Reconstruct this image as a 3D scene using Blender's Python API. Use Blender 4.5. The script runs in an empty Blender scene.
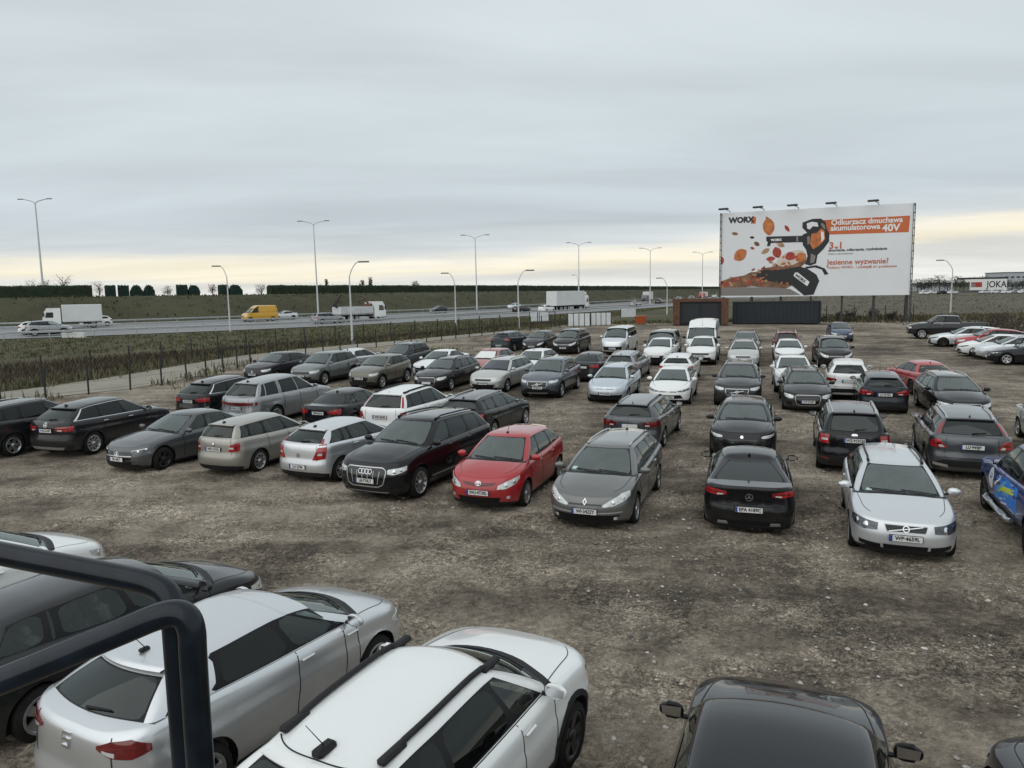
import bpy, bmesh, math, random
import numpy as np
from mathutils import Vector, Matrix

random.seed(7)
PI = math.pi
SC = bpy.context.scene
COL = SC.collection

# ------------------------------------------------------------------ camera model
CF, CP, CR, CH = 750.0, 0.12075, 0.016, 4.882      # focal px, pitch, roll, height


def ray(px, py):
    c, s = math.cos(CR), math.sin(CR)
    u, v = px - 512.0, py - 384.0
    uu, vv = u * c - v * s, u * s + v * c
    return np.array([uu, math.cos(CP) * CF - math.sin(CP) * vv, -math.sin(CP) * CF - math.cos(CP) * vv])


def lotz(y):
    return min(1.05, max(0.0, (y - 28.0) * 0.0175))


def at(px, py, z=0.0):
    """point of the sloping car park (raised by z) seen at a pixel"""
    d = ray(px, py)
    g = 0.0
    for _ in range(12):
        p = d * ((g + z - CH) / d[2])
        g = lotz(p[1])
    return float(p[0]), float(p[1]), g


def atz(px, py, z):
    d = ray(px, py)
    p = d * ((z - CH) / d[2])
    return float(p[0]), float(p[1]), z


def atdepth(px, py, depth):
    """point at a given horizontal distance along +Y"""
    d = ray(px, py)
    p = d * (depth / d[1])
    return float(p[0]), float(p[1]), float(p[2] + CH)


# ------------------------------------------------------------------ object helpers
def tag(o, label=None, cat=None, group=None, kind=None):
    if label: o['label'] = label
    if cat: o['category'] = cat
    if group: o['group'] = group
    if kind: o['kind'] = kind
    return o


def empty(name, loc=(0, 0, 0), rz=0.0, rx=0.0):
    o = bpy.data.objects.new(name, None)
    o.empty_display_size = 0.3
    COL.objects.link(o)
    o.location = loc
    o.rotation_euler = (rx, 0, rz)
    return o


def link(name, me, parent=None):
    o = bpy.data.objects.new(name, me)
    COL.objects.link(o)
    if parent: o.parent = parent
    return o


class MB:
    """collects verts / faces with material slots, builds ONE mesh"""

    def __init__(s):
        s.v, s.f, s.m, s.sm = [], [], [], []

    def add(s, verts, faces, m=0, smooth=True):
        b = len(s.v)
        s.v += [tuple(map(float, p)) for p in verts]
        s.f += [tuple(b + i for i in f) for f in faces]
        if isinstance(m, (list, tuple, np.ndarray)):
            s.m += [int(q) for q in m]
        else:
            s.m += [m] * len(faces)
        s.sm += [smooth] * len(faces)
        return s

    def grid(s, P, m=0, smooth=True, wrap=False):
        P = np.asarray(P)
        n, k = P.shape[:2]
        F = []
        for i in range(n if wrap else n - 1):
            j2 = (i + 1) % n
            for j in range(k - 1):
                F.append((i * k + j, i * k + j + 1, j2 * k + j + 1, j2 * k + j))
        return s.add(P.reshape(-1, 3), F, m, smooth)

    def box(s, c, d, m=0, rz=0.0, bev=0.0, M=None):
        hx, hy, hz = d[0] / 2, d[1] / 2, d[2] / 2
        if bev <= 0:
            V = [(x, y, z) for z in (-hz, hz) for y in (-hy, hy) for x in (-hx, hx)]
            F = [(0, 2, 3, 1), (4, 5, 7, 6), (0, 1, 5, 4), (2, 6, 7, 3), (0, 4, 6, 2), (1, 3, 7, 5)]
        else:
            b = min(bev, hx * .9, hy * .9, hz * .9)
            V, F = [], []
            idx = {}
            for sx in (-1, 1):
                for sy in (-1, 1):
                    for sz in (-1, 1):
                        for ax in range(3):
                            p = [sx * (hx - b), sy * (hy - b), sz * (hz - b)]
                            p[ax] = (sx * hx, sy * hy, sz * hz)[ax]
                            idx[(sx, sy, sz, ax)] = len(V)
                            V.append(tuple(p))
            for ax in range(3):
                for sg in (-1, 1):
                    o1, o2 = [a for a in range(3) if a != ax]
                    q = []
                    for a, b2 in ((-1, -1), (1, -1), (1, 1), (-1, 1)):
                        t = [0, 0, 0]; t[ax] = sg; t[o1] = a; t[o2] = b2
                        q.append(idx[(t[0], t[1], t[2], ax)])
                    F.append(tuple(q))
            for ax in range(3):          # edges
                o1, o2 = [a for a in range(3) if a != ax]
                for a in (-1, 1):
                    for b2 in (-1, 1):
                        q = []
                        for e, face in ((-1, o1), (1, o1), (1, o2), (-1, o2)):
                            t = [0, 0, 0]; t[ax] = e; t[o1] = a; t[o2] = b2
                            q.append(idx[(t[0], t[1], t[2], face)])
                        F.append(tuple(q))
            for sx in (-1, 1):
                for sy in (-1, 1):
                    for sz in (-1, 1):
                        F.append(tuple(idx[(sx, sy, sz, a)] for a in range(3)))
        c_, s_ = math.cos(rz), math.sin(rz)
        V2 = []
        for x, y, z in V:
            if M is not None:
                p = M @ Vector((x, y, z)); x, y, z = p
                V2.append((x + c[0], y + c[1], z + c[2]))
            else:
                V2.append((c[0] + x * c_ - y * s_, c[1] + x * s_ + y * c_, c[2] + z))
        V2 = np.array(V2)
        ctr = V2.mean(0)
        F2 = []
        for f in F:
            p = V2[list(f)]
            n = np.cross(p[1] - p[0], p[2] - p[0])
            F2.append(f if np.dot(n, p.mean(0) - ctr) >= 0 else f[::-1])
        return s.add(V2, F2, m, False)

    def tube(s, pts, r, m=0, n=8, caps=True):
        P = [Vector(p) for p in pts]
        R = r if isinstance(r, (list, tuple)) else [r] * len(P)
        rings = []
        up = None
        for i, p in enumerate(P):
            t = (P[min(i + 1, len(P) - 1)] - P[max(i - 1, 0)]).normalized()
            if up is None:
                up = Vector((0, 0, 1)) if abs(t.z) < .9 else Vector((0, 1, 0))
            x = t.cross(up).normalized(); up2 = x.cross(t).normalized(); up = up2
            rings.append([p + (x * math.cos(2 * PI * k / n) + up2 * math.sin(2 * PI * k / n)) * R[i] for k in range(n)])
        b = len(s.v)
        V = [q for rg in rings for q in rg]
        F = []
        for i in range(len(P) - 1):
            for k in range(n):
                k2 = (k + 1) % n
                F.append((i * n + k, i * n + k2, (i + 1) * n + k2, (i + 1) * n + k))
        s.add(V, F, m, True)
        if caps:
            s.add(rings[0], [tuple(range(n))], m, False)
            s.add(rings[-1], [tuple(range(n - 1, -1, -1))], m, False)
        return s

    def lathe(s, prof, axis='x', c=(0, 0, 0), n=24, m=0):
        """prof: (radius, height) ; axis x -> wheel-like"""
        V = []
        for k in range(n):
            a = 2 * PI * k / n
            for r, h in prof:
                if axis == 'x':
                    V.append((c[0] + h, c[1] + r * math.cos(a), c[2] + r * math.sin(a)))
                else:
                    V.append((c[0] + r * math.cos(a), c[1] + r * math.sin(a), c[2] + h))
        K = len(prof)
        F = []
        for k in range(n):
            k2 = (k + 1) % n
            for j in range(K - 1):
                F.append((k * K + j, k2 * K + j, k2 * K + j + 1, k * K + j + 1))
        return s.add(V, F, m, True)

    def prism(s, poly, z0, z1, m=0, smooth=False):
        n = len(poly)
        V = [(x, y, z0) for x, y in poly] + [(x, y, z1) for x, y in poly]
        F = [tuple(range(n - 1, -1, -1)), tuple(range(n, 2 * n))]
        for i in range(n):
            j = (i + 1) % n
            F.append((i, j, n + j, n + i))
        return s.add(V, F, m, smooth)

    def orient(s, ref):
        ref = np.array(ref, float)
        V = np.array(s.v)
        for i, f in enumerate(s.f):
            p = V[list(f)]
            n = np.cross(p[2] - p[0], p[-1] - p[1]) if len(f) > 3 else np.cross(p[1] - p[0], p[2] - p[0])
            if np.dot(n, p.mean(0) - ref) < 0:
                s.f[i] = f[::-1]
        return s

    def mesh(s, name, mats):
        me = bpy.data.meshes.new(name)
        me.from_pydata(s.v, [], s.f)
        for mt in mats: me.materials.append(mt)
        me.polygons.foreach_set('material_index', s.m)
        me.polygons.foreach_set('use_smooth', s.sm)
        me.update()
        return me

    def build(s, name, mats, parent=None):
        if not isinstance(mats, (list, tuple)): mats = [mats]
        return link(name, s.mesh(name, mats), parent)


def mono(xs, ys):
    xs, ys = np.array(xs, float), np.array(ys, float)
    h = np.diff(xs); d = np.diff(ys) / h
    m = np.zeros(len(xs))
    m[0], m[-1] = d[0], d[-1]
    for i in range(1, len(xs) - 1):
        m[i] = 0 if d[i - 1] * d[i] <= 0 else 2 * d[i - 1] * d[i] / (d[i - 1] + d[i])

    def f(x):
        x = np.clip(np.asarray(x, float), xs[0], xs[-1])
        i = np.clip(np.searchsorted(xs, x) - 1, 0, len(xs) - 2)
        t = (x - xs[i]) / h[i]
        return ((1 + 2 * t) * (1 - t) ** 2 * ys[i] + t * (1 - t) ** 2 * h[i] * m[i]
                + t * t * (3 - 2 * t) * ys[i + 1] + t * t * (t - 1) * h[i] * m[i + 1])
    return f


def sstep(x, a, b):
    t = np.clip((np.asarray(x, float) - a) / (b - a), 0, 1)
    return t * t * (3 - 2 * t)


# ------------------------------------------------------------------ materials
MAT = {}


def nmat(name):
    m = bpy.data.materials.new(name)
    m.use_nodes = True
    nt = m.node_tree
    nt.nodes.clear()
    out = nt.nodes.new('ShaderNodeOutputMaterial')
    return m, nt, out


def N(nt, t, **k):
    n = nt.nodes.new(t)
    for a, b in k.items():
        if a.startswith('i_'):
            n.inputs[a[2:].replace('_', ' ')].default_value = b
        else:
            setattr(n, a, b)
    return n


def ramp(nt, fac, stops):
    r = nt.nodes.new('ShaderNodeValToRGB')
    e = r.color_ramp.elements
    while len(e) < len(stops): e.new(0.5)
    for q, (p, c) in zip(e, stops):
        q.position = p
        q.color = (*c, 1) if len(c) == 3 else c
    nt.links.new(fac, r.inputs[0])
    return r


def simple(name, col, rough=0.5, metal=0.0, coat=0.0, noise=0.0, nscale=6.0, spec=0.5):
    if name in MAT: return MAT[name]
    m, nt, out = nmat(name)
    p = N(nt, 'ShaderNodeBsdfPrincipled')
    p.inputs['Roughness'].default_value = rough
    p.inputs['Metallic'].default_value = metal
    p.inputs['Coat Weight'].default_value = coat
    p.inputs['Specular IOR Level'].default_value = spec
    if noise > 0:
        tc = N(nt, 'ShaderNodeTexCoord')
        nz = N(nt, 'ShaderNodeTexNoise'); nz.inputs['Scale'].default_value = nscale; nz.inputs['Detail'].default_value = 5
        nt.links.new(tc.outputs['Object'], nz.inputs['Vector'])
        r = ramp(nt, nz.outputs['Fac'], [(.3, tuple(c * (1 - noise) for c in col)), (.7, tuple(min(1, c * (1 + noise)) for c in col))])
        nt.links.new(r.outputs[0], p.inputs['Base Color'])
    else:
        p.inputs['Base Color'].default_value = (*col, 1)
    nt.links.new(p.outputs[0], out.inputs[0])
    MAT[name] = m
    return m


def paint(key, col, metal=0.0, rough=0.3, dirt=0.5):
    nm = 'paint_' + key
    if nm in MAT: return MAT[nm]
    m, nt, out = nmat(nm)
    p = N(nt, 'ShaderNodeBsdfPrincipled')
    tc = N(nt, 'ShaderNodeTexCoord')
    sep = N(nt, 'ShaderNodeSeparateXYZ')
    nt.links.new(tc.outputs['Object'], sep.inputs[0])
    nz = N(nt, 'ShaderNodeTexNoise'); nz.inputs['Scale'].default_value = 3.5; nz.inputs['Detail'].default_value = 6; nz.inputs['Roughness'].default_value = .65
    nt.links.new(tc.outputs['Object'], nz.inputs['Vector'])
    # road grime thrown up along the sills and bumpers
    mr = N(nt, 'ShaderNodeMapRange'); mr.inputs[1].default_value = .75; mr.inputs[2].default_value = .18; mr.inputs[3].default_value = 0; mr.inputs[4].default_value = 1
    nt.links.new(sep.outputs['Z'], mr.inputs[0])
    mu = N(nt, 'ShaderNodeMath', operation='MULTIPLY'); nt.links.new(mr.outputs[0], mu.inputs[0]); nt.links.new(nz.outputs['Fac'], mu.inputs[1])
    mu2 = N(nt, 'ShaderNodeMath', operation='MULTIPLY'); nt.links.new(mu.outputs[0], mu2.inputs[0]); mu2.inputs[1].default_value = dirt * 1.6
    # thin film of dust everywhere
    nz2 = N(nt, 'ShaderNodeTexNoise'); nz2.inputs['Scale'].default_value = 9; nz2.inputs['Detail'].default_value = 8
    nt.links.new(tc.outputs['Object'], nz2.inputs['Vector'])
    r2 = ramp(nt, nz2.outputs['Fac'], [(.45, (.0,) * 3), (.8, (.06 * dirt,) * 3)])
    ad = N(nt, 'ShaderNodeMath', operation='ADD', use_clamp=True); nt.links.new(mu2.outputs[0], ad.inputs[0]); nt.links.new(r2.outputs[0], ad.inputs[1])
    mx = N(nt, 'ShaderNodeMix', data_type='RGBA')
    nt.links.new(ad.outputs[0], mx.inputs[0])
    mx.inputs[6].default_value = (*col, 1); mx.inputs[7].default_value = (.10, .092, .078, 1)
    nt.links.new(mx.outputs[2], p.inputs['Base Color'])
    ro = N(nt, 'ShaderNodeMapRange'); nt.links.new(ad.outputs[0], ro.inputs[0])
    ro.inputs[3].default_value = rough; ro.inputs[4].default_value = .75
    nt.links.new(ro.outputs[0], p.inputs['Roughness'])
    mm = N(nt, 'ShaderNodeMapRange'); nt.links.new(ad.outputs[0], mm.inputs[0]); mm.inputs[3].default_value = metal; mm.inputs[4].default_value = 0
    nt.links.new(mm.outputs[0], p.inputs['Metallic'])
    cw = N(nt, 'ShaderNodeMapRange'); nt.links.new(ad.outputs[0], cw.inputs[0]); cw.inputs[3].default_value = .9; cw.inputs[4].default_value = .1
    nt.links.new(cw.outputs[0], p.inputs['Coat Weight'])
    p.inputs['Coat Roughness'].default_value = .04
    p.inputs['Coat IOR'].default_value = 1.38 if max(col) < .06 else 1.5
    p.inputs['Specular IOR Level'].default_value = .15 if max(col) < .06 else .5
    nt.links.new(p.outputs[0], out.inputs[0])
    MAT[nm] = m
    return m


def glass(name, tint, dust, dustcol=(.30, .34, .33), ior=1.75):
    if name in MAT: return MAT[name]
    m, nt, out = nmat(name)
    tr = N(nt, 'ShaderNodeBsdfTransparent'); tr.inputs[0].default_value = (*tint, 1)
    gl = N(nt, 'ShaderNodeBsdfGlossy'); gl.inputs['Roughness'].default_value = .03; gl.inputs[0].default_value = (.9, .97, .95, 1)
    df = N(nt, 'ShaderNodeBsdfDiffuse'); df.inputs[0].default_value = (*dustcol, 1)
    tc = N(nt, 'ShaderNodeTexCoord')
    nz = N(nt, 'ShaderNodeTexNoise'); nz.inputs['Scale'].default_value = 4; nz.inputs['Detail'].default_value = 6
    nt.links.new(tc.outputs['Object'], nz.inputs['Vector'])
    mr = N(nt, 'ShaderNodeMapRange'); nt.links.new(nz.outputs['Fac'], mr.inputs[0]); mr.inputs[1].default_value = .3; mr.inputs[2].default_value = .7
    mr.inputs[3].default_value = dust * .6; mr.inputs[4].default_value = dust * 1.3
    m1 = N(nt, 'ShaderNodeMixShader'); nt.links.new(mr.outputs[0], m1.inputs[0]); nt.links.new(tr.outputs[0], m1.inputs[1]); nt.links.new(df.outputs[0], m1.inputs[2])
    fr = N(nt, 'ShaderNodeFresnel'); fr.inputs[0].default_value = ior
    m2 = N(nt, 'ShaderNodeMixShader'); nt.links.new(fr.outputs[0], m2.inputs[0]); nt.links.new(m1.outputs[0], m2.inputs[1]); nt.links.new(gl.outputs[0], m2.inputs[2])
    nt.links.new(m2.outputs[0], out.inputs[0])
    MAT[name] = m
    return m


GL_CLEAR = glass('window_glass', (.72, .79, .77), .07, (.34, .39, .38), ior=2.15)
GL_SIDE = glass('side_glass', (.58, .66, .63), .02, (.26, .31, .30), ior=1.55)
GL_DARK = glass('privacy_glass', (.04, .045, .05), .012, (.2, .21, .21), ior=1.45)
GL_REAR = glass('rear_glass', (.10, .115, .115), .02, (.25, .28, .28), ior=1.62)
TRIM = simple('black_trim', (.008, .008, .009), .45, spec=.25)
PLAST = simple('grey_plastic', (.017, .017, .018), .65, spec=.3, noise=.3, nscale=5)
GLOSSB = simple('gloss_black', (.006, .006, .007), .12, coat=.5)
CHROME = simple('chrome', (.75, .76, .78), .18, 1.0)
SATIN = simple('satin_silver', (.55, .56, .57), .38, .8)
RUBBER = simple('rubber', (.013, .0125, .012), .85, spec=.2, noise=.35, nscale=8)
RIMS = simple('rim_silver', (.42, .43, .44), .35, .85, noise=.2, nscale=9)
RIMD = simple('rim_dark', (.03, .03, .032), .35, .5)
REDL = simple('red_lens', (.33, .010, .014), .15, coat=1.0, noise=.45, nscale=9)
REDD = simple('dark_red_lens', (.13, .006, .008), .12, coat=1.0, noise=.3, nscale=14)
CLEARL = simple('white_lens', (.62, .64, .62), .2, .25, coat=1.0, noise=.22, nscale=16)
DARKL = simple('smoked_lens', (.07, .075, .08), .12, .4, coat=1.0, noise=.5, nscale=16)
BULB = simple('lamp_reflector', (.75, .77, .78), .12, 1.0)
ORANGE = simple('amber_lens', (.6, .17, .02), .2, coat=1.0)
PLATEW = simple('plate_white', (.68, .68, .66), .45, noise=.06, nscale=20)
PLATEB = simple('plate_blue', (.02, .05, .28), .5)
INK = simple('plate_ink', (.01, .01, .01), .6)
INTER = simple('cabin_trim', (.10, .10, .10), .8)
SEATM = simple('seat_fabric', (.24, .24, .235), .9, noise=.25, nscale=10)
UNDER = simple('underbody', (.008, .008, .008), .9)
WHITEP = simple('white_card', (.75, .76, .74), .6)
# ------------------------------------------------------------------ car builder
def resamp(pts, n):
    pts = np.array(pts, float)
    d = np.concatenate([[0], np.cumsum(np.hypot(*np.diff(pts, axis=0).T))])
    t = np.linspace(0, d[-1], n)
    return np.stack([np.interp(t, d, pts[:, k]) for k in range(2)], 1)


DEF = dict(L=4.3, W=1.78, H=1.48, wb=2.62, foh=.88, wr=.32, z0=.2, nose=.70, cowl=.97, belt=.99, beltR=1.03, tail=1.0,
           xc=1.12, xh=1.95, xt=3.75, xr=4.12, zh=None, zt=None, pk=.45, yr=.56, yrR=.53, bow=.2, bowR=.12,
           pill=((2.18, 2.3), (3.15, 3.1)), glass=(1, 1, 2), rear='glass', di=.085, crown=.075, Lf=.78, nf=2.5, Lr=.5, nr=3.0,
           df=((0, .09), (.12, .03), (.3, 0), (.5, .0), (.72, .025), (.88, .065), (.95, .10), (1, .16)),
           ds=((0, .075), (.1, .04), (.22, .020), (.34, .018), (.50, .001), (.64, .0), (.70, .015), (.76, .018), (.86, .024), (.95, .045), (1, None)),
           dr=((0, .10), (.12, .03), (.3, 0), (.42, .0), (.48, .035), (.8, .05), (.93, .07), (1, .12)),
           flare=.018, spokes=5, rim='s', rails=None, clad=False, antenna='fin', mirror='p', chrome=False, spoiler=True,
           hl=None, tl=None, grille=None, extras=(), hlm='clear', tlm='red', plF=.48, plR=.80, doors=4, deckm=None, vlo=.06, roofm=None)


class Shape:
    def __init__(c, sp):
        c.p = p = dict(DEF); p.update(sp)
        L, W = p['L'], p['W']
        Wh = W / 2
        if p['zh'] is None: p['zh'] = p['H'] - .05
        if p['zt'] is None: p['zt'] = p['H'] - .09
        ph = np.linspace(0, PI / 2, 60)
        fy = Wh * np.sin(ph) ** (2 / p['nf']); fs = p['Lf'] * (1 - np.cos(ph) ** (2 / p['nf']))
        ry = Wh * np.sin(ph[::-1]) ** (2 / p['nr']); rs = L - p['Lr'] * (1 - np.cos(ph[::-1]) ** (2 / p['nr']))
        ms = np.linspace(p['Lf'], L - p['Lr'], 40)[1:-1]
        S = np.concatenate([fs, ms, rs]); Y = np.concatenate([fy, np.full(len(ms), Wh), ry])
        Y = Y * (1 - .035 * ((S - .52 * L) / (.5 * L)) ** 2)
        a = np.concatenate([[0], np.cumsum(np.hypot(np.diff(S), np.diff(Y)))])
        c.A = a[-1]
        aa = np.linspace(0, c.A, 900)
        c.aa = aa; c.S = np.interp(aa, a, S); c.Y = np.interp(aa, a, Y)
        k = np.ones(9) / 9
        ts = np.gradient(c.S, aa); ty = np.gradient(c.Y, aa)
        pad = lambda q, s0: np.convolve(np.concatenate([q[4:0:-1] * s0, q, q[-2:-6:-1] * s0]), k, 'valid')
        ts = pad(ts, -1.0); ty = pad(ty, 1.0)
        ln = np.hypot(ts, ty)
        c.ns = -ty / ln; c.ny = ts / ln            # outward plan normal (s,y)
        c.df = mono(*zip(*p['df'])); c.dr = mono(*zip(*p['dr']))
        ds = [(t, p['di'] if d is None else d) for t, d in p['ds']]
        c.dsd = mono(*zip(*ds))
        sE = p['xc'] + p['bow']; sR = p['xr'] - p['bowR']
        c.sE, c.sR = sE, sR
        c.zs = mono([0, .35 * sE, .75 * sE, sE + .1, .5 * (sE + sR), sR, L], [p['nose'] - .03, p['nose'] + .45 * (p['cowl'] - p['nose']), p['nose'] + .87 * (p['cowl'] - p['nose']), p['cowl'], p['belt'], p['beltR'], p['tail']])
        c.yref = Wh - p['di']
        c.crn = mono([0, .6, sE, sR, L], [.02, p['crown'] * .7, p['crown'], .04, .02])
        c.wf = 1 - sstep(c.S, .06, p['Lf'] * .85)
        c.wr_ = sstep(c.S, L - p['Lr'] * .85, L - .06)
        # fixed-point for top ring z (depends on inset top edge)
        dtop = c.wf * c.df(1.) + c.wr_ * c.dr(1.) + (1 - c.wf - c.wr_) * c.dsd(1.)
        st = c.S - c.ns * dtop; yt = np.maximum(0, c.Y - c.ny * dtop)
        c.ztop = c.zs(st) + c.crn(st) * (1 - (yt / c.yref) ** 2)
        c.st, c.yt = st, yt
        # top edge half width as function of s
        o = np.argsort(st)
        c.ye = lambda s: np.interp(s, st[o], yt[o])
        # roof
        pk = p['xh'] + p['pk']
        c.zr = mono([p['xh'] - .6, p['xh'], pk, .5 * (pk + p['xt']) + .1, p['xt'], p['xt'] + .8], [p['zh'] - .20, p['zh'], p['H'], p['H'] - .25 * (p['H'] - p['zt']), p['zt'], p['zt'] - .25 * max(.1, (p['H'] - p['zt']) * 4)])
        c.rcr = .055
        c._green()

    def i(c, q, a): return np.interp(a, c.aa, q)

    def afs(c, s): return np.interp(s, c.S, c.aa)

    def inset(c, a, t, z):
        wf, wr = c.i(c.wf, a), c.i(c.wr_, a)
        p = c.p
        t = np.clip(t, 0, 1)
        d = wf * c.df(t) + wr * c.dr(t) + (1 - wf - wr) * c.dsd(t)
        s = c.i(c.S, a)
        fl = 0
        for sw in (p['foh'], p['foh'] + p['wb']):
            fl = fl + p['flare'] * np.exp(-((s - sw) / .42) ** 2) * np.exp(-((z - p['wr'] - .2) / .3) ** 2)
        return d - fl

    def low(c, a, z):
        """body side point(s): signed a, height z -> car coords (s,y,z)"""
        a = np.asarray(a, float); z = np.asarray(z, float)
        sg = np.where(a < 0, -1., 1.); b = np.abs(a)
        zt = c.i(c.ztop, b)
        t = (z - c.p['z0']) / (zt - c.p['z0'])
        d = c.inset(b, t, z)
        s = c.i(c.S, b) - c.i(c.ns, b) * d
        y = np.maximum(0, c.i(c.Y, b) - c.i(c.ny, b) * d)
        return np.stack([s, sg * y, z + 0 * a], -1)

    def W3(c, P):
        P = np.asarray(P, float)
        return np.stack([P[..., 1], c.p['L'] / 2 - P[..., 0], P[..., 2]], -1)

    def zdeck(c, s, y):
        r = np.abs(y) / c.yref
        dome = .013 * sstep(.60 - r, -.05, .05) * sstep(s, .22, .55) * (1 - sstep(s, c.sE - .35, c.sE - .08))
        return c.zs(s) + c.crn(s) * (1 - (y / c.yref) ** 2) + dome

    # ---- greenhouse curves
    def _green(c):
        p = c.p; sE, sR = c.sE, c.sR
        g = .014
        def ybase(s): return c.ye(s) - g
        n = 24
        yA = ybase(sE) - .055; yD = ybase(sR) - .05
        bs, by, ts, ty, cc = [], [], [], [], []
        yr, yrR = p['yr'], p['yrR']
        bt = p.get('bt', .16)
        xhE = p['xh'] + bt; xtE = p['xt'] - .10
        ycorn = yr - .05
        q = np.linspace(0, 1, n)
        bs.append(sE - p['bow'] * (1 - (q * yA / c.yref) ** 2)); by.append(q * yA)
        ts.append(p['xh'] + bt * q ** 2); ty.append(q * ycorn); cc.append(q)
        s2, t2 = sE + .10, xhE + .10
        pl = [(s2, t2)] + list(p['pill']) + [(sR - .08, xtE - .08)]
        c.pn = len(pl)
        # corner 1->2
        q = np.linspace(0, 1, 9)[1:-1]
        def corner(P0, P1, ctrl, q):
            return [(1 - q) ** 2 * P0[k] + 2 * q * (1 - q) * ctrl[k] + q * q * P1[k] for k in (0, 1)]
        sA = bs[0][-1]
        a_ = corner((sA, yA), (s2, ybase(s2)), (sE - .0, ybase(sE) - .004), q)
        b_ = corner((xhE, ycorn), (t2, yr), (xhE + .02, yr - .008), q)
        bs.append(a_[0]); by.append(a_[1]); ts.append(b_[0]); ty.append(b_[1]); cc.append(1 + q)
        # sides
        q = np.linspace(0, 1, 70)
        kk = np.linspace(0, 1, len(pl))
        S_ = np.interp(q, kk, [v[0] for v in pl]); T_ = np.interp(q, kk, [v[1] for v in pl])
        yro = mono([t2, .5 * (t2 + xtE), xtE], [yr, yr - .25 * (yr - yrR) + .012, yrR])
        bs.append(S_); by.append(ybase(S_)); ts.append(T_); ty.append(yro(T_)); cc.append(2 + q)
        # rear corner
        q = np.linspace(0, 1, 9)[1:-1]
        ycR = yrR - .05
        sD = sR + p['bowR'] * (1 - (yD / c.yref) ** 2)
        a_ = corner((S_[-1], by[-1][-1]), (sD, yD), (sR, ybase(sR) - .004), q)
        b_ = corner((T_[-1], ty[-1][-1]), (xtE, ycR), (xtE - .02, yrR - .006), q)
        bs.append(a_[0]); by.append(a_[1]); ts.append(b_[0]); ty.append(b_[1]); cc.append(3 + q)
        q = np.linspace(0, 1, n)
        yy = yD * (1 - q)
        bs.append(sR + p['bowR'] * (1 - (yy / c.yref) ** 2)); by.append(yy)
        ts.append(xtE + .10 * (1 - ((1 - q)) ** 2)); ty.append(ycR * (1 - q)); cc.append(4 + q)
        c.gc = np.concatenate(cc); c.bs = np.concatenate(bs); c.by = np.concatenate(by)
        c.ts = np.concatenate(ts); c.ty = np.concatenate(ty)
        c.bz = c.zdeck(c.bs, c.by) - .006
        c.tz = c.zr(c.ts) - c.rcr * (c.ty / yr) ** 2 - .012
        # inward direction for the cant rail
        ix = np.interp(c.gc, [0, 1, 2, 3, 4, 5], [1, .8, 0, 0, -.8, -1]); iy = np.interp(c.gc, [0, 1, 2, 3, 4, 5], [0, -.3, -1, -1, -.3, 0])
        ln = np.hypot(ix, iy); c.ix, c.iy = ix / ln, iy / ln

    def green(c, k, v):
        """greenhouse point: column k in [-5,5], v 0 base .. 1 corner .. 1.1 roof edge"""
        k = np.asarray(k, float); v = np.asarray(v, float)
        sg = np.where(k < 0, -1., 1.); b = np.abs(k)
        I = lambda q: np.interp(b, c.gc, q)
        B = np.stack([I(c.bs), I(c.by), I(c.bz)], -1); C = np.stack([I(c.ts), I(c.ty), I(c.tz)], -1)
        ix, iy = I(c.ix), I(c.iy)
        rc = .085
        Ts = C[..., 0] + ix * rc; Ty = np.maximum(0, C[..., 1] + iy * rc)
        T = np.stack([Ts, Ty, c.zr(Ts) - c.rcr * (Ty / c.p['yr']) ** 2], -1)
        vv = np.minimum(v, .93)[..., None]
        Q = B + (C - B) * .93
        bul = np.sin(np.clip(v / .93, 0, 1) * PI) * .028
        ob = np.stack([-ix, -iy, 0 * ix], -1)
        P = B + (C - B) * vv + ob * bul[..., None]
        w = np.clip((v - .93) / .17, 0, 1)[..., None]
        R = (1 - w) ** 2 * Q + 2 * w * (1 - w) * C + w * w * T
        P = np.where(v[..., None] > .93, R, P)
        P[..., 1] *= sg
        return P

    def normal(c, f, a, b, ea, eb):
        du = c.W3(f(a + ea, b)) - c.W3(f(a - ea, b)); dv = c.W3(f(a, b + eb)) - c.W3(f(a, b - eb))
        n = np.cross(du, dv); n /= np.maximum(1e-9, np.linalg.norm(n, axis=-1, keepdims=True))
        P = c.W3(f(a, b))
        out = np.sum(n * (P - np.array([0, 0, .55])), -1)
        return np.where(out[..., None] < 0, -n, n)


def patch(c, mb, lo, hi, mode='F', n=14, m=4, off=.006, thick=.02, mat=0, side=1):
    """conformal plate between two curves of (u, z) on the lower body; side=-1 mirrors"""
    a = resamp(lo, n); b = resamp(hi, n)
    w = np.linspace(0, 1, m)[None, :, None]
    G = a[:, None, :] * (1 - w) + b[:, None, :] * w
    f = c.low
    if mode == 'F': A = G[..., 0] * side
    elif mode == 'R': A = (c.A - np.abs(G[..., 0])) * np.where(G[..., 0] < 0, -1, 1) * side
    elif mode == 'S': A = c.afs(G[..., 0]) * side
    elif mode == 'G': A = G[..., 0] * side; f = c.green
    A = np.where(np.abs(A) < 1e-6, 1e-6, A)
    e = .004 if mode != 'G' else .01
    Nn = c.normal(f, A, G[..., 1], e, .004)
    P = c.W3(f(A, G[..., 1]))
    T = P + Nn * off
    mb.grid(T, mat)
    rim = np.concatenate([T[:, 0], T[-1, 1:], T[-2::-1, -1], T[0, -2:0:-1]])
    rb = np.concatenate([(P - Nn * thick)[:, 0], (P - Nn * thick)[-1, 1:], (P - Nn * thick)[-2::-1, -1], (P - Nn * thick)[0, -2:0:-1]])
    mb.grid(np.stack([rim, rb], 1), mat, wrap=True, smooth=False)
    return mb


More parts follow.
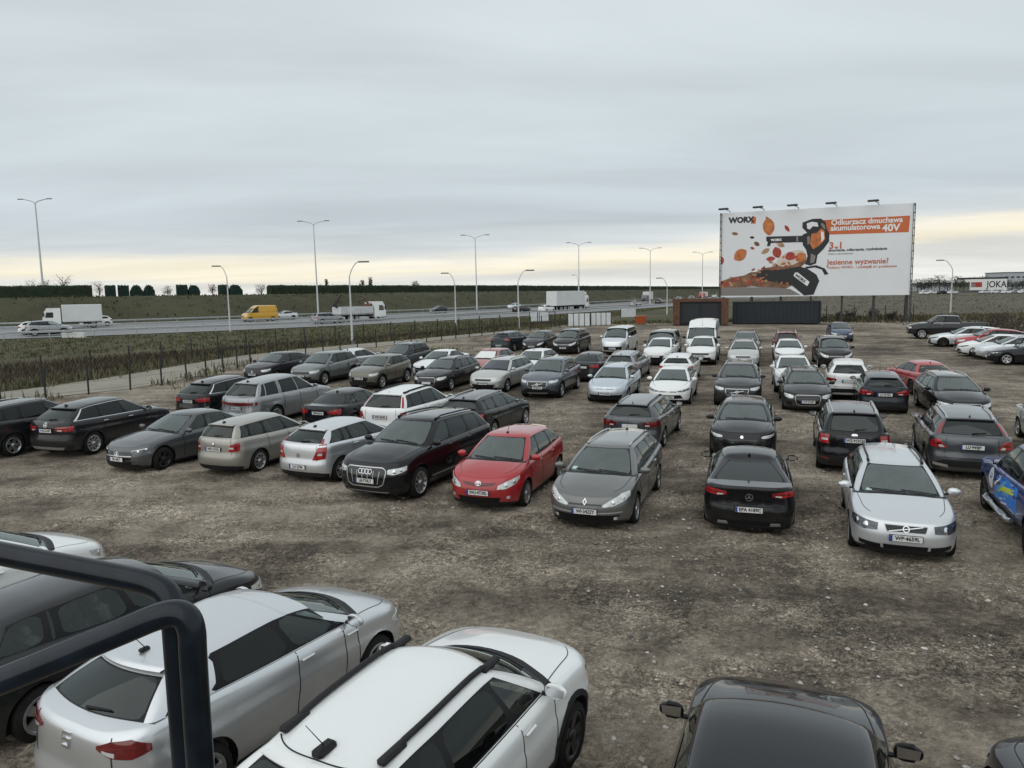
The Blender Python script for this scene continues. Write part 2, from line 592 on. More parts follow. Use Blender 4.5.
def disc(c, mb, u, z, ru, rz, mode='F', off=.01, mat=0, side=1, n=16, dome=.0):
    ph = np.linspace(0, 2 * PI, n, endpoint=False)
    rr = np.array([0, .5, .85, 1.])
    U = u + ru * rr[None, :] * np.cos(ph)[:, None]; Z = z + rz * rr[None, :] * np.sin(ph)[:, None]
    if mode == 'F': A = U * side
    elif mode == 'R': A = (c.A - np.abs(U)) * np.where(U < 0, -1, 1) * side
    else: A = c.afs(U) * side
    A = np.where(np.abs(A) < 1e-6, 1e-6, A)
    Nn = c.normal(c.low, A, Z, .004, .004)
    P = c.W3(c.low(A, Z)) + Nn * (off + dome * (1 - rr[None, :, None] ** 2))
    mb.grid(P, mat, wrap=True)
    return mb


def ringpatch(c, mb, u, z, ru, rz, wd, mode='F', off=.012, mat=0, side=1, n=20, a0=0, a1=2 * PI):
    ph = np.linspace(a0, a1, n)
    rr = np.array([1 - wd / ru, 1.])
    U = u + ru * rr[None, :] * np.cos(ph)[:, None]; Z = z + rz * rr[None, :] * np.sin(ph)[:, None]
    A = U * side if mode == 'F' else (c.A - np.abs(U)) * np.where(U < 0, -1, 1) * side
    A = np.where(np.abs(A) < 1e-6, 1e-6, A)
    Nn = c.normal(c.low, A, Z, .004, .004)
    P = c.W3(c.low(A, Z))
    mb.grid(P + Nn * off, mat)
    return mb


def bodymesh(c, hi):
    p = c.p; L = p['L']
    mb = MB()
    nF = 16 if hi else 9
    # columns
    cols = set()
    aF = c.afs(p['Lf']); aR = c.afs(L - p['Lr'])
    cols |= set(np.linspace(0, aF, nF)); cols |= set(np.linspace(aR, c.A, nF - 2))
    step = .09 if hi else .2
    cols |= set(c.afs(np.arange(p['Lf'], L - p['Lr'], step)))
    Ra = p['wr'] + .062
    zb_s = {}
    arch = []
    for sw in (p['foh'], p['foh'] + p['wb']):
        lo_, hi_ = c.afs(sw - Ra - .004), c.afs(sw + Ra + .004)
        cols = {a for a in cols if not (lo_ - .03 < a < hi_ + .03)}
        k = 15 if hi else 9
        ss = sw + Ra * np.sin(np.linspace(-PI / 2, PI / 2, k))
        cols |= {float(lo_), float(hi_)} | set(float(q) for q in c.afs(ss))
        arch.append((sw, float(lo_), float(hi_)))
    need = [c.sE, c.sE - .11, c.sE + .12, c.sR, c.sR - .12]
    # deck columns are found by the top ring position s
    fcols = sorted(cols)
    a_of_top = lambda s: float(np.interp(s, c.st, c.aa))
    for s in need:
        a = a_of_top(s)
        if all(abs(a - q) > 1e-4 for q in fcols): fcols = sorted([q for q in fcols if abs(q - a) > .03 or any(l - .001 <= q <= h + .001 for _, l, h in arch)] + [a])
    A = np.array(fcols)
    K = len(A) - 1
    sig = np.concatenate([A, -A[1:-1][::-1]])     # ring: right side 0..K then left K-1..1
    b = np.abs(sig)
    zt = c.i(c.ztop, b)
    zb = np.full(len(b), p['z0'])
    s0 = c.i(c.S, b)
    for sw, l, h in arch:
        ins = (b > l + 1e-5) & (b < h - 1e-5)
        zb = np.where(ins, p['wr'] + np.sqrt(np.maximum(0, Ra ** 2 - (s0 - sw) ** 2)), zb)
    fr = np.array([0, .06, .14, .24, .34, .44, .52, .6, .66, .72, .78, .84, .89, .93, .965, 1.]) if hi else np.array([0, .12, .28, .44, .58, .7, .8, .9, .955, 1.])
    Z = zb[:, None] + fr[None, :] * (zt - zb)[:, None]
    P = c.W3(c.low(np.where(np.abs(sig) < 1e-9, 1e-9, sig)[:, None] + 0 * Z, Z))
    nr_ = len(fr)
    base = len(mb.v)
    mb.grid(P, 0, wrap=True)
    top = [base + i * nr_ + nr_ - 1 for i in range(len(sig))]
    # deck cross lines
    nc = 13 if hi else 9
    def lid(k): return top[k], top[(len(sig) - k) % len(sig)]
    stop = c.i(c.st, A)
    kE = int(np.argmin(np.abs(stop - c.sE))); kD = int(np.argmin(np.abs(stop - c.sE - .12)))
    kR = int(np.argmin(np.abs(stop - c.sR))); kS = int(np.argmin(np.abs(stop - c.sR + .12)))
    kW = int(np.argmin(np.abs(stop - c.sE + .11)))
    prev = None
    def line(k, front):
        r, l = lid(k)
        if k in (0, K): return [r] * nc
        pr = np.array(mb.v[r])
        yE = abs(pr[0]); s = L / 2 - pr[1]
        ys = np.linspace(yE, -yE, nc)
        w = sstep(s, .25 * c.sE, c.sE) if front else 1 - sstep(s, c.sR, L - .10)
        sh = (-p['bow'] if front else p['bowR']) * (1 - (ys / c.yref) ** 2) * w
        e = (1 - (yE / c.yref) ** 2) * w * (-p['bow'] if front else p['bowR'])
        q = s + sh - e
        z = c.zdeck(q, ys)
        z = z + (pr[2] - c.zdeck(s, yE))
        pts = c.W3(np.stack([q, ys, z], -1))
        ids = [r]
        for t in pts[1:-1]:
            ids.append(len(mb.v)); mb.v.append(tuple(t))
        ids.append(l)
        return ids
    def strip(k0, k1, front, mfun):
        prev = line(k0, front)
        for k in range(k0 + 1, k1 + 1):
            cur = line(k, front)
            for j in range(nc - 1):
                f = []
                for q in (prev[j], prev[j + 1], cur[j + 1], cur[j]):
                    if q not in f: f.append(q)
                if len(f) >= 3:
                    mb.f.append(tuple(f)); mb.m.append(mfun(k)); mb.sm.append(True)
            prev = cur
    strip(0, kD, True, lambda k: 0 if k <= kW else (1 if k <= kE else 2))
    dm = p['deckm'] or 0
    strip(kS, K, False, lambda k: 2 if k <= kR else dm)
    # greenhouse
    seal = .028
    nW = 9 if hi else 6
    zones = []       # (c0,c1,kind)
    pl = np.linspace(2, 3, c.pn)
    colc = [0.]
    spans = []
    def span(c0, c1, n, kind, vlo, vhi):
        cs = np.linspace(c0, c1, n)
        spans.append((c0, c1, kind, vlo, vhi)); return list(cs)
    cw = .93
    colc = span(0, cw, nW, 'ws', .035, .93)
    colc += [cw + .03, 1.0, 1.33, 1.66]
    npan = c.pn - 1
    lens = []
    for j in range(npan):
        bA = np.interp(pl[j], c.gc, c.bs); bB = np.interp(pl[j + 1], c.gc, c.bs)
        wdt = (pl[j + 1] - pl[j]) / max(.15, bB - bA)      # c per metre
        m0 = .02 if j == 0 else .05
        m1 = .05
        sl = .022
        a0, a1 = pl[j] + m0 * wdt, pl[j + 1] - m1 * wdt
        lenm = bB - bA
        colc += [a0 - sl * wdt] + span(a0, a1, max(4, int(lenm / (.16 if hi else .3))), ('sd', j), p['vlo'], .90) + [a1 + sl * wdt]
    colc += [3.33, 3.66, 4.0]
    rv0, rv1 = p.get('rv', (.10, .88))
    colc += [4.04] + span(4.075, 5, nW, 'rw', rv0, rv1)
    colc = sorted(set(round(float(q), 6) for q in colc))
    vl_c = [0, cw]; vl_v = [.035, .035]; vh_v = [.93, .93]
    vl_c += [2.0, 3.0, 4.05, 5]; vl_v += [p['vlo'], p['vlo'], rv0, rv0]; vh_v += [.90, .90, rv1, rv1]
    C_ = np.array(colc)
    vlo = np.interp(C_, vl_c, vl_v); vhi = np.interp(C_, vl_c, vh_v)
    ni = 6 if hi else 4
    rows = [0 * vlo, vlo * .45] + [vlo + (vhi - vlo) * q for q in np.linspace(0, 1, ni)]
    e0 = vhi + .03
    rows += [e0] + [np.maximum(e0 + (1.10 - e0) * q, e0) for q in ((.25, .5, .75, 1.) if hi else (.5, 1.))]
    V_ = np.stack(rows, 1)
    nrow = V_.shape[1]
    rlo, rhi = 2, 2 + ni - 1
    def kind_of(i):
        m_ = .5 * (C_[i] + C_[i + 1])
        for q in spans:
            if q[0] - 1e-5 <= m_ <= q[1] + 1e-5: return q[2]
        return None
    CC = C_[:, None] + 0 * V_
    # rounded pane corners: pull the corner node inwards
    Vn = V_.copy(); Cn = CC.copy()
    for q in spans:
        i0 = int(np.argmin(abs(C_ - q[0]))); i1 = int(np.argmin(abs(C_ - q[1])))
        for ii, dr_ in ((i0, 1), (i1, -1)):
            if ii in (0, len(C_) - 1): continue
            for rr_, dv in ((rlo, 1), (rhi, -1)):
                Cn[ii, rr_] += .3 * (C_[ii + dr_] - C_[ii]) if abs(C_[ii + dr_] - C_[ii]) < .2 else 0
                Vn[ii, rr_] += .25 * (V_[ii, rr_ + dv] - V_[ii, rr_])
    Pg = {}
    ids = {}
    panes = {}
    for sgn in (1, -1):
        G = c.W3(c.green(np.where(Cn == 0, 1e-9, Cn) * sgn, Vn))
        Pg[sgn] = G
        for i in range(len(C_)):
            for j in range(nrow):
                if sgn == -1 and i in (0, len(C_) - 1):
                    ids[(sgn, i, j)] = ids[(1, i, j)]
                else:
                    ids[(sgn, i, j)] = len(mb.v); mb.v.append(tuple(G[i, j]))
        for i in range(len(C_) - 1):
            kd = kind_of(i)
            for j in range(nrow - 1):
                q = (ids[(sgn, i, j)], ids[(sgn, i, j + 1)], ids[(sgn, i + 1, j + 1)], ids[(sgn, i + 1, j)])
                inside = kd is not None and rlo <= j < rhi
                gflag = 1
                if kd is not None and kd != 'ws' and kd != 'rw':
                    gflag = p['glass'][min(kd[1], len(p['glass']) - 1)]
                elif kd == 'rw': gflag = 1 if p['rear'] != 'panel' else 0
                if inside and gflag:
                    key = 'ws' if kd == 'ws' else ('rw' if kd == 'rw' else (kd[0], kd[1], sgn))
                    panes.setdefault(key, []).append((sgn, i, j))
                    continue
                # seals and pillars
                mt = 0
                near_lo, near_hi = j == rlo - 1, j == rhi
                ci = .5 * (C_[i] + C_[i + 1])
                if gflag and kd is not None and (near_lo or near_hi): mt = 1
                if rlo - 1 <= j <= rhi:
                    nk = [kind_of(x) for x in (i - 1, i + 1) if 0 <= x < len(C_) - 1]
                    if kd is None and any(x is not None for x in nk):
                        flags = [p['glass'][min(x[1], len(p['glass']) - 1)] if isinstance(x, tuple) else (0 if x == 'rw' and p['rear'] == 'panel' else 1) for x in nk if x is not None]
                        if all(flags) or kd is None and sum(1 for x in nk if x is not None) == 1: mt = 1
                    if kd is None and 2.02 < ci < 2.98 and (all(p['glass']) or abs(ci - 2.5) < .3 and p['glass'][0] and p['glass'][1] and p['glass'][min(2, len(p['glass']) - 1)]): mt = 1
                mb.f.append(q); mb.m.append(mt); mb.sm.append(True)
    # roof cross lines
    nc2 = 11 if hi else 7
    def rline(i):
        r, l = ids[(1, i, nrow - 1)], ids[(-1, i, nrow - 1)]
        if r == l: return [r] * nc2
        pr = np.array(mb.v[r]); yE = abs(pr[0]); s = L / 2 - pr[1]
        out = [r]
        for y in np.linspace(yE, -yE, nc2)[1:-1]:
            z = pr[2] + c.rcr * ((yE / p['yr']) ** 2 - (y / p['yr']) ** 2)
            out.append(len(mb.v)); mb.v.append((y, pr[1], z))
        return out + [l]
    prev = rline(0)
    rm = 1 if p['roofm'] == 'black' else 0
    for i in range(1, len(C_)):
        cur = rline(i)
        for j in range(nc2 - 1):
            f = []
            for q in (prev[j], prev[j + 1], cur[j + 1], cur[j]):
                if q not in f: f.append(q)
            if len(f) >= 3:
                mb.f.append(tuple(f)); mb.m.append(rm); mb.sm.append(True)
        prev = cur
    mb.orient((0, 0, .6))
    pm = {}
    for key, lst in panes.items():
        g = MB(); mp = {}
        for (sgn, i, j) in lst:
            f = []
            for (x, y) in ((i, j), (i, j + 1), (i + 1, j + 1), (i + 1, j)):
                k = ids[(sgn, x, y)]
                if k not in mp:
                    mp[k] = len(g.v)
                    g.v.append(tuple(Pg[sgn][x, y]))
                f.append(mp[k])
            g.f.append(tuple(f)); g.m.append(0); g.sm.append(True)
        g.orient((0, 0, .6))
        pm[key] = g
    return mb, pm


def wheel_mesh(wr, wd, spokes, key, hi):
    t = MB(); n = 28 if hi else 16
    rr = wr * .68
    t.lathe([(rr, wd * .42), (rr + .02, wd * .5), (wr - .035, wd * .5), (wr - .012, wd * .42), (wr, wd * .25), (wr, -wd * .25), (wr - .012, -wd * .42), (wr - .035, -wd * .5), (rr, -wd * .5)], n=n)
    t.orient((0, 0, 0))
    r = MB()
    r.lathe([(rr + .012, wd * .46), (rr - .005, wd * .5), (rr - .025, wd * .46), (rr - .03, wd * .1), (.02, wd * .05)], n=n)
    # dark well behind the spokes is slot 1, spokes slot 0
    for i, f in enumerate(r.f):
        if i % 4 == 3: r.m[i] = 1
    for k in range(spokes):
        a = 2 * PI * k / spokes
        w1 = .5 * 2 * PI * rr / spokes * (.42 if spokes < 8 else .36); w0 = max(.018, w1 * .75)
        for (ra, wa, rb, wb_) in ((.04, w0, rr - .02, w1),):
            V = []
            for x in (wd * .44, wd * .30):
                for rad, ww in ((ra, wa), (rb, wb_)):
                    for sg in (-1, 1):
                        yy, zz = rad, sg * ww
                        V.append((x - .02 * (rad < .1), yy * math.cos(a) - zz * math.sin(a), yy * math.sin(a) + zz * math.cos(a)))
            r.add(V, [(0, 1, 3, 2), (0, 2, 6, 4), (1, 5, 7, 3), (2, 3, 7, 6)], 0, False)
    r.lathe([(.065, wd * .36), (.06, wd * .46), (.0, wd * .47)], n=12)
    return t, r


def seat_mesh():
    s = MB()
    s.box((0, 0, .18), (.48, .5, .16), bev=.05)
    M = Matrix.Rotation(.25, 3, 'X')
    s.box((0, -.29, .52), (.46, .13, .62), bev=.05, M=M)
    s.box((0, -.41, .90), (.26, .09, .17), bev=.035, M=M)
    return s


CACHE = {}
TEXT = {}


def text_mesh(txt, size, mat, bold=0.0, align='CENTER', ext=0.0):
    key = (txt, size, mat.name, bold, align, ext)
    if key in TEXT: return TEXT[key]
    cu = bpy.data.curves.new('lettering', 'FONT')
    cu.body = txt; cu.size = size; cu.align_x = align; cu.align_y = 'CENTER'; cu.offset = bold; cu.extrude = ext
    cu.resolution_u = 3
    o = bpy.data.objects.new('lettering_tmp', cu)
    COL.objects.link(o)
    dg = bpy.context.evaluated_depsgraph_get(); dg.update()
    me = bpy.data.meshes.new_from_object(o.evaluated_get(dg))
    bpy.data.objects.remove(o); bpy.data.curves.remove(cu)
    me.materials.clear(); me.materials.append(mat)
    me.name = 'lettering'
    TEXT[key] = me
    return me


def car_parts(key, sp, hi):
    """list of (name, mesh, mats, parent_index, matrix) ; mats entry 'P' = paint"""
    ck = (key, hi)
    if ck in CACHE: return CACHE[ck]
    c = Shape(sp); p = c.p; L = p['L']
    out = []
    def put(name, mb, mats, par=-1, loc=None):
        out.append((name, mb.mesh(name, [None if q == 'P' else q for q in mats]), mats, par, loc))
        return len(out) - 1
    body, panes = bodymesh(c, hi)
    bi = put('body', body, ['P', TRIM, INTER])
    for k, g in panes.items():
        if k == 'ws': put('windshield', g, [GL_CLEAR])
        elif k == 'rw': put('rear_window', g, [GL_REAR])
        else: put('side_window', g, [GL_DARK if p['glass'][min(k[1], len(p['glass']) - 1)] == 2 else GL_SIDE])
    W = p['W']; wr = p['wr']
    # underbody and wheel wells
    u = MB()
    u.box((0, 0, p['z0'] + .01), (W - .46, L - .7, .12))
    for sw in (p['foh'], p['foh'] + p['wb']):
        Ra = wr + .055
        yo = float(np.interp(sw, c.S, c.Y)) - .05
        for sg in (1, -1):
            ph = np.linspace(-.15, PI + .15, 13)
            ring = []
            for x in (yo, yo - .42):
                ring.append([(sg * x, L / 2 - sw + Ra * math.cos(q), wr + Ra * math.sin(q)) for q in ph])
            u.grid(np.array(ring), 0)
            u.add([(sg * (yo - .42), L / 2 - sw + Ra * math.cos(q), wr + Ra * math.sin(q)) for q in ph], [tuple(range(13))], 0, False)
    put('underbody', u, [UNDER])
    # wheels
    wd = .20 if p['wr'] < .34 else .235
    t, r = wheel_mesh(wr, wd, p['spokes'], key, hi)
    tm = t.mesh('wheel', [RUBBER]); rm = r.mesh('rim', [RIMS if p['rim'] == 's' else RIMD, TRIM])
    for sw in (p['foh'], p['foh'] + p['wb']):
        yo = abs(float(c.low(c.afs(sw), wr + .28)[1])) - wd / 2 - .012
        for sg in (1, -1):
            out.append(('wheel', tm, [RUBBER], -1, Matrix.Translation((sg * yo, L / 2 - sw, wr)) @ (Matrix.Identity(4) if sg > 0 else Matrix.Rotation(PI, 4, 'Z'))))
            out.append(('rim', rm, [RIMS if p['rim'] == 's' else RIMD, TRIM], len(out) - 1, None))
    # lights
    zn = p['nose']
    hl = p['hl'] or ([(.46, zn - .15), (.70, zn - .16), (.95, zn - .10), (1.12, zn - .04)], [(.46, zn - .07), (.70, zn - .03), (.95, zn + .0), (1.12, zn + .01)])
    hm = {'clear': CLEARL, 'dark': DARKL}[p['hlm']]
    mid = [(.5 * (a[0] + b[0]), .5 * (a[1] + b[1])) for a, b in zip(resamp(hl[0], 4), resamp(hl[1], 4))]
    hgt = [abs(b[1] - a[1]) for a, b in zip(resamp(hl[0], 4), resamp(hl[1], 4))]
    for sg in (1, -1):
        hmb = patch(c, MB(), hl[0], hl[1], 'F', n=18 if hi else 9, m=5, off=.007, side=sg)
        h = put('headlight', hmb, [hm])
        if hi:
            for q in (1, 2):
                rr = min(.05, hgt[q] * .33)
                put('bulb', disc(c, MB(), mid[q][0], mid[q][1], rr, rr, 'F', .010, 0, sg, dome=.006), [BULB], h)
            if p.get('drl'):
                put('running_light', patch(c, MB(), p['drl'][0], p['drl'][1], 'F', n=12, m=2, off=.0095, thick=.004, side=sg), [WHITEP], h)
    zt = p['beltR']
    tl = p['tl'] or ([(.42, .80), (.60, .78), (.85, .78), (1.0, .80)], [(.42, .90), (.60, .94), (.85, .97), (1.0, .97)])
    for sg in (1, -1):
        tmb = patch(c, MB(), tl[0], tl[1], 'R', n=16 if hi else 8, m=5, off=.008, side=sg)
        if p.get('tlg'):
            g0, g1 = p['tlg']
            patch(c, tmb, g0, g1, 'G', n=6, m=8, off=.008, thick=.01, side=sg)
        h = put('taillight', tmb, [REDL if p['tlm'] == 'red' else REDD])
        if hi and not p.get('tlw') and tl[0][0][0] > 0:
            q0 = resamp(tl[0], 9); q1 = resamp(tl[1], 9)
            put('lens_band', patch(c, MB(), q0[1:7] * .62 + q1[1:7] * .38, q0[1:7] * .40 + q1[1:7] * .60, 'R', n=8, m=2, off=.0105, thick=.004, side=sg), [REDD], h)
            put('reversing_light', patch(c, MB(), q0[1:4] * .93 + q1[1:4] * .07, q0[1:4] * .66 + q1[1:4] * .34, 'R', n=5, m=2, off=.0105, thick=.004, side=sg), [CLEARL], h)
        if hi and p.get('tlw'):
            put('reversing_light', patch(c, MB(), p['tlw'][0], p['tlw'][1], 'R', n=8, m=3, off=.0105, thick=.004, side=sg), [CLEARL], h)
    # grille and intakes
    gr = p['grille']
    if gr is None: gr = dict(lo=[(-.42, zn - .15), (.42, zn - .15)], hi=[(-.45, zn - .08), (.45, zn - .08)], bars=2)
    if gr:
        g = patch(c, MB(), gr['lo'], gr['hi'], 'F', n=20, m=4, off=.006)
        gi = put('grille', g, [GLOSSB])
        lo = resamp(gr['lo'], 24); hh = resamp(gr['hi'], 24)
        nb = gr.get('bars', 0)
        bm = MB()
        for k in range(nb):
            w = (k + 1) / (nb + 1); e = gr.get('bw', .006) / max(.02, (hh[12][1] - lo[12][1]))
            patch(c, bm, lo * (1 - w + e) + hh * (w - e), lo * (1 - w - e) + hh * (w + e), 'F', n=20, m=2, off=.013, thick=.006)
        nv = gr.get('vbars', 0)
        for k in range(nv):
            w = (k + 1) / (nv + 1); x0 = lo[0] * (1 - w) + lo[-1] * w; x1 = hh[0] * (1 - w) + hh[-1] * w
            bw = .007
            patch(c, bm, [(x0[0] - bw, x0[1]), (x0[0] + bw, x0[1] + 1e-5)], [(x1[0] - bw, x1[1]), (x1[0] + bw, x1[1] + 1e-5)], 'F', n=3, m=6, off=.013, thick=.006)
        if nb or nv: put('grille_bar', bm, [{'c': SATIN, 'p': 'P', 'b': TRIM}[gr.get('bm', 'b')]], gi)
        if gr.get('frame'):
            fm = MB(); e = gr.get('fw', .022)
            patch(c, fm, lo - [0, e], lo + [0, .002], 'F', n=20, m=2, off=.014, thick=.01)
            patch(c, fm, hh - [0, .002], hh + [0, e], 'F', n=20, m=2, off=.014, thick=.01)
            for x in (0, -1):
                s_ = -1 if x == 0 else 1
                patch(c, fm, [(lo[x][0], lo[x][1] - e), (lo[x][0] + s_ * e, lo[x][1])], [(hh[x][0], hh[x][1] + e), (hh[x][0] + s_ * e, hh[x][1])], 'F', n=3, m=6, off=.014, thick=.01)
            put('grille_frame', fm, [SATIN if gr['frame'] == 'c' else GLOSSB], gi)
    for nm, mode, lo, hh, mt in p['extras']:
        mt_ = {'b': TRIM, 'g': GLOSSB, 'p': PLAST, 'c': SATIN, 'r': REDL, 'w': CLEARL, 'P': 'P', 'o': ORANGE, 'd': REDD}[mt]
        sides = (1, -1) if mode.endswith('2') else (1,)
        for sg in sides:
            put(nm, patch(c, MB(), lo, hh, mode[0], n=20 if hi else 10, m=3, off=.0065, side=sg), [mt_])
    # bumper lower lips
    z0 = p['z0']
    lip = .09 if not p['clad'] else .2
    put('bumper_trim', patch(c, MB(), [(-1.02, z0 + .002), (1.02, z0 + .002)], [(-1.02, z0 + lip * .5), (-.6, z0 + lip), (.6, z0 + lip), (1.02, z0 + lip * .5)], 'F', n=26, m=3, off=.006), [PLAST])
    put('bumper_trim', patch(c, MB(), [(-.95, z0 + .002), (.95, z0 + .002)], [(-.95, z0 + lip), (-.6, z0 + lip * 1.5), (.6, z0 + lip * 1.5), (.95, z0 + lip)], 'R', n=24, m=3, off=.006), [PLAST])
    # sills, arches
    s1, s2 = p['foh'] + wr + .075, p['foh'] + p['wb'] - wr - .075
    sh = .05 if not p['clad'] else .15
    for sg in (1, -1):
        put('sill', patch(c, MB(), [(s1, z0 + .002), (s2, z0 + .002)], [(s1, z0 + sh), (s2, z0 + sh)], 'S', n=12, m=3, off=.008, side=sg), [PLAST])
        if p['clad']:
            for sw in (p['foh'], p['foh'] + p['wb']):
                ph = np.linspace(-.32, PI + .32, 20)
                Ra = wr + .058
                mb = MB(); 
                S_ = sw - np.cos(ph)[:, None] * np.array([Ra, Ra + .03, Ra + .06])[None]; Z_ = wr + np.sin(ph)[:, None] * np.array([Ra, Ra + .03, Ra + .06])[None]
                Z_ = np.maximum(Z_, z0)
                A_ = c.afs(S_) * sg
                Nn = c.normal(c.low, A_, Z_, .004, .004)
                Pp = c.W3(c.low(A_, Z_))
                mb.grid(Pp + Nn * .012, 0)
                mb.grid(np.stack([(Pp + Nn * .012)[:, 2], Pp[:, 2]], 1), 0, smooth=False)
                mb.grid(np.stack([(Pp + Nn * .012)[:, 0], (Pp - Nn * .05)[:, 0]], 1), 0, smooth=False)
                put('wheel_arch_trim', mb, [PLAST])
    # panel gaps
    e = .005
    pls = [pl for pl in p['pill']]
    dl = [c.sE + .02] + [q[0] for q in pls[:(2 if p['doors'] == 4 else 1)]]
    for sg in (1, -1):
        for i, s in enumerate(dl):
            zt_ = float(c.i(c.ztop, c.afs(s))) - .004
            bend = (-.02, 0, .06)[min(i, 2)]
            zl = z0 + .13
            pts = [(s + bend, zl), (s + bend * .4, .5 * (zl + zt_)), (s, zt_)]
            sw2 = p['foh'] + p['wb']
            if i == 2 and abs(s - sw2) < wr + .15:
                pts = [(sw2 - wr - .09, .62), (s - .05, zt_ - .15), (s, zt_)]
            lo_ = [(a - e, b) for a, b in pts]; hi_ = [(a + e, b + 1e-4) for a, b in pts]
            put('door_gap', patch(c, MB(), lo_, hi_, 'S', n=16, m=2, off=.0035, thick=.004, side=sg), [TRIM])
        if hi:
            ss = np.linspace(.36, c.sE - .1, 16)
            yy = c.ye(ss) * (.93 - .10 * (1 - (ss - .36) / (c.sE - .46)))
            l_ = np.stack([np.stack([ss, sg * (yy - e), c.zdeck(ss, yy) + .004], -1), np.stack([ss, sg * (yy + e), c.zdeck(ss, yy + e) + .004], -1)], 1)
            put('hood_gap', MB().grid(c.W3(l_), 0), [TRIM])
    zr_ = float(c.i(c.ztop, c.A - .3))
    lo_ = [(-.58, zr_ - .02), (-.605, .66), (-.56, .615), (.56, .615), (.605, .66), (.58, zr_ - .02)]
    hi_ = [(-.58 + 2 * e, zr_ - .02), (-.605 + 2 * e, .665), (-.555, .615 + 2 * e), (.555, .615 + 2 * e), (.605 - 2 * e, .665), (.58 - 2 * e, zr_ - .02)]
    if p['rear'] == 'glass': put('tailgate_gap', patch(c, MB(), lo_, hi_, 'R', n=60, m=2, off=.0035, thick=.004), [TRIM])
    # door handles
    if hi or True:
        for sg in (1, -1):
            hs = [dl[1] - .13] if len(dl) > 1 else []
            if p['doors'] == 4 and len(dl) > 2: hs.append(dl[2] - .13)
            for s in hs:
                z = float(c.i(c.ztop, c.afs(s))) - .10
                P = c.W3(c.low(c.afs(s) * sg, z))
                mb = MB(); mb.box((P[0] + sg * .018, P[1], P[2]), (.03, .19, .03), bev=.012)
                put('door_handle', mb, ['P' if not p['chrome'] else SATIN])
    # window brightwork
    if p['chrome']:
        for sg in (1, -1):
            mb = MB()
            patch(c, mb, [(2.0, p['vlo'] - .045), (2.98, p['vlo'] - .045)], [(2.0, p['vlo'] - .01), (2.98, p['vlo'] - .01)], 'G', n=24, m=2, off=.006, thick=.004, side=sg)
            if p['chrome'] == 2: patch(c, mb, [(1.98, .925), (2.98, .925)], [(1.98, .955), (2.98, .955)], 'G', n=24, m=2, off=.006, thick=.004, side=sg); patch(c, mb, [(2.975, p['vlo'] - .045), (2.975, .955)], [(3.02, p['vlo'] - .045), (3.02, .955)], 'G', n=10, m=2, off=.006, thick=.004, side=sg)
            put('window_trim', mb, [CHROME])
    # mirrors
    sM = c.sE + .17
    yM = float(c.ye(sM)); zM = float(c.zs(sM)) + .075
    for sg in (1, -1):
        mb = MB()
        n1, n2 = (14, 9) if hi else (9, 6)
        th = np.linspace(0, 2 * PI, n1, endpoint=False); phi = np.linspace(0, PI, n2)
        sgnp = lambda v, e_: np.sign(v) * np.abs(v) ** e_
        X = sgnp(np.sin(phi)[None, :] * np.cos(th)[:, None], .75) * .115; Y_ = sgnp(np.sin(phi)[None, :] * np.sin(th)[:, None], .8) * .06; Z_ = sgnp(np.cos(phi)[None, :] + 0 * X, .75) * .075
        Y_ = np.where(Y_ < -.02, -.02, Y_)
        Z_ = Z_ * (1 - .25 * (X * 1 > .05))
        G = np.stack([sg * (yM + .15 + X), L / 2 - sM + Y_ + .02, zM + Z_], -1)
        mb.grid(G, 0, wrap=True)
        mb.tube([(sg * (yM - .0), L / 2 - sM + .03, zM - .05), (sg * (yM + .08), L / 2 - sM + .03, zM - .045)], .022, 1, n=6)
        mi = put('mirror', mb, ['P' if p['mirror'] == 'p' else TRIM, TRIM])
        q = MB(); q.add([(sg * (yM + .15 + a), L / 2 - sM - .0015, zM + b) for a, b in ((-.085, -.05), (.08, -.045), (.09, .04), (-.09, .05))], [(0, 1, 2, 3)], 0, False)
        put('mirror_glass', q, [CHROME], mi)
    # plates
    for nm, zP, s in (('F', p['plF'], 1), ('R', p['plR'], -1)):
        if zP is None: continue
        a = 1e-6 if s > 0 else c.A - 1e-6
        P = c.W3(c.low(a, zP))
        mb = MB()
        y0 = P[1] + s * .018
        mb.box((0, y0, zP), (.54, .012, .125), 2, bev=.004)
        mb.box((0, y0 + s * .007, zP), (.515, .006, .108), 0)
        mb.box((s * .2355, y0 + s * .0105, zP), (.042, .003, .106), 1)
        out.append(('license_plate', mb.mesh('license_plate', [PLATEW, PLATEB, TRIM]), [PLATEW, PLATEB, TRIM], -1, None))
        p['plate' + nm] = (y0 + s * .0105, zP, len(out) - 1)
    # wipers, antenna, rails
    wp = MB()
    for x0, x1 in ((-.62, -.02), (-.10, .52)):
        pts = []
        for q in np.linspace(0, 1, 6):
            y = x0 + (x1 - x0) * q
            k = min(.93, abs(y) / max(.3, float(c.by[23])))
            G_ = c.green(np.array(math.copysign(max(k, .01), y)), np.array(.04 + .07 * q))
            w = c.W3(G_); pts.append((float(w[0]), float(w[1]) + .008, float(w[2]) + .016))
        wp.tube(pts, .011, 0, n=5)
    put('wiper', wp, [TRIM])
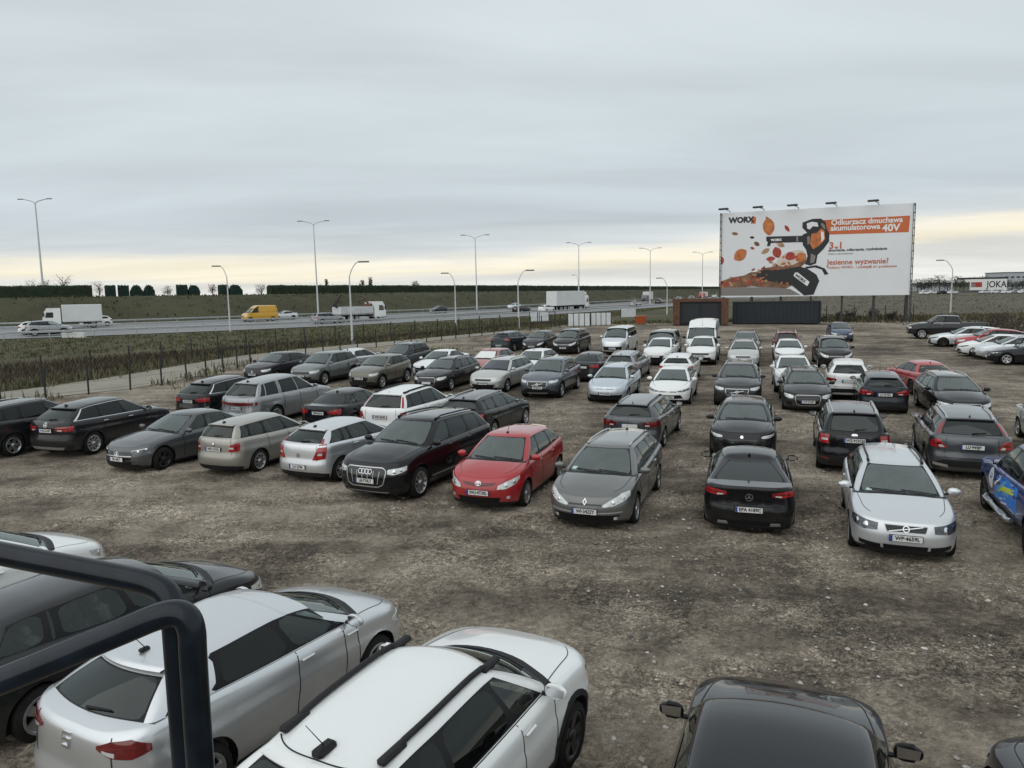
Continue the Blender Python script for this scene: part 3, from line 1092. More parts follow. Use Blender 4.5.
    if p['rear'] == 'glass' and p['spoiler']:
        pts = [float(v) for v in c.green(np.array(5.), np.array(p.get('rv', (.1, .88))[0] + .04))]
        w0 = c.W3(pts); w1 = c.W3(c.green(np.array(4.5), np.array(p.get('rv', (.1, .88))[0] + .09)))
        rwp = MB().tube([(float(w0[0]), float(w0[1]) - .012, float(w0[2]) + .01), (float(w1[0]) * .9, float(w1[1]) - .016, float(w1[2]) + .012)], [.016, .009], 0, n=5)
        put('rear_wiper', rwp, [TRIM])
        # roof spoiler
        mb = MB()
        ks = np.linspace(4.02, 4.999, 8); ks = np.concatenate([ks, -ks[::-1][1:]]) if False else ks
        for sg in (1, -1):
            E0 = c.W3(c.green(ks * sg, np.full(8, 1.06))); E1 = c.W3(c.green(ks * sg, np.full(8, .92)))
            tip = E0 * .35 + E1 * .65 + np.array([0, -.075, .030])
            mb.grid(np.stack([E0 + [0, .02, .004], tip, tip + [0, .006, -.02], E1 + [0, .02, -.01]], 1), 0)
        put('spoiler', mb, ['P'])
    zc_ = lambda s, y: float(c.zr(s) - c.rcr * (y / p['yr']) ** 2)
    an = MB()
    sa = p['xt'] - .18
    if p['antenna'] == 'fin':
        za = zc_(sa, 0); Y0 = L / 2 - sa
        V = [(-.028, Y0 + .1, za - .006), (.028, Y0 + .1, za - .006), (.03, Y0 - .06, za - .01), (-.03, Y0 - .06, za - .01), (0, Y0 - .03, za + .065), (0, Y0 - .065, za + .06)]
        an.add(V, [(0, 1, 4), (1, 2, 5, 4), (2, 3, 5), (3, 0, 4, 5)], 0, False)
    elif p['antenna'] == 'whip':
        za = zc_(sa, 0); Y0 = L / 2 - sa
        ks = p.get('whip', 1.0); an.box((0, Y0, za + .015), (.06 * ks, .11 * ks, .04 * ks), bev=.015 * ks)
        an.tube([(0, Y0 + .01, za + .03), (0, Y0 - .18, za + .30)], [.005, .003], n=5)
    else:                                      # at the front of the roof
        sa = p['xh'] + .2; za = zc_(sa, 0); Y0 = L / 2 - sa
        an.box((0, Y0, za + .01), (.05, .08, .03), bev=.01)
        an.tube([(0, Y0, za + .02), (0, Y0 - .3, za + .4)], [.006, .003], n=5)
    put('antenna', an, ['P' if p['antenna'] == 'fin' and hi and p['roofm'] != 'black' else TRIM])
    if p['rails']:
        rm_, r0, r1 = p['rails']
        for sg in (1, -1):
            mb = MB(); pts = []
            for i, s in enumerate(np.linspace(r0, r1, 9)):
                y = float(np.interp(s, c.ts[(c.gc >= 2) & (c.gc <= 3)], c.ty[(c.gc >= 2) & (c.gc <= 3)])) - .075
                lift = (.045 if rm_ != 'B' else .028) if 0 < i < 8 else -.005
                pts.append((sg * y, L / 2 - s, zc_(s, y) + lift))
            rr = .021 if rm_ != 'B' else .027
            mb.tube(pts, rr, 0, n=7)
            for s in (r0 + .06, r1 - .06):
                y = float(np.interp(s, c.ts[(c.gc >= 2) & (c.gc <= 3)], c.ty[(c.gc >= 2) & (c.gc <= 3)])) - .075
                mb.box((sg * y, L / 2 - s, zc_(s, y) + .015), (.05 if rm_ != 'B' else .085, .16 if rm_ != 'B' else .3, .06), bev=.02)
            put('roof_rail', mb, [{'c': SATIN, 'b': TRIM, 'B': PLAST}[rm_]])
    # cabin
    if hi:
        sm = seat_mesh().mesh('seat', [SEATM])
        sF = c.sE + .95
        fl = MB(); fl.box((0, L / 2 - (c.sE + c.sR) / 2, .34), (W - .3, c.sR - c.sE - .1, .05))
        fl.box((0, L / 2 - c.sE - .17, .72), (W - .34, .32, .30), bev=.06)
        fl.box((0, L / 2 - sF + .1, .48), (.22, .9, .2), bev=.04)
        for sg in (1, -1):
            fl.box((sg * (W / 2 - .16), L / 2 - (c.sE + c.sR) / 2, .66), (.06, c.sR - c.sE - .1, .55), bev=.02)
        put('dashboard', fl, [INTER])
        for sg in (1, -1):
            out.append(('seat', sm, [SEATM], -1, Matrix.Translation((sg * .37, L / 2 - sF, .36))))
        rs = MB()
        if p['doors'] == 4:
            rs.box((0, L / 2 - sF - .82, .52), (W - .42, .5, .18), bev=.06)
            M = Matrix.Rotation(.3, 3, 'X')
            rs.box((0, L / 2 - sF - 1.1, .82), (W - .42, .14, .6), bev=.06, M=M)
            for x in (-.4, 0, .4): rs.box((x, L / 2 - sF - 1.2, 1.16), (.24, .08, .14), bev=.035, M=M)
            put('rear_seat', rs, [SEATM])
        st = MB()
        M = Matrix.Rotation(-.45, 4, 'X')
        pts = [M @ Vector((.185 * math.cos(q), 0, .185 * math.sin(q))) for q in np.linspace(0, 2 * PI, 17)]
        cS = Vector((-.37, L / 2 - c.sE - .42, .86))
        st.tube([cS + q for q in pts], .015, n=6, caps=False)
        st.box(cS, (.16, .05, .10), bev=.02)
        st.tube([cS, cS + Vector((0, .25, -.08))], .03, n=6)
        put('steering_wheel', st, [INTER])
        mb = MB(); w = c.W3(c.green(np.array(1e-6), np.array(.84)))
        mb.box((0, float(w[1]) - .08, float(w[2]) - .03), (.22, .04, .06), bev=.015)
        put('rear_view_mirror', mb, [TRIM])
    CACHE[ck] = (out, c)
    return CACHE[ck]


def emblem(c, kind, u, z, mode, parent, mat=None):
    mat = mat or CHROME
    mb = MB()
    if kind == 'rings':
        for k in range(4): ringpatch(c, mb, (-.135 + .09 * k) , z, .06, .06, .013, mode)
    elif kind == 'ovals':
        ringpatch(c, mb, u, z, .075, .052, .012, mode); ringpatch(c, mb, u, z + .012, .045, .026, .010, mode); ringpatch(c, mb, u, z - .004, .022, .045, .010, mode)
    elif kind == 'diamond':
        a, b, w = .045, .07, .6
        for (x0, y0, x1, y1) in ((0, b, a, 0), (a, 0, 0, -b), (0, -b, -a, 0), (-a, 0, 0, b)):
            patch(c, mb, [(u + x0 * w, z + y0 * w), (u + x1 * w + 1e-4, z + y1 * w)], [(u + x0, z + y0), (u + x1 + 1e-4, z + y1)], mode, n=4, m=2, off=.014, thick=.006)
    elif kind == 'star':
        ringpatch(c, mb, u, z, .075, .075, .010, mode)
        for k in range(3):
            a = PI / 2 + k * 2 * PI / 3
            tip = (u + .07 * math.cos(a), z + .07 * math.sin(a))
            l = (u + .014 * math.cos(a + PI / 2), z + .014 * math.sin(a + PI / 2)); r = (u - .014 * math.cos(a + PI / 2), z - .014 * math.sin(a + PI / 2))
            patch(c, mb, [l, (tip[0] - 1e-3, tip[1] - 1e-3)], [r, (tip[0] + 1e-3, tip[1] + 1e-3)], mode, n=5, m=2, off=.013, thick=.004)
    elif kind == 'bar':
        patch(c, mb, [(u - .27, z + .040), (u + .27, z - .052)], [(u - .27, z + .052), (u + .27, z - .040)], mode, n=10, m=2, off=.016, thick=.004)
        ringpatch(c, mb, u, z, .055, .055, .014, mode, off=.018)
    elif kind == 'slash':
        ringpatch(c, mb, u, z, .06, .06, .012, mode)
        for q in (-.022, .012):
            patch(c, mb, [(u + q - .03, z - .04), (u + q + .01, z + .04)], [(u + q - .012, z - .04), (u + q + .028, z + .04)], mode, n=4, m=2, off=.013, thick=.004)
    elif kind == 'vee':
        ringpatch(c, mb, u, z, .062, .062, .009, mode)
        for sg in (1, -1):
            patch(c, mb, [(u + sg * .042, z + .04), (u + sg * .002, z - .012)], [(u + sg * .028, z + .04), (u - sg * .008, z - .012)], mode, n=4, m=2, off=.013, thick=.004)
            patch(c, mb, [(u + sg * .05, z + .02), (u + sg * .025, z - .05)], [(u + sg * .038, z + .02), (u + sg * .015, z - .05)], mode, n=4, m=2, off=.013, thick=.004)
    elif kind == 'ess':
        for (x0, z0, x1, z1) in ((-.055, .045, .055, .065), (-.055, -.02, -.035, .045), (-.055, -.01, .055, .012), (.035, -.06, .055, -.01), (-.055, -.075, .055, -.055)):
            patch(c, mb, [(u + x0, z + z0), (u + x1, z + z0)], [(u + x0, z + z1), (u + x1, z + z1)], mode, n=3, m=2, off=.016, thick=.006)
    elif kind == 'disc':
        disc(c, mb, u, z, .045, .045, mode, .012, dome=.004)
    elif kind == 'oval':
        disc(c, mb, u, z, .075, .032, mode, .012, dome=.004)
    return mb.build('emblem', [mat], parent)


def put_car(kind, sp, pm, pos, yaw, label, cat='car', group='cars parked on the dirt lot', name='parked_car', hi=False, plate=None, plateR=None, emb=None, gz=None, tilt=True, embR=None, skew=0):
    parts, c = car_parts(kind, sp, hi)
    L = c.p['L']
    X, Y = pos
    z = lotz(Y) if gz is None else gz
    rx = 0.0
    if tilt and gz is None and 28 < Y < 88:
        rx = math.atan(.0175 * math.cos(yaw))
    root = empty(name, (X, Y, z), -yaw, rx)
    tag(root, label, cat, group)
    objs = []
    for nm, me, mats, par, M in parts:
        o = link(nm, me, root if par < 0 else objs[par])
        if M is not None: o.matrix_local = M
        for i, q in enumerate(mats):
            if q == 'P':
                o.material_slots[i].link = 'OBJECT'; o.material_slots[i].material = pm
        objs.append(o)
    for txt, key, s in ((plate, 'plateF', 1), (plateR, 'plateR', -1)):
        if txt and key in c.p:
            y, zP, idx = c.p[key]
            t = link('lettering', text_mesh(txt, .098, INK, .0035), objs[idx])
            t.matrix_local = Matrix.Translation((-s * .022, y + s * .0015, zP)) @ (Matrix.Rotation(PI, 4, 'Z') if s > 0 else Matrix.Identity(4)) @ Matrix.Rotation(PI / 2, 4, 'X') @ Matrix.Diagonal((.92, 1, 1, 1))
    if emb: emblem(c, emb[0], 0, emb[1], 'F', root)
    if embR: emblem(c, embR[0], 0, embR[1], 'R', root)
    return root, c


def pos_from(c_L, ref, px, py, yaw, gz=None):
    """place a car so that its local point ref=(s,y,z) is seen at the pixel"""
    s, y, z = ref
    if gz is None: x0, y0, g = at(px, py, z)
    else: x0, y0, g = atz(px, py, gz + z)
    F = (math.sin(yaw), math.cos(yaw)); R = (math.cos(yaw), -math.sin(yaw))
    d = s - c_L / 2           # metres behind the car's centre
    return x0 + d * F[0] - y * R[0], y0 + d * F[1] - y * R[1]
# ------------------------------------------------------------------ body styles
def sp(**k): return k


HATCH = sp()
SPEC = {}
SPEC['compact_hatch'] = sp(L=4.22, W=1.76, H=1.515, wb=2.60, foh=.88, nose=.76, cowl=1.0, belt=1.02, beltR=1.08, tail=1.02, xc=.92, xh=1.78, xt=3.72, xr=4.02, zt=1.40, bow=.24,
    pill=((2.05, 2.2), (3.0, 3.02)), hl=([(.44, .58), (.62, .58), (.88, .66), (1.06, .76)], [(.47, .66), (.64, .73), (.9, .79), (1.08, .83)]),
    grille=dict(lo=[(-.36, .67), (0, .63), (.36, .67)], hi=[(-.42, .72), (0, .70), (.42, .72)], bars=1, bm='p'), antenna='front',
    extras=(('air_intake', 'F', [(-.48, .27), (.48, .27)], [(-.52, .40), (.52, .40)], 'b'), ('fog_light', 'F2', [(.66, .36), (.74, .36)], [(.66, .42), (.74, .42)], 'w')), plF=.50)
SPEC['rounded_estate'] = sp(L=4.80, W=1.81, H=1.47, wb=2.756, foh=.99, nose=.72, cowl=.96, belt=1.0, beltR=1.06, tail=1.0, xc=1.08, xh=1.98, xt=4.42, xr=4.64, zt=1.39, bow=.26,
    pill=((2.3, 2.45), (3.3, 3.32), (4.0, 3.98)), glass=(1, 2, 2, 2), rails=('c', 2.2, 4.3), chrome=1,
    hl=([(.38, .56), (.58, .58), (.86, .66), (1.1, .74)], [(.36, .60), (.55, .70), (.85, .80), (1.12, .83)]),
    grille=dict(lo=[(-.34, .585), (.34, .585)], hi=[(-.36, .62), (.36, .62)]), antenna='whip',
    extras=(('air_intake', 'F', [(-.62, .25), (.62, .25)], [(-.74, .40), (.74, .40)], 'b'), ('chrome_strip', 'F2', [(.27, .425), (.80, .44)], [(.27, .455), (.80, .465)], 'c'), ('fog_light', 'F2', [(.60, .30), (.68, .30)], [(.60, .36), (.68, .36)], 'w')), plF=.47)
SPEC['angular_estate'] = sp(L=4.51, W=1.77, H=1.46, wb=2.64, foh=.88, nose=.74, cowl=.97, belt=.99, beltR=1.04, tail=1.0, xc=1.10, xh=2.0, xt=4.10, xr=4.36, zt=1.40, bow=.2,
    pill=((2.2, 2.36), (3.1, 3.12), (3.75, 3.7)), glass=(1, 1, 1, 1), rails=('b', 2.15, 4.0), hlm='dark',
    hl=([(.46, .60), (.70, .58), (.95, .62), (1.1, .68)], [(.46, .72), (.70, .74), (.95, .77), (1.12, .78)]),
    grille=dict(lo=[(-.30, .60), (.30, .60)], hi=[(-.35, .71), (.35, .71)], bars=3, frame='c', fw=.012), antenna='fin', nf=3.0,
    extras=(('air_intake', 'F', [(-.34, .24), (.34, .24)], [(-.36, .37), (.36, .37)], 'b'), ('air_intake', 'F2', [(.40, .26), (.80, .31)], [(.40, .36), (.80, .38)], 'b')), plF=.50, drl=None)
SPEC['small_estate'] = sp(L=4.24, W=1.64, H=1.50, wb=2.46, foh=.84, nose=.74, cowl=1.0, belt=1.02, beltR=1.06, tail=1.03, xc=1.05, xh=1.85, xt=3.92, xr=4.12, zt=1.42, yr=.54, yrR=.51,
    pill=((2.05, 2.2), (2.95, 2.95), (3.55, 3.5)), glass=(1, 1, 1, 1), tl=([(.50, .72), (.66, .72), (.84, .74)], [(.56, .90), (.70, .94), (.86, .96)]), tlw=([(.52, .79), (.66, .79)], [(.53, .84), (.66, .84)]), spokes=9, antenna='whip', plR=.78, W_=0)
SPEC['pointed_hatch'] = sp(L=4.245, W=1.775, H=1.48, wb=2.65, foh=.88, nose=.72, cowl=.98, belt=1.02, beltR=1.06, tail=.98, xc=.98, xh=1.85, xt=3.68, xr=4.10, zt=1.38, spokes=5,
    pill=((2.15, 2.28), (3.0, 2.98), (3.3, 3.22)), glass=(1, 1, 1, 1), tl=([(.46, .66), (.60, .66), (.84, .70)], [(.66, 1.05), (.74, 1.06), (.92, 1.06)]), tlg=([(3.62, .0), (4.03, .0)], [(3.80, .40), (4.03, .40)]), plR=.47, antenna='whip',
    tlw=([(.60, .78), (.74, .78)], [(.63, .84), (.76, .84)]), extras=(('rear_badge_recess', 'R', [(-.30, .40), (.30, .40)], [(-.31, .53), (.31, .53)], 'P'),))
SPEC['big_suv'] = sp(L=5.06, W=1.97, H=1.74, wb=2.995, foh=.93, wr=.385, z0=.25, nose=.93, cowl=1.16, belt=1.18, beltR=1.20, tail=1.1, xc=1.25, xh=2.12, xt=4.50, xr=4.88, zt=1.64, yr=.64, yrR=.60, spokes=10, nf=3.2,
    pill=((2.5, 2.62), (3.5, 3.48), (4.25, 4.15)), glass=(1, 2, 2, 2), rails=('b', 2.3, 4.5), crown=.09, di=.10,
    hl=([(.60, .74), (.75, .72), (.95, .76), (1.1, .80)], [(.60, .84), (.75, .86), (.95, .88), (1.12, .90)]), drl=([(.64, .80), (.98, .83)], [(.64, .82), (.98, .85)]),
    grille=dict(lo=[(-.48, .50), (-.36, .44), (.36, .44), (.48, .50)], hi=[(-.56, .80), (-.50, .87), (.50, .87), (.56, .80)], vbars=6, frame='c', bm='c', fw=.02),
    extras=(('skid_plate', 'F', [(-.6, .285), (.6, .285)], [(-.62, .31), (.62, .31)], 'c'), ('air_intake', 'F2', [(.66, .40), (.90, .42)], [(.66, .58), (.92, .60)], 'b'), ('sill_strip', 'S2', [(1.45, .42), (3.4, .42)], [(1.45, .45), (3.4, .45)], 'c')), plF=.56)
SPEC['mid_suv'] = sp(L=4.68, W=1.90, H=1.655, wb=2.865, foh=.87, wr=.36, z0=.25, nose=.90, cowl=1.10, belt=1.12, beltR=1.16, tail=1.06, xc=1.15, xh=2.05, xt=4.15, xr=4.52, zt=1.55, yr=.62, yrR=.58, spokes=5, nf=3.0,
    pill=((2.35, 2.48), (3.35, 3.32), (3.9, 3.8)), glass=(1, 2, 2, 2), rails=('c', 2.25, 4.1), crown=.085, di=.10, clad=True, plR=.90,
    hl=([(.54, .76), (.72, .74), (.95, .78), (1.1, .82)], [(.54, .85), (.72, .87), (.95, .89), (1.1, .90)]), drl=([(.58, .80), (.95, .82)], [(.58, .82), (.95, .84)]),
    grille=dict(lo=[(-.40, .58), (.40, .58)], hi=[(-.46, .80), (.46, .80)], bars=4, frame='c'),
    extras=(('air_intake', 'F', [(-.5, .36), (.5, .36)], [(-.6, .50), (.6, .50)], 'b'), ('skid_plate', 'F', [(-.45, .27), (.45, .27)], [(-.5, .33), (.5, .33)], 'c')), plF=.55)
SPEC['pillar_lamp_suv'] = sp(SPEC_=0, **{**SPEC['mid_suv'], 'tl': ([(.55, .86), (.70, .84), (1.0, .86)], [(.74, 1.06), (.80, 1.06), (1.02, 1.0)]), 'tlg': ([(3.55, .02), (3.99, .02)], [(3.62, .80), (4.02, .80)]),
    'extras': SPEC['mid_suv']['extras'] + (('rear_silver_insert', 'R2', [(.50, .36), (.88, .40)], [(.52, .43), (.88, .47)], 'c'),)})
SPEC['pillar_lamp_big'] = sp(**{**SPEC['big_suv'], 'L': 4.80, 'xt': 4.30, 'xr': 4.66, 'wb': 2.86, 'pill': ((2.4, 2.52), (3.35, 3.33), (4.05, 3.98)), 'tl': ([(.62, .84), (.74, .82), (.95, .84)], [(.76, 1.08), (.82, 1.08), (.98, 1.06)]), 'tlg': ([(3.45, .02), (3.95, .02)], [(3.55, .85), (4.0, .85)]), 'plR': .92,
    'rails': ('B', 2.3, 4.0), 'grille': None, 'extras': ()})
SPEC['soft_suv'] = sp(**{**SPEC['mid_suv'], 'rails': None, 'chrome': 2, 'rear': 'glass', 'beltR': 1.14, 'zt': 1.50, 'xt': 4.0, 'pill': ((2.35, 2.5), (3.35, 3.3)), 'glass': (1, 2, 2), 'spokes': 10, 'tlm': 'red', 'plR': .88,
    'tl': ([(.40, .88), (.62, .86), (1.0, .88)], [(.40, .99), (.64, 1.01), (1.02, 1.03)]), 'grille': dict(lo=[(-.44, .60), (.44, .60)], hi=[(-.50, .82), (.50, .82)], bars=2, bm='c', bw=.01, frame='c'),
    'extras': (('rear_silver_insert', 'R', [(-.62, .29), (.62, .29)], [(-.70, .37), (.70, .37)], 'c'), ('air_intake', 'F', [(-.6, .34), (.6, .34)], [(-.66, .5), (.66, .5)], 'b'))})
SPEC['boxy_suv'] = sp(**{**SPEC['mid_suv'], 'L': 4.60, 'W': 1.80, 'H': 1.70, 'zt': 1.62, 'xt': 4.18, 'xr': 4.48, 'yr': .62, 'yrR': .59, 'cowl': 1.08, 'belt': 1.10, 'beltR': 1.14, 'rails': ('c', 2.2, 4.05), 'pill': ((2.3, 2.42), (3.25, 3.25), (3.85, 3.82)),
    'tl': ([(.62, .84), (.78, .84), (.95, .86)], [(.64, 1.08), (.80, 1.08), (.96, 1.08)]), 'tlw': ([(.66, .92), (.86, .92)], [(.66, .98), (.86, .98)]), 'plR': .95, 'grille': None,
    'extras': (('rear_reflector', 'R2', [(.60, .42), (.85, .44)], [(.60, .47), (.85, .49)], 'd'), ('chrome_strip', 'R', [(-.42, 1.02), (.42, 1.02)], [(-.42, 1.05), (.42, 1.05)], 'g'))})
SPEC['long_suv'] = sp(**{**SPEC['big_suv'], 'L': 5.10, 'W': 1.93, 'H': 1.80, 'zt': 1.68, 'rails': None, 'tl': ([(-.94, .92), (0, .90), (.94, .92)], [(-.96, 1.04), (0, 1.0), (.96, 1.04)]), 'tlm': 'dark', 'plR': .80, 'pill': ((2.5, 2.62), (3.5, 3.48), (3.62, 3.58), (4.35, 4.2)), 'glass': (1, 2, 0, 2), 'grille': None, 'extras': (), 'clad': False})
SPEC['crossover'] = sp(L=4.50, W=1.86, H=1.645, wb=2.68, foh=.90, wr=.35, z0=.24, nose=.88, cowl=1.07, belt=1.10, beltR=1.16, tail=1.06, xc=1.08, xh=1.95, xt=4.0, xr=4.36, zt=1.54, yr=.60, yrR=.56, spokes=5, nf=2.8, clad=True, crown=.085, di=.095,
    pill=((2.25, 2.38), (3.2, 3.16)), glass=(1, 2, 2), hl=([(.56, .72), (.74, .70), (.95, .74), (1.1, .80)], [(.54, .80), (.74, .83), (.95, .85), (1.1, .87)]), drl=([(.58, .77), (.95, .80)], [(.58, .79), (.95, .82)]),
    grille=dict(lo=[(-.50, .66), (.50, .66)], hi=[(-.55, .78), (.55, .78)], bars=2),
    extras=(('air_intake', 'F', [(-.55, .36), (.55, .36)], [(-.66, .52), (.66, .52)], 'b'), ('skid_plate', 'F', [(-.4, .28), (.4, .28)], [(-.45, .34), (.45, .34)], 'c')), plF=.58, plR=.85,
    tl=([(.50, .84), (.70, .84), (1.0, .88)], [(.50, .95), (.70, .98), (1.0, 1.0)]))
SPEC['angular_crossover'] = sp(**{**SPEC['crossover'], 'L': 4.18, 'W': 1.77, 'H': 1.59, 'xt': 3.65, 'xr': 4.02, 'wb': 2.56, 'foh': .84, 'zt': 1.49, 'pill': ((2.15, 2.28), (3.0, 2.98)), 'grille': dict(lo=[(-.40, .42), (.40, .42)], hi=[(-.52, .66), (.52, .66)], bars=3), 'extras': (), 'plF': .60})
SPEC['coupe_crossover'] = sp(**{**SPEC['crossover'], 'L': 4.56, 'H': 1.58, 'zt': 1.36, 'xt': 4.05, 'xr': 4.42, 'yr': .58})
SPEC['wedge_crossover'] = sp(**{**SPEC['crossover'], 'L': 4.45, 'W': 1.84, 'H': 1.51, 'zt': 1.42, 'nose': .84, 'cowl': 1.02, 'belt': 1.04, 'beltR': 1.1, 'zh': 1.45, 'grille': dict(lo=[(-.52, .50), (-.3, .38), (.3, .38), (.52, .50)], hi=[(-.56, .66), (-.5, .70), (.5, .70), (.56, .66)], bars=4), 'extras': (('air_intake', 'F2', [(.62, .36), (.86, .42)], [(.66, .56), (.88, .56)], 'b'),), 'hl': ([(.56, .73), (.74, .72), (.95, .76), (1.1, .80)], [(.54, .77), (.74, .785), (.95, .815), (1.1, .845)]), 'plF': None})
SPEC['estate'] = sp(L=4.83, W=1.86, H=1.49, wb=2.85, foh=.95, nose=.74, cowl=.98, belt=1.0, beltR=1.05, tail=1.02, xc=1.18, xh=2.08, xt=4.42, xr=4.68, zt=1.41, yr=.58, yrR=.55, nf=2.7,
    pill=((2.4, 2.54), (3.4, 3.4), (4.05, 4.0)), glass=(1, 1, 1, 1), rails=('c', 2.3, 4.3),
    grille=dict(lo=[(-.40, .60), (.40, .60)], hi=[(-.44, .70), (.44, .70)], bars=2, frame='c', fw=.012),
    extras=(('air_intake', 'F', [(-.5, .27), (.5, .27)], [(-.62, .45), (.62, .45)], 'b'), ('fog_light', 'F2', [(.66, .34), (.80, .36)], [(.66, .42), (.80, .43)], 'w')), plF=.50, plR=.80)
SPEC['framed_estate'] = sp(**{**SPEC['estate'], 'grille': dict(lo=[(-.40, .40), (-.30, .34), (.30, .34), (.40, .40)], hi=[(-.48, .66), (-.42, .72), (.42, .72), (.48, .66)], bars=4, frame='c', fw=.016), 'extras': (('air_intake', 'F2', [(.58, .32), (.84, .36)], [(.58, .46), (.86, .48)], 'b'),), 'plF': .48,
    'hl': ([(.56, .60), (.72, .59), (.95, .64), (1.1, .70)], [(.54, .70), (.72, .74), (.95, .76), (1.1, .77)]), 'tlm': 'dark', 'rails': ('b', 2.3, 4.3)})
SPEC['slim_hatch'] = sp(L=4.60, W=1.79, H=1.47, wb=2.68, foh=.88, nose=.74, cowl=.98, belt=1.0, beltR=1.05, tail=1.02, xc=1.05, xh=1.95, xt=4.15, xr=4.42, zt=1.39, pill=((2.2, 2.35), (3.15, 3.15), (3.8, 3.75)), glass=(1, 1, 1, 1), rails=('c', 2.15, 4.0),
    hl=([(.40, .64), (.62, .63), (.88, .66), (1.06, .70)], [(.40, .69), (.62, .71), (.88, .74), (1.08, .76)]), grille=dict(lo=[(-.38, .655), (.38, .655)], hi=[(-.38, .675), (.38, .675)]),
    extras=(('air_intake', 'F', [(-.74, .24), (.74, .24)], [(-.80, .42), (.80, .42)], 'b'),), plF=.47)
SPEC['sporty_hatch'] = sp(L=4.37, W=1.79, H=1.44, wb=2.64, foh=.92, nose=.70, cowl=.95, belt=.98, beltR=1.05, tail=1.0, xc=1.02, xh=1.92, xt=3.85, xr=4.20, zt=1.33, pill=((2.15, 2.3), (3.0, 2.98)), glass=(1, 2, 2),
    hl=([(.40, .62), (.65, .62), (.88, .66), (1.06, .70)], [(.40, .66), (.65, .70), (.88, .74), (1.08, .75)]), hlm='dark', grille=dict(lo=[(-.36, .61), (.36, .61)], hi=[(-.38, .645), (.38, .645)]),
    extras=(('air_intake', 'F', [(-.72, .26), (.72, .26)], [(-.52, .50), (.52, .50)], 'b'),), plF=.42, plR=.62, tl=([(.42, .84), (.66, .80), (1.0, .84)], [(.42, .90), (.66, .92), (1.0, .96)]))
SPEC['bean_hatch'] = sp(L=4.315, W=1.77, H=1.46, wb=2.578, foh=.90, nose=.74, cowl=.99, belt=1.03, beltR=1.08, tail=.98, xc=.98, xh=1.90, xt=3.62, xr=4.08, zt=1.37, yr=.56, yrR=.51, pill=((1.48, 1.75), (2.22, 2.34), (3.2, 3.08)), glass=(1, 1, 2, 0), bowR=.16, bow=.26,
    tl=([(.42, .92), (.58, .86), (.80, .85), (.98, .90)], [(.42, .95), (.58, 1.0), (.80, 1.02), (.98, .96)]), tlm='dark', plR=.50, antenna='whip', mirror='p', doors=4, rv=(.06, .84), spokes=5,
    extras=())
SPEC['round_hatch'] = sp(**{**SPEC['bean_hatch'], 'L': 4.40, 'W': 1.78, 'H': 1.48, 'xt': 3.80, 'xr': 4.18, 'pill': ((1.5, 1.75), (2.3, 2.4), (3.2, 3.15), (3.32, 3.25)), 'glass': (1, 1, 1, 1, 1), 'tlm': 'red'})
SPEC['white_suv'] = sp(L=4.47, W=1.86, H=1.55, wb=2.6, foh=.98, wr=.345, z0=.2, nose=.88, cowl=1.05, belt=1.07, beltR=1.13, tail=1.04, xc=1.16, xh=1.86, xt=3.82, xr=4.30, zt=1.45, yr=.575, yrR=.54, bow=.24, nf=2.6, clad=True, crown=.10, di=.10, spokes=5, rim='d',
    pill=((2.1, 2.22), (3.08, 3.04)), glass=(1, 2, 2), rails=('B', 1.92, 3.5), antenna='whip', whip=1.9, roofm=None, hlm='dark')
SPEC['saloon'] = sp(L=4.75, W=1.82, H=1.44, wb=2.865, foh=.84, wr=.335, z0=.17, nose=.72, cowl=.94, belt=.98, beltR=1.02, tail=1.03, xc=1.36, xh=2.20, xt=3.55, xr=4.12, zt=1.34, yr=.56, yrR=.52, bowR=.18, pill=((2.5, 2.62), (3.4, 3.32)), glass=(1, 1, 1), spoiler=False, spokes=5, rim='d',
    hl=([(.48, .60), (.70, .60), (.95, .66), (1.12, .70)], [(.46, .66), (.70, .70), (.95, .74), (1.14, .75)]), hlm='dark', drl=([(.50, .655), (.95, .71)], [(.50, .67), (.95, .73)]),
    grille=dict(lo=[(-.46, .40), (.46, .40)], hi=[(-.54, .64), (.54, .64)], bars=1, bm='c', bw=.014), extras=(('air_intake', 'F', [(-.75, .24), (.75, .24)], [(-.55, .38), (.55, .38)], 'b'), ('bumper_blade', 'F2', [(.50, .30), (.92, .26)], [(.50, .36), (.92, .30)], 'P')), plF=.43, plR=.62, chrome=False, rv=(.04, .88),
    tl=([(.46, .80), (.66, .78), (.98, .80)], [(.46, .92), (.66, .94), (.98, .95)]))
SPEC['dark_saloon'] = sp(**{**SPEC['saloon'], 'L': 4.70, 'rim': 's', 'tl': ([(.42, .80), (.62, .76), (.95, .76)], [(.42, .86), (.62, .93), (.95, .95)]), 'plR': .80, 'tlw': ([(.44, .80), (.62, .80)], [(.44, .84), (.62, .84)]), 'pill': ((2.5, 2.62), (3.4, 3.32), (3.62, 3.46)), 'glass': (1, 1, 1, 1), 'antenna': 'fin'})
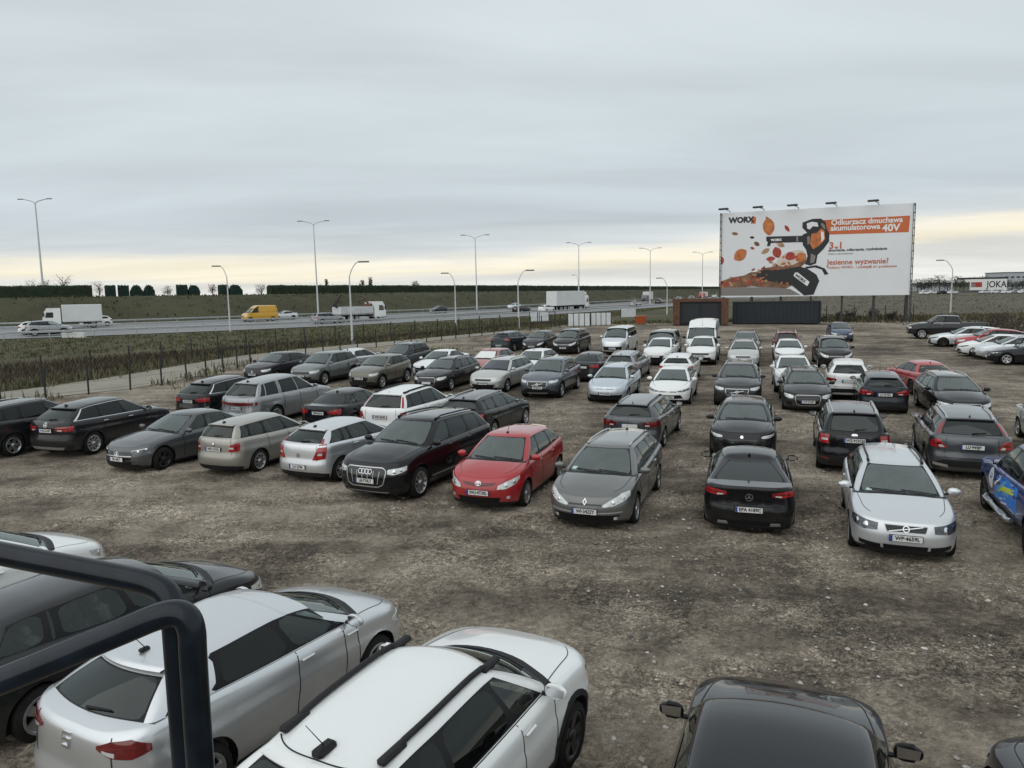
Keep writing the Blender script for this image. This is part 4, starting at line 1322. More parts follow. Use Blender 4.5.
SPEC['coupe'] = sp(L=4.69, W=1.81, H=1.405, wb=2.84, foh=.80, wr=.335, z0=.16, nose=.72, cowl=.93, belt=.97, beltR=.99, tail=.99, xc=1.38, xh=2.18, xt=3.35, xr=4.22, zt=1.28, yr=.55, yrR=.47, bowR=.16, pill=((2.95, 3.0),), glass=(1, 2), doors=2, spoiler=False, antenna='fin', tlm='red', chrome=1, mirror='b',
    tl=([(.44, .83), (.62, .80), (.96, .82)], [(.44, .89), (.62, .92), (.96, .93)]), plR=.56, rv=(.03, .90), rim='d',
    dr=((0, .10), (.12, .03), (.3, .005), (.42, .0), (.55, .03), (.8, .05), (.93, .05), (1, .07)),
    extras=(('rear_diffuser', 'R', [(-.6, .19), (.6, .19)], [(-.66, .33), (.66, .33)], 'b'), ('tail_pipe', 'R2', [(.40, .24), (.62, .24)], [(.42, .30), (.60, .30)], 'c')))
SPEC['minivan'] = sp(L=4.83, W=1.88, H=1.72, wb=2.9, foh=.93, wr=.34, nose=.84, cowl=1.08, belt=1.10, beltR=1.12, tail=1.08, xc=.88, xh=1.95, xt=4.40, xr=4.70, zt=1.62, yr=.64, yrR=.61, bow=.26, crown=.10, pill=((1.55, 1.85), (2.55, 2.62), (3.6, 3.6), (4.2, 4.15)), glass=(1, 1, 2, 2, 2), rails=('c', 2.3, 4.3),
    hl=([(.44, .66), (.66, .66), (.90, .74), (1.08, .84)], [(.44, .76), (.66, .80), (.90, .88), (1.1, .92)]), plF=.50, grille=dict(lo=[(-.40, .68), (.40, .68)], hi=[(-.42, .76), (.42, .76)], bars=2, bm='c'),
    extras=(('air_intake', 'F', [(-.6, .27), (.6, .27)], [(-.66, .44), (.66, .44)], 'b'),))
SPEC['compact_van'] = sp(L=4.95, W=1.92, H=1.90, wb=3.27, foh=.88, wr=.335, nose=.92, cowl=1.17, belt=1.18, beltR=1.20, tail=1.18, xc=.72, xh=1.72, xt=4.62, xr=4.86, zt=1.86, yr=.72, yrR=.70, bow=.26, crown=.10, Lr=.3, nr=5, di=.07, pill=((1.3, 1.6), (2.35, 2.4), (3.6, 3.6)), glass=(1, 1, 2, 2), hlm='clear', spoiler=True,
    hl=([(.58, .78), (.74, .78), (.95, .84), (1.08, .92)], [(.56, .86), (.74, .90), (.95, .96), (1.08, .99)]), grille=dict(lo=[(-.62, .36), (.62, .36)], hi=[(-.70, .62), (.70, .62)], bars=3), extras=(), plF=.50)
SPEC['panel_van'] = sp(L=5.55, W=2.07, H=2.50, wb=3.68, foh=.87, wr=.345, nose=1.0, cowl=1.34, belt=1.36, beltR=1.36, tail=1.36, xc=.66, xh=1.50, xt=5.36, xr=5.50, zh=2.06, zt=2.46, pk=.9, yr=.86, yrR=.86, bow=.24, bowR=.04, crown=.10, Lr=.14, nr=8, di=.05, pill=((1.15, 1.45), (2.2, 2.25)), glass=(1, 1, 0), rear='panel', spoiler=False, antenna='front', mirror='b', doors=2,
    hl=([(.62, .78), (.76, .78), (.95, .86), (1.06, 1.0)], [(.62, .92), (.76, .98), (.95, 1.06), (1.06, 1.12)]), grille=dict(lo=[(-.52, .74), (.52, .74)], hi=[(-.58, .86), (.58, .86)], bars=2, bm='c'), plF=.52,
    extras=(('air_intake', 'F', [(-.6, .30), (.6, .30)], [(-.66, .44), (.66, .44)], 'b'),))
SPEC['pickup'] = sp(L=5.80, W=2.02, H=1.93, wb=3.57, foh=1.0, wr=.41, z0=.40, nose=1.10, cowl=1.28, belt=1.30, beltR=1.30, tail=1.34, xc=1.42, xh=2.10, xt=3.72, xr=3.86, zt=1.88, yr=.68, yrR=.66, bow=.16, bowR=.03, crown=.08, Lf=.5, nf=4, Lr=.15, nr=8, di=.07, pill=((2.55, 2.68),), glass=(1, 2, 2), spoiler=False, antenna='front', mirror='b', deckm=1, spokes=6, chrome=True, clad=False,
    hl=([(.62, .84), (.78, .84), (1.0, .88)], [(.62, .98), (.78, 1.0), (1.0, 1.0)]), grille=dict(lo=[(-.56, .66), (.56, .66)], hi=[(-.60, 1.0), (.60, 1.0)], bars=3, frame='c'), extras=(('chrome_strip', 'F', [(-.95, .42), (.95, .42)], [(-.95, .56), (.95, .56)], 'g'),), plF=None)
SPEC['decal_pickup'] = sp(**{**SPEC['pickup'], 'L': 5.3, 'W': 1.86, 'H': 1.80, 'wb': 3.35, 'rim': 'd', 'foh': .92, 'wr': .385, 'z0': .42, 'nose': 1.02, 'cowl': 1.15, 'belt': 1.17, 'beltR': 1.2, 'tail': 1.22, 'xc': 1.30, 'xh': 2.05, 'xt': 3.55, 'xr': 3.74, 'zt': 1.72, 'yr': .62, 'yrR': .6, 'clad': False, 'chrome': False, 'deckm': 1, 'Lf': .7, 'nf': 2.8, 'pill': ((2.45, 2.6), (3.3, 3.3)), 'mirror': 'p', 'spokes': 6, 'grille': None, 'extras': (), 'hl': None})
SPEC['city_car'] = sp(L=3.95, W=1.68, H=1.50, wb=2.48, foh=.78, nose=.76, cowl=1.0, belt=1.02, beltR=1.06, tail=1.02, xc=.88, xh=1.66, xt=3.45, xr=3.80, zt=1.40, yr=.54, yrR=.5, pill=((1.9, 2.05), (2.75, 2.72)))
SPEC['glossy_saloon'] = sp(**{**SPEC['dark_saloon'], 'xc': 1.22, 'xh': 1.82, 'mirror': 'b', 'H': 1.50, 'zh': 1.45, 'yr': .645, 'yrR': .60, 'bt': .07, 'bow': .16, 'di': .075})
# ------------------------------------------------------------------ road geometry
RE = np.array([(-330, -10), (-210, 24), (-120, 50), (-50, 76), (-15, 103), (12, 138), (42, 188), (85, 270), (150, 400), (330, 760)], float)
_d = np.concatenate([[0], np.cumsum(np.hypot(*np.diff(RE, axis=0).T))])
_fx, _fy = mono(_d, RE[:, 0]), mono(_d, RE[:, 1])
RT = np.linspace(0, _d[-1], 400)
RP = np.stack([_fx(RT), _fy(RT)], 1)
RTan = np.gradient(RP, RT, axis=0); RTan /= np.linalg.norm(RTan, axis=1, keepdims=True)
for _ in range(25):
    RTan[1:-1] = (RTan[:-2] + RTan[1:-1] + RTan[2:]) / 3
RTan /= np.linalg.norm(RTan, axis=1, keepdims=True)
RNor = np.stack([-RTan[:, 1], RTan[:, 0]], 1)        # to the far side
ROADW, ROADZ = 36.0, 1.10


def roadpt(t, off):
    i = np.clip(t / RT[1], 0, 398.999); k = int(i); f = i - k
    p = RP[k] * (1 - f) + RP[k + 1] * f; n = RNor[k] * (1 - f) + RNor[k + 1] * f
    return p + n * off


def roadyaw(x, y):
    k = int(np.argmin((RP[:, 0] - x) ** 2 + (RP[:, 1] - y) ** 2))
    return math.atan2(RTan[k, 0], RTan[k, 1])


def rdist(X, Y):
    P = np.stack([np.ravel(X), np.ravel(Y)], 1)
    out = np.empty(len(P)); tt = np.empty(len(P))
    for a in range(0, len(P), 4000):
        q = P[a:a + 4000]
        d = q[:, None, :] - RP[None]
        r = (d ** 2).sum(2); k = r.argmin(1)
        out[a:a + 4000] = (d[np.arange(len(q)), k] * RNor[k]).sum(1)
        far = np.sqrt(r[np.arange(len(q)), k])
        out[a:a + 4000] = np.where(np.abs(out[a:a + 4000]) < far * .7, np.sign(out[a:a + 4000] + 1e-9) * far, out[a:a + 4000])
        tt[a:a + 4000] = RT[k]
    return out.reshape(np.shape(X)), tt.reshape(np.shape(X))


def zterr(X, Y):
    X = np.asarray(X, float); Y = np.asarray(Y, float)
    d, t = rdist(X, Y)
    lot = np.clip((Y - 28) * .0175, 0, 1.05)
    w = sstep(d, -16, -4)
    z = lot * (1 - w) + 1.05 * w
    z = z + np.where(d < 0, np.maximum(0, Y - 112) * .0055, 0) * (1 - w)
    z = z + 4.2 * sstep(d, ROADW + 3.5, ROADW + 19)
    return z


def fmesh(name, V, F, mats, mi=None, smooth=True, parent=None):
    me = bpy.data.meshes.new(name)
    V = np.asarray(V, np.float32); F = np.asarray(F, np.int32)
    me.vertices.add(len(V)); me.vertices.foreach_set('co', V.ravel())
    k = F.shape[1]
    me.loops.add(F.size); me.loops.foreach_set('vertex_index', F.ravel())
    me.polygons.add(len(F)); me.polygons.foreach_set('loop_start', np.arange(0, F.size, k, dtype=np.int32))
    try: me.polygons.foreach_set('loop_total', np.full(len(F), k, np.int32))
    except Exception: pass
    for m in (mats if isinstance(mats, (list, tuple)) else [mats]): me.materials.append(m)
    if mi is not None: me.polygons.foreach_set('material_index', np.asarray(mi, np.int32))
    me.polygons.foreach_set('use_smooth', np.full(len(F), smooth, bool))
    me.update(calc_edges=True); me.validate()
    return link(name, me, parent)


def sheet(name, X, Y, Z, mat):
    n, k = X.shape
    V = np.stack([X, Y, Z], -1).reshape(-1, 3)
    i, j = np.meshgrid(np.arange(n - 1), np.arange(k - 1), indexing='ij')
    a = (i * k + j).ravel()
    return fmesh(name, V, np.stack([a, a + k, a + k + 1, a + 1], 1), mat)


# ------------------------------------------------------------------ ground materials
def soil(name, stops, big=.12, streak=True, stones=1.0, bump=.5, rough=.92, fine=9.0):
    m, nt, out = nmat(name)
    L = nt.links.new
    p = N(nt, 'ShaderNodeBsdfPrincipled'); p.inputs['Roughness'].default_value = rough; p.inputs['Specular IOR Level'].default_value = .25
    tc = N(nt, 'ShaderNodeTexCoord')
    def noise(scale, det=6, rou=.6, src=None, dist=0):
        z = N(nt, 'ShaderNodeTexNoise'); z.inputs['Scale'].default_value = scale; z.inputs['Detail'].default_value = det; z.inputs['Roughness'].default_value = rou; z.inputs['Distortion'].default_value = dist
        L(src or tc.outputs['Object'], z.inputs['Vector']); return z.outputs['Fac']
    def mth(op, a, b, clamp=False):
        q = N(nt, 'ShaderNodeMath', operation=op, use_clamp=clamp)
        for k, v in ((0, a), (1, b)):
            if isinstance(v, (int, float)): q.inputs[k].default_value = v
            else: L(v, q.inputs[k])
        return q.outputs[0]
    n1 = noise(big, 5, .55, dist=.6)
    n3 = noise(fine * .12, 6, .62)
    n4 = noise(fine, 8, .7)
    f = mth('ADD', mth('MULTIPLY', n1, .42), mth('MULTIPLY', n3, .30))
    f = mth('ADD', f, mth('MULTIPLY', n4, .32))
    if streak:
        mp = N(nt, 'ShaderNodeMapping'); mp.inputs['Rotation'].default_value = (0, 0, .37); mp.inputs['Scale'].default_value = (.10, .85, 1)
        L(tc.outputs['Object'], mp.inputs['Vector'])
        n2 = noise(1.0, 6, .6, mp.outputs[0], .4)
        f = mth('ADD', mth('MULTIPLY', f, .76), mth('MULTIPLY', n2, .22))
    r = ramp(nt, f, stops)
    col = r.outputs[0]
    hgt = mth('ADD', mth('MULTIPLY', n4, .6), mth('MULTIPLY', n3, .8))
    if stones > 1:
        # packed aggregate: every little stone has its own tone
        for sc, lo_, hi_ in ((34.0, .45, 1.6), (15.0, .68, 1.35), (70.0, .55, 1.5)):
            vo = N(nt, 'ShaderNodeTexVoronoi'); vo.inputs['Scale'].default_value = sc; L(tc.outputs['Object'], vo.inputs['Vector'])
            s2 = N(nt, 'ShaderNodeSeparateColor'); L(vo.outputs['Color'], s2.inputs[0])
            mr_ = N(nt, 'ShaderNodeMapRange'); L(s2.outputs[0], mr_.inputs[0]); mr_.inputs[3].default_value = lo_; mr_.inputs[4].default_value = hi_
            gz = N(nt, 'ShaderNodeMapRange'); L(noise(.5, 4, .6), gz.inputs[0]); gz.inputs[1].default_value = .42; gz.inputs[2].default_value = .58; gz.inputs[3].default_value = .22; gz.inputs[4].default_value = 1
            mm_ = N(nt, 'ShaderNodeMix', data_type='RGBA', blend_type='MULTIPLY'); L(gz.outputs[0], mm_.inputs[0]); L(col, mm_.inputs[6]); L(mr_.outputs[0], mm_.inputs[7]); col = mm_.outputs[2]
            hgt = mth('ADD', hgt, mth('MULTIPLY', s2.outputs[0], .12))
    if stones > 0:
        for sc, thr, dmax, cc in ((9.0, .72, .16, (.42, .40, .37)), (26.0, .62, .22, (.30, .285, .26)), (5.0, .90, .11, (.52, .50, .47)), (48.0, .70, .26, (.40, .385, .35))):
            vo = N(nt, 'ShaderNodeTexVoronoi'); vo.inputs['Scale'].default_value = sc
            L(tc.outputs['Object'], vo.inputs['Vector'])
            sp_ = N(nt, 'ShaderNodeSeparateColor'); L(vo.outputs['Color'], sp_.inputs[0])
            big_ = noise(.35, 3, .5)
            keep = mth('GREATER_THAN', mth('ADD', sp_.outputs[0], mth('MULTIPLY', mth('SUBTRACT', big_, .5), .6)), 1 - (1 - thr) * stones)
            sm = mth('MULTIPLY', mth('LESS_THAN', mth('ADD', vo.outputs['Distance'], mth('MULTIPLY', sp_.outputs[1], .12)), dmax), keep)
            mx = N(nt, 'ShaderNodeMix', data_type='RGBA'); L(sm, mx.inputs[0]); L(col, mx.inputs[6])
            sh = N(nt, 'ShaderNodeMix', data_type='RGBA'); L(sp_.outputs[2], sh.inputs[0]); sh.inputs[6].default_value = (*[q * .35 for q in cc], 1); sh.inputs[7].default_value = (*cc, 1)
            L(sh.outputs[2], mx.inputs[7]); col = mx.outputs[2]
            hgt = mth('ADD', hgt, mth('MULTIPLY', sm, .5))
    L(col, p.inputs['Base Color'])
    b = N(nt, 'ShaderNodeBump'); b.inputs['Strength'].default_value = bump; b.inputs['Distance'].default_value = .11
    L(hgt, b.inputs['Height']); L(b.outputs[0], p.inputs['Normal'])
    L(p.outputs[0], out.inputs[0])
    MAT[name] = m
    return m


M_LOT = soil('muddy_gravel', [(.395, (.052, .044, .035)), (.45, (.120, .100, .079)), (.495, (.225, .188, .145)), (.545, (.36, .308, .243)), (.61, (.50, .435, .35))], big=.16, stones=2.0, bump=1.0, fine=11)
M_FIELD = soil('rough_grassland', [(.3, (.030, .032, .016)), (.45, (.060, .058, .030)), (.58, (.098, .088, .050)), (.75, (.15, .13, .08))], big=.06, streak=False, stones=0, bump=1.0, fine=4)
M_PATH = soil('gravel_track', [(.3, (.17, .155, .13)), (.5, (.27, .25, .21)), (.7, (.36, .335, .285))], big=.3, streak=False, stones=.6, bump=.5)
M_BANK = soil('embankment_turf', [(.3, (.028, .030, .014)), (.5, (.050, .050, .026)), (.7, (.08, .077, .043))], big=.10, streak=False, stones=0, bump=1.0, fine=3)
M_ASPH = soil('motorway_asphalt', [(.3, (.15, .152, .155)), (.5, (.20, .202, .205)), (.7, (.24, .242, .244))], big=.05, streak=False, stones=0, bump=.1, rough=.6)
M_MARK = simple('road_paint', (.70, .70, .68), .6, noise=.1)
M_PLOUGH = soil('bare_field', [(.3, (.060, .052, .038)), (.5, (.100, .088, .064)), (.7, (.15, .135, .10))], big=.03, streak=False, stones=0, bump=.8, fine=2)

# ------------------------------------------------------------------ world, sun
w = bpy.data.worlds.new("World"); SC.world = w; w.use_nodes = True
nt = w.node_tree; nt.nodes.clear()
SUN_EL, SUN_AZ = math.radians(38), math.radians(-140)          # azimuth from +Y towards +X
wo = N(nt, 'ShaderNodeOutputWorld')
sky = N(nt, 'ShaderNodeTexSky'); sky.sky_type = 'NISHITA'; sky.sun_disc = False
sky.sun_elevation = SUN_EL; sky.sun_rotation = SUN_AZ; sky.dust_density = 3.0
bg1 = N(nt, 'ShaderNodeBackground'); bg1.inputs[1].default_value = .06
nt.links.new(sky.outputs[0], bg1.inputs[0])
tc = N(nt, 'ShaderNodeTexCoord')
sx = N(nt, 'ShaderNodeSeparateXYZ'); nt.links.new(tc.outputs['Generated'], sx.inputs[0])


def wm(op, a, b=0.0, clamp=False):
    q = N(nt, 'ShaderNodeMath', operation=op, use_clamp=clamp)
    for k, v in ((0, a), (1, b)):
        if isinstance(v, (int, float)): q.inputs[k].default_value = v
        else: nt.links.new(v, q.inputs[k])
    return q.outputs[0]


zc = wm('MAXIMUM', sx.outputs['Z'], 0.0)
den = wm('ADD', zc, .10)
cb = N(nt, 'ShaderNodeCombineXYZ')
nt.links.new(wm('DIVIDE', sx.outputs['X'], den), cb.inputs[0]); nt.links.new(wm('DIVIDE', sx.outputs['Y'], den), cb.inputs[1])
mpw = N(nt, 'ShaderNodeMapping'); mpw.inputs['Rotation'].default_value = (0, 0, .25); mpw.inputs['Scale'].default_value = (.35, 1.0, 1)
nt.links.new(cb.outputs[0], mpw.inputs['Vector'])
cn = N(nt, 'ShaderNodeTexNoise'); cn.inputs['Scale'].default_value = .9; cn.inputs['Detail'].default_value = 7; cn.inputs['Roughness'].default_value = .52; cn.inputs['Distortion'].default_value = .5
nt.links.new(mpw.outputs[0], cn.inputs['Vector'])
# streaky bands low over the horizon
mph = N(nt, 'ShaderNodeMapping'); mph.inputs['Scale'].default_value = (1.3, 1.3, 26); mph.inputs['Rotation'].default_value = (0, math.radians(1.6), 0)
nt.links.new(tc.outputs['Generated'], mph.inputs['Vector'])
hn = N(nt, 'ShaderNodeTexNoise'); hn.inputs['Scale'].default_value = 1.6; hn.inputs['Detail'].default_value = 6; hn.inputs['Roughness'].default_value = .55
nt.links.new(mph.outputs[0], hn.inputs['Vector'])
el = wm('ADD', zc, wm('MULTIPLY', wm('SUBTRACT', hn.outputs['Fac'], .5), .062))
el = wm('SUBTRACT', el, wm('MULTIPLY', wm('MAXIMUM', sx.outputs['X'], 0.0), .048))
el = wm('ADD', el, wm('MULTIPLY', wm('MAXIMUM', wm('MULTIPLY', sx.outputs['X'], -1.0), 0.0), .012))
er = ramp(nt, el, [(.0, (.63, .635, .61)), (.022, (.60, .60, .57)), (.034, (.73, .675, .53)), (.044, (.73, .69, .585)), (.058, (.53, .56, .565)), (.088, (.43, .478, .51)), (.20, (.475, .528, .553)), (.40, (.515, .566, .582)), (1, (.55, .585, .60))])
mr = N(nt, 'ShaderNodeMapRange'); nt.links.new(cn.outputs['Fac'], mr.inputs[0]); mr.inputs[1].default_value = .28; mr.inputs[2].default_value = .72; mr.inputs[3].default_value = .86; mr.inputs[4].default_value = 1.14
mxw = N(nt, 'ShaderNodeMix', data_type='RGBA', blend_type='MULTIPLY'); mxw.inputs[0].default_value = 1
nt.links.new(er.outputs[0], mxw.inputs[6]); nt.links.new(mr.outputs[0], mxw.inputs[7])
bg2 = N(nt, 'ShaderNodeBackground'); bg2.inputs[1].default_value = 1.0
nt.links.new(mxw.outputs[2], bg2.inputs[0])
mixw = N(nt, 'ShaderNodeMixShader'); mixw.inputs[0].default_value = .93
nt.links.new(bg1.outputs[0], mixw.inputs[1]); nt.links.new(bg2.outputs[0], mixw.inputs[2]); nt.links.new(mixw.outputs[0], wo.inputs[0])
sl = bpy.data.lights.new('sun', 'SUN'); sl.energy = .75; sl.angle = math.radians(100); sl.color = (1, .98, .95)
so = bpy.data.objects.new('sun', sl); COL.objects.link(so)
dv = Vector((math.sin(SUN_AZ) * math.cos(SUN_EL), math.cos(SUN_AZ) * math.cos(SUN_EL), math.sin(SUN_EL)))
so.rotation_euler = (-dv).to_track_quat('-Z', 'Y').to_euler()

# ------------------------------------------------------------------ camera
cd = bpy.data.cameras.new('camera'); cam = bpy.data.objects.new('camera', cd); COL.objects.link(cam)
cd.sensor_width = 36; cd.lens = CF / 1024 * 36; cd.clip_end = 6000; cd.clip_start = .05
cam.matrix_world = Matrix.Translation((0, 0, CH)) @ Matrix.Rotation(PI / 2 - CP, 4, 'X') @ Matrix.Rotation(-CR, 4, 'Z')
SC.camera = cam
SC.view_settings.view_transform = 'Standard'; SC.view_settings.look = 'None'; SC.view_settings.exposure = .45; SC.view_settings.gamma = 1
SC.render.engine = 'CYCLES'
SC.cycles.transparent_max_bounces = 12; SC.cycles.max_bounces = 6; SC.cycles.diffuse_bounces = 1; SC.cycles.use_denoising = True; SC.cycles.denoiser = 'OPENIMAGEDENOISE'; SC.cycles.denoising_input_passes = 'RGB_ALBEDO_NORMAL'; SC.cycles.denoising_prefilter = 'ACCURATE'; SC.cycles.use_adaptive_sampling = False; SC.cycles.sample_clamp_indirect = 3; SC.cycles.glossy_bounces = 3

# ------------------------------------------------------------------ terrain sheets
def axis(a, b, fine0, fine1, step, g=1.16):
    v = list(np.arange(fine0, fine1 + .01, step)); s = step
    while v[-1] < b: s *= g; v.append(v[-1] + s)
    s = step
    while v[0] > a: s *= g; v.insert(0, v[0] - s)
    return np.array(v)


xs = axis(-3200, 3200, -150, 120, 4); ys = axis(-200, 4200, -12, 290, 4)
ys = np.unique(np.concatenate([ys, [28, 88]]))
GX, GY = np.meshgrid(xs, ys, indexing='ij')
tag(sheet('ground', GX, GY, zterr(GX, GY) - .012, M_FIELD), kind='structure')


def poly_at(pts, z=0.0):
    return [at(*q, z)[:2] for q in pts]


NF_PX = [(-160, 428), (-60, 414), (33, 401), (92, 394), (141, 389), (183, 381.5), (220, 373), (252, 364.5), (300, 357), (350, 350), (400, 345), (460, 338.5), (500, 334), (540, 330), (565, 327)]
FF_PX = [(-160, 412), (-60, 400), (0, 392), (50, 386), (95, 379.5), (135, 373), (170, 367), (200, 362), (230, 357), (300, 349), (400, 340.5), (470, 334), (560, 326.5)]
NF = np.array(poly_at(NF_PX)); FF = np.array(poly_at(FF_PX))


def along(P, n):
    d = np.concatenate([[0], np.cumsum(np.hypot(*np.diff(P, axis=0).T))])
    t = np.linspace(0, d[-1], n)
    return np.stack([np.interp(t, d, P[:, k]) for k in (0, 1)], 1)


# lot: rows follow Y so that it drapes exactly on the slope
yv = np.unique(np.concatenate([np.arange(-12, 28, 2.0), np.arange(28, 88, 2.0), [88, 90, 92.5]]))
o = np.argsort(NF[:, 1]); 
xl = np.interp(yv, NF[o, 1], NF[o, 0]) 
xl = np.where(yv < NF[o][0, 1], NF[o][0, 0] - (NF[o][0, 1] - yv) * .5, xl) - .6
xrt = np.where(yv < 84, 74.0, 74 - (yv - 84) * .2)
LX = xl[None, :] + (xrt - xl)[None, :] * np.linspace(0, 1, 24)[:, None]; LY = np.broadcast_to(yv[None, :], LX.shape)
LZ = np.clip((LY - 28) * .0175, 0, 1.05)
tag(sheet('dirt_lot', LX, LY, LZ, M_LOT), kind='structure')


def vnoise(X, Y, sc, seed):
    r = np.random.default_rng(seed); g = r.random((257, 257))
    x, y = X / sc + 1000, Y / sc + 1000
    i, j = np.floor(x).astype(int), np.floor(y).astype(int); fx_, fy_ = x - i, y - j
    fx_, fy_ = fx_ * fx_ * (3 - 2 * fx_), fy_ * fy_ * (3 - 2 * fy_)
    q = lambda a, b: g[a % 257, b % 257]
    return (q(i, j) * (1 - fx_) + q(i + 1, j) * fx_) * (1 - fy_) + (q(i, j + 1) * (1 - fx_) + q(i + 1, j + 1) * fx_) * fy_


# churned mud: clods and tyre ruts standing a little over the flat lot
mx_, my_ = np.meshgrid(np.arange(-13, 16.5, .065), np.arange(5.0, 34, .075), indexing='ij')
ca_, sa_2 = math.cos(.375), math.sin(.375)
lu, lv = mx_ * ca_ - my_ * sa_2, mx_ * sa_2 + my_ * ca_
h_ = .030 * (vnoise(mx_, my_, .9, 1) - .5) + .030 * (vnoise(mx_, my_, .33, 2) - .5) + .038 * (vnoise(mx_, my_, .15, 3) - .5) + .040 * (vnoise(lu * .22, lv, .42, 4) - .5)
rut = 0
for l0, off_ in ((9.4, 0), (11.0, 0), (12.6, 1), (14.1, 1), (7.6, 2), (9.0, 2)):
    c0_ = l0 + .25 * np.sin(lu * .35 + off_ * 2) + .015 * (off_ - 1) * lu
    k_ = np.exp(-((lv - c0_) / .13) ** 2) - .55 * np.exp(-((np.abs(lv - c0_) - .24) / .09) ** 2)
    rut = rut - .034 * k_ * (.35 + vnoise(lu, lv * .3, 1.6, 11 + off_))
edge = sstep(mx_, -13, -11) * (1 - sstep(mx_, 14.5, 16.3)) * sstep(my_, 5.0, 6) * (1 - sstep(my_, 30, 33.5))
mz_ = np.clip((my_ - 28) * .0175, 0, 1.05) + (1.35 * h_ + .030 + rut) * edge - .012 * (1 - edge)
tag(sheet('churned_mud', mx_, my_, mz_, M_LOT), kind='structure')
a_, b_ = along(NF + [-.6, 0], 60), along(FF + [.2, 0], 60)
TX = a_[:, :1] + (b_[:, :1] - a_[:, :1]) * np.linspace(0, 1, 4)[None]; TY = a_[:, 1:] + (b_[:, 1:] - a_[:, 1:]) * np.linspace(0, 1, 4)[None]
tag(sheet('gravel_path', TX, TY, zterr(TX, TY) + .018, M_PATH), kind='structure')
# motorway: two carriageways with a median strip
def strip(name, o0, o1, z, mat, t0=0, t1=None, n=300):
    tt = np.linspace(t0, t1 or RT[-1], n)
    A = np.array([roadpt(t, o0) for t in tt]); B = np.array([roadpt(t, o1) for t in tt])
    X = np.stack([A[:, 0], B[:, 0]], 1); Y = np.stack([A[:, 1], B[:, 1]], 1)
    return sheet(name, X, Y, np.full(X.shape, z), mat)


tag(strip('motorway', 0, ROADW, ROADZ, M_ASPH), kind='structure')
tag(strip('median_strip', 16.6, 19.4, ROADZ + .02, M_FIELD), kind='structure')
for o0 in (1.6, 15.8, 20.2, ROADW - 1.8):
    tag(strip('edge_line', o0, o0 + .22, ROADZ + .008, M_MARK), kind='structure')
for o0 in (6.2, 10.8, 24.8, 29.4):
    V, F = [], []
    for k, t in enumerate(np.arange(160, 520, 12.0)):
        q = [roadpt(t, o0), roadpt(t, o0 + .16), roadpt(t + 5, o0 + .16), roadpt(t + 5, o0)]
        V += [(*p_, ROADZ + .008) for p_ in q]; F.append([4 * k + i for i in range(4)])
    tag(fmesh('lane_line', V, F, M_MARK), kind='structure')
# embankment beyond the motorway (turf sheet following the terrain)
tt = np.linspace(30, RT[-1] - 20, 260); of = np.array([ROADW + 2.5, ROADW + 3.5, ROADW + 6, ROADW + 9, ROADW + 12, ROADW + 15, ROADW + 19, ROADW + 24, ROADW + 40])
EX = np.array([[roadpt(t, o_)[0] for o_ in of] for t in tt]); EY = np.array([[roadpt(t, o_)[1] for o_ in of] for t in tt])
EZ = 1.05 + 4.2 * sstep(np.broadcast_to(of[None, :], EX.shape), ROADW + 3.5, ROADW + 19) + .14
tag(sheet('embankment', EX, EY, EZ, M_BANK), kind='structure')
# bare field to the right of the lot
fx = axis(60, 700, 78, 78.1, 6, 1.12); fx = fx[fx > 40]
FX, FY = np.meshgrid(np.linspace(46, 420, 60), np.linspace(100, 330, 60), indexing='ij')
tag(sheet('bare_field', FX, FY, zterr(FX, FY) + .06, M_PLOUGH), kind='structure')
# ------------------------------------------------------------------ vegetation
def leafmat(name, c1, c2, c3):
    m, nt, out = nmat(name)
    p = N(nt, 'ShaderNodeBsdfPrincipled'); p.inputs['Roughness'].default_value = .8; p.inputs['Specular IOR Level'].default_value = .2
    tc = N(nt, 'ShaderNodeTexCoord'); z = N(nt, 'ShaderNodeTexNoise'); z.inputs['Scale'].default_value = 1.6; z.inputs['Detail'].default_value = 6; z.inputs['Roughness'].default_value = .7
    nt.links.new(tc.outputs['Object'], z.inputs['Vector'])
    r = ramp(nt, z.outputs['Fac'], [(.3, c1), (.5, c2), (.7, c3)])
    nt.links.new(r.outputs[0], p.inputs['Base Color']); nt.links.new(p.outputs[0], out.inputs[0])
    return m


G_DRY = leafmat('dry_grass', (.10, .085, .05), (.16, .14, .085), (.24, .21, .13))
G_GREEN = leafmat('green_grass', (.035, .050, .018), (.060, .075, .028), (.10, .105, .045))
G_REED = leafmat('dead_weeds', (.026, .020, .015), (.052, .039, .030), (.098, .076, .057))
HEDGE = leafmat('hedge_leaf', (.010, .018, .010), (.018, .030, .015), (.030, .044, .022))
IVY = leafmat('ivy_leaf', (.008, .020, .016), (.014, .032, .025), (.024, .046, .034))
BARE = leafmat('bare_twigs', (.05, .042, .034), (.085, .070, .056), (.13, .11, .09))
DTREE = leafmat('far_tree_leaf', (.030, .038, .030), (.048, .056, .044), (.07, .075, .058))
BARK = simple('bark', (.06, .05, .04), .9, noise=.3)
RNG = np.random.default_rng(5)


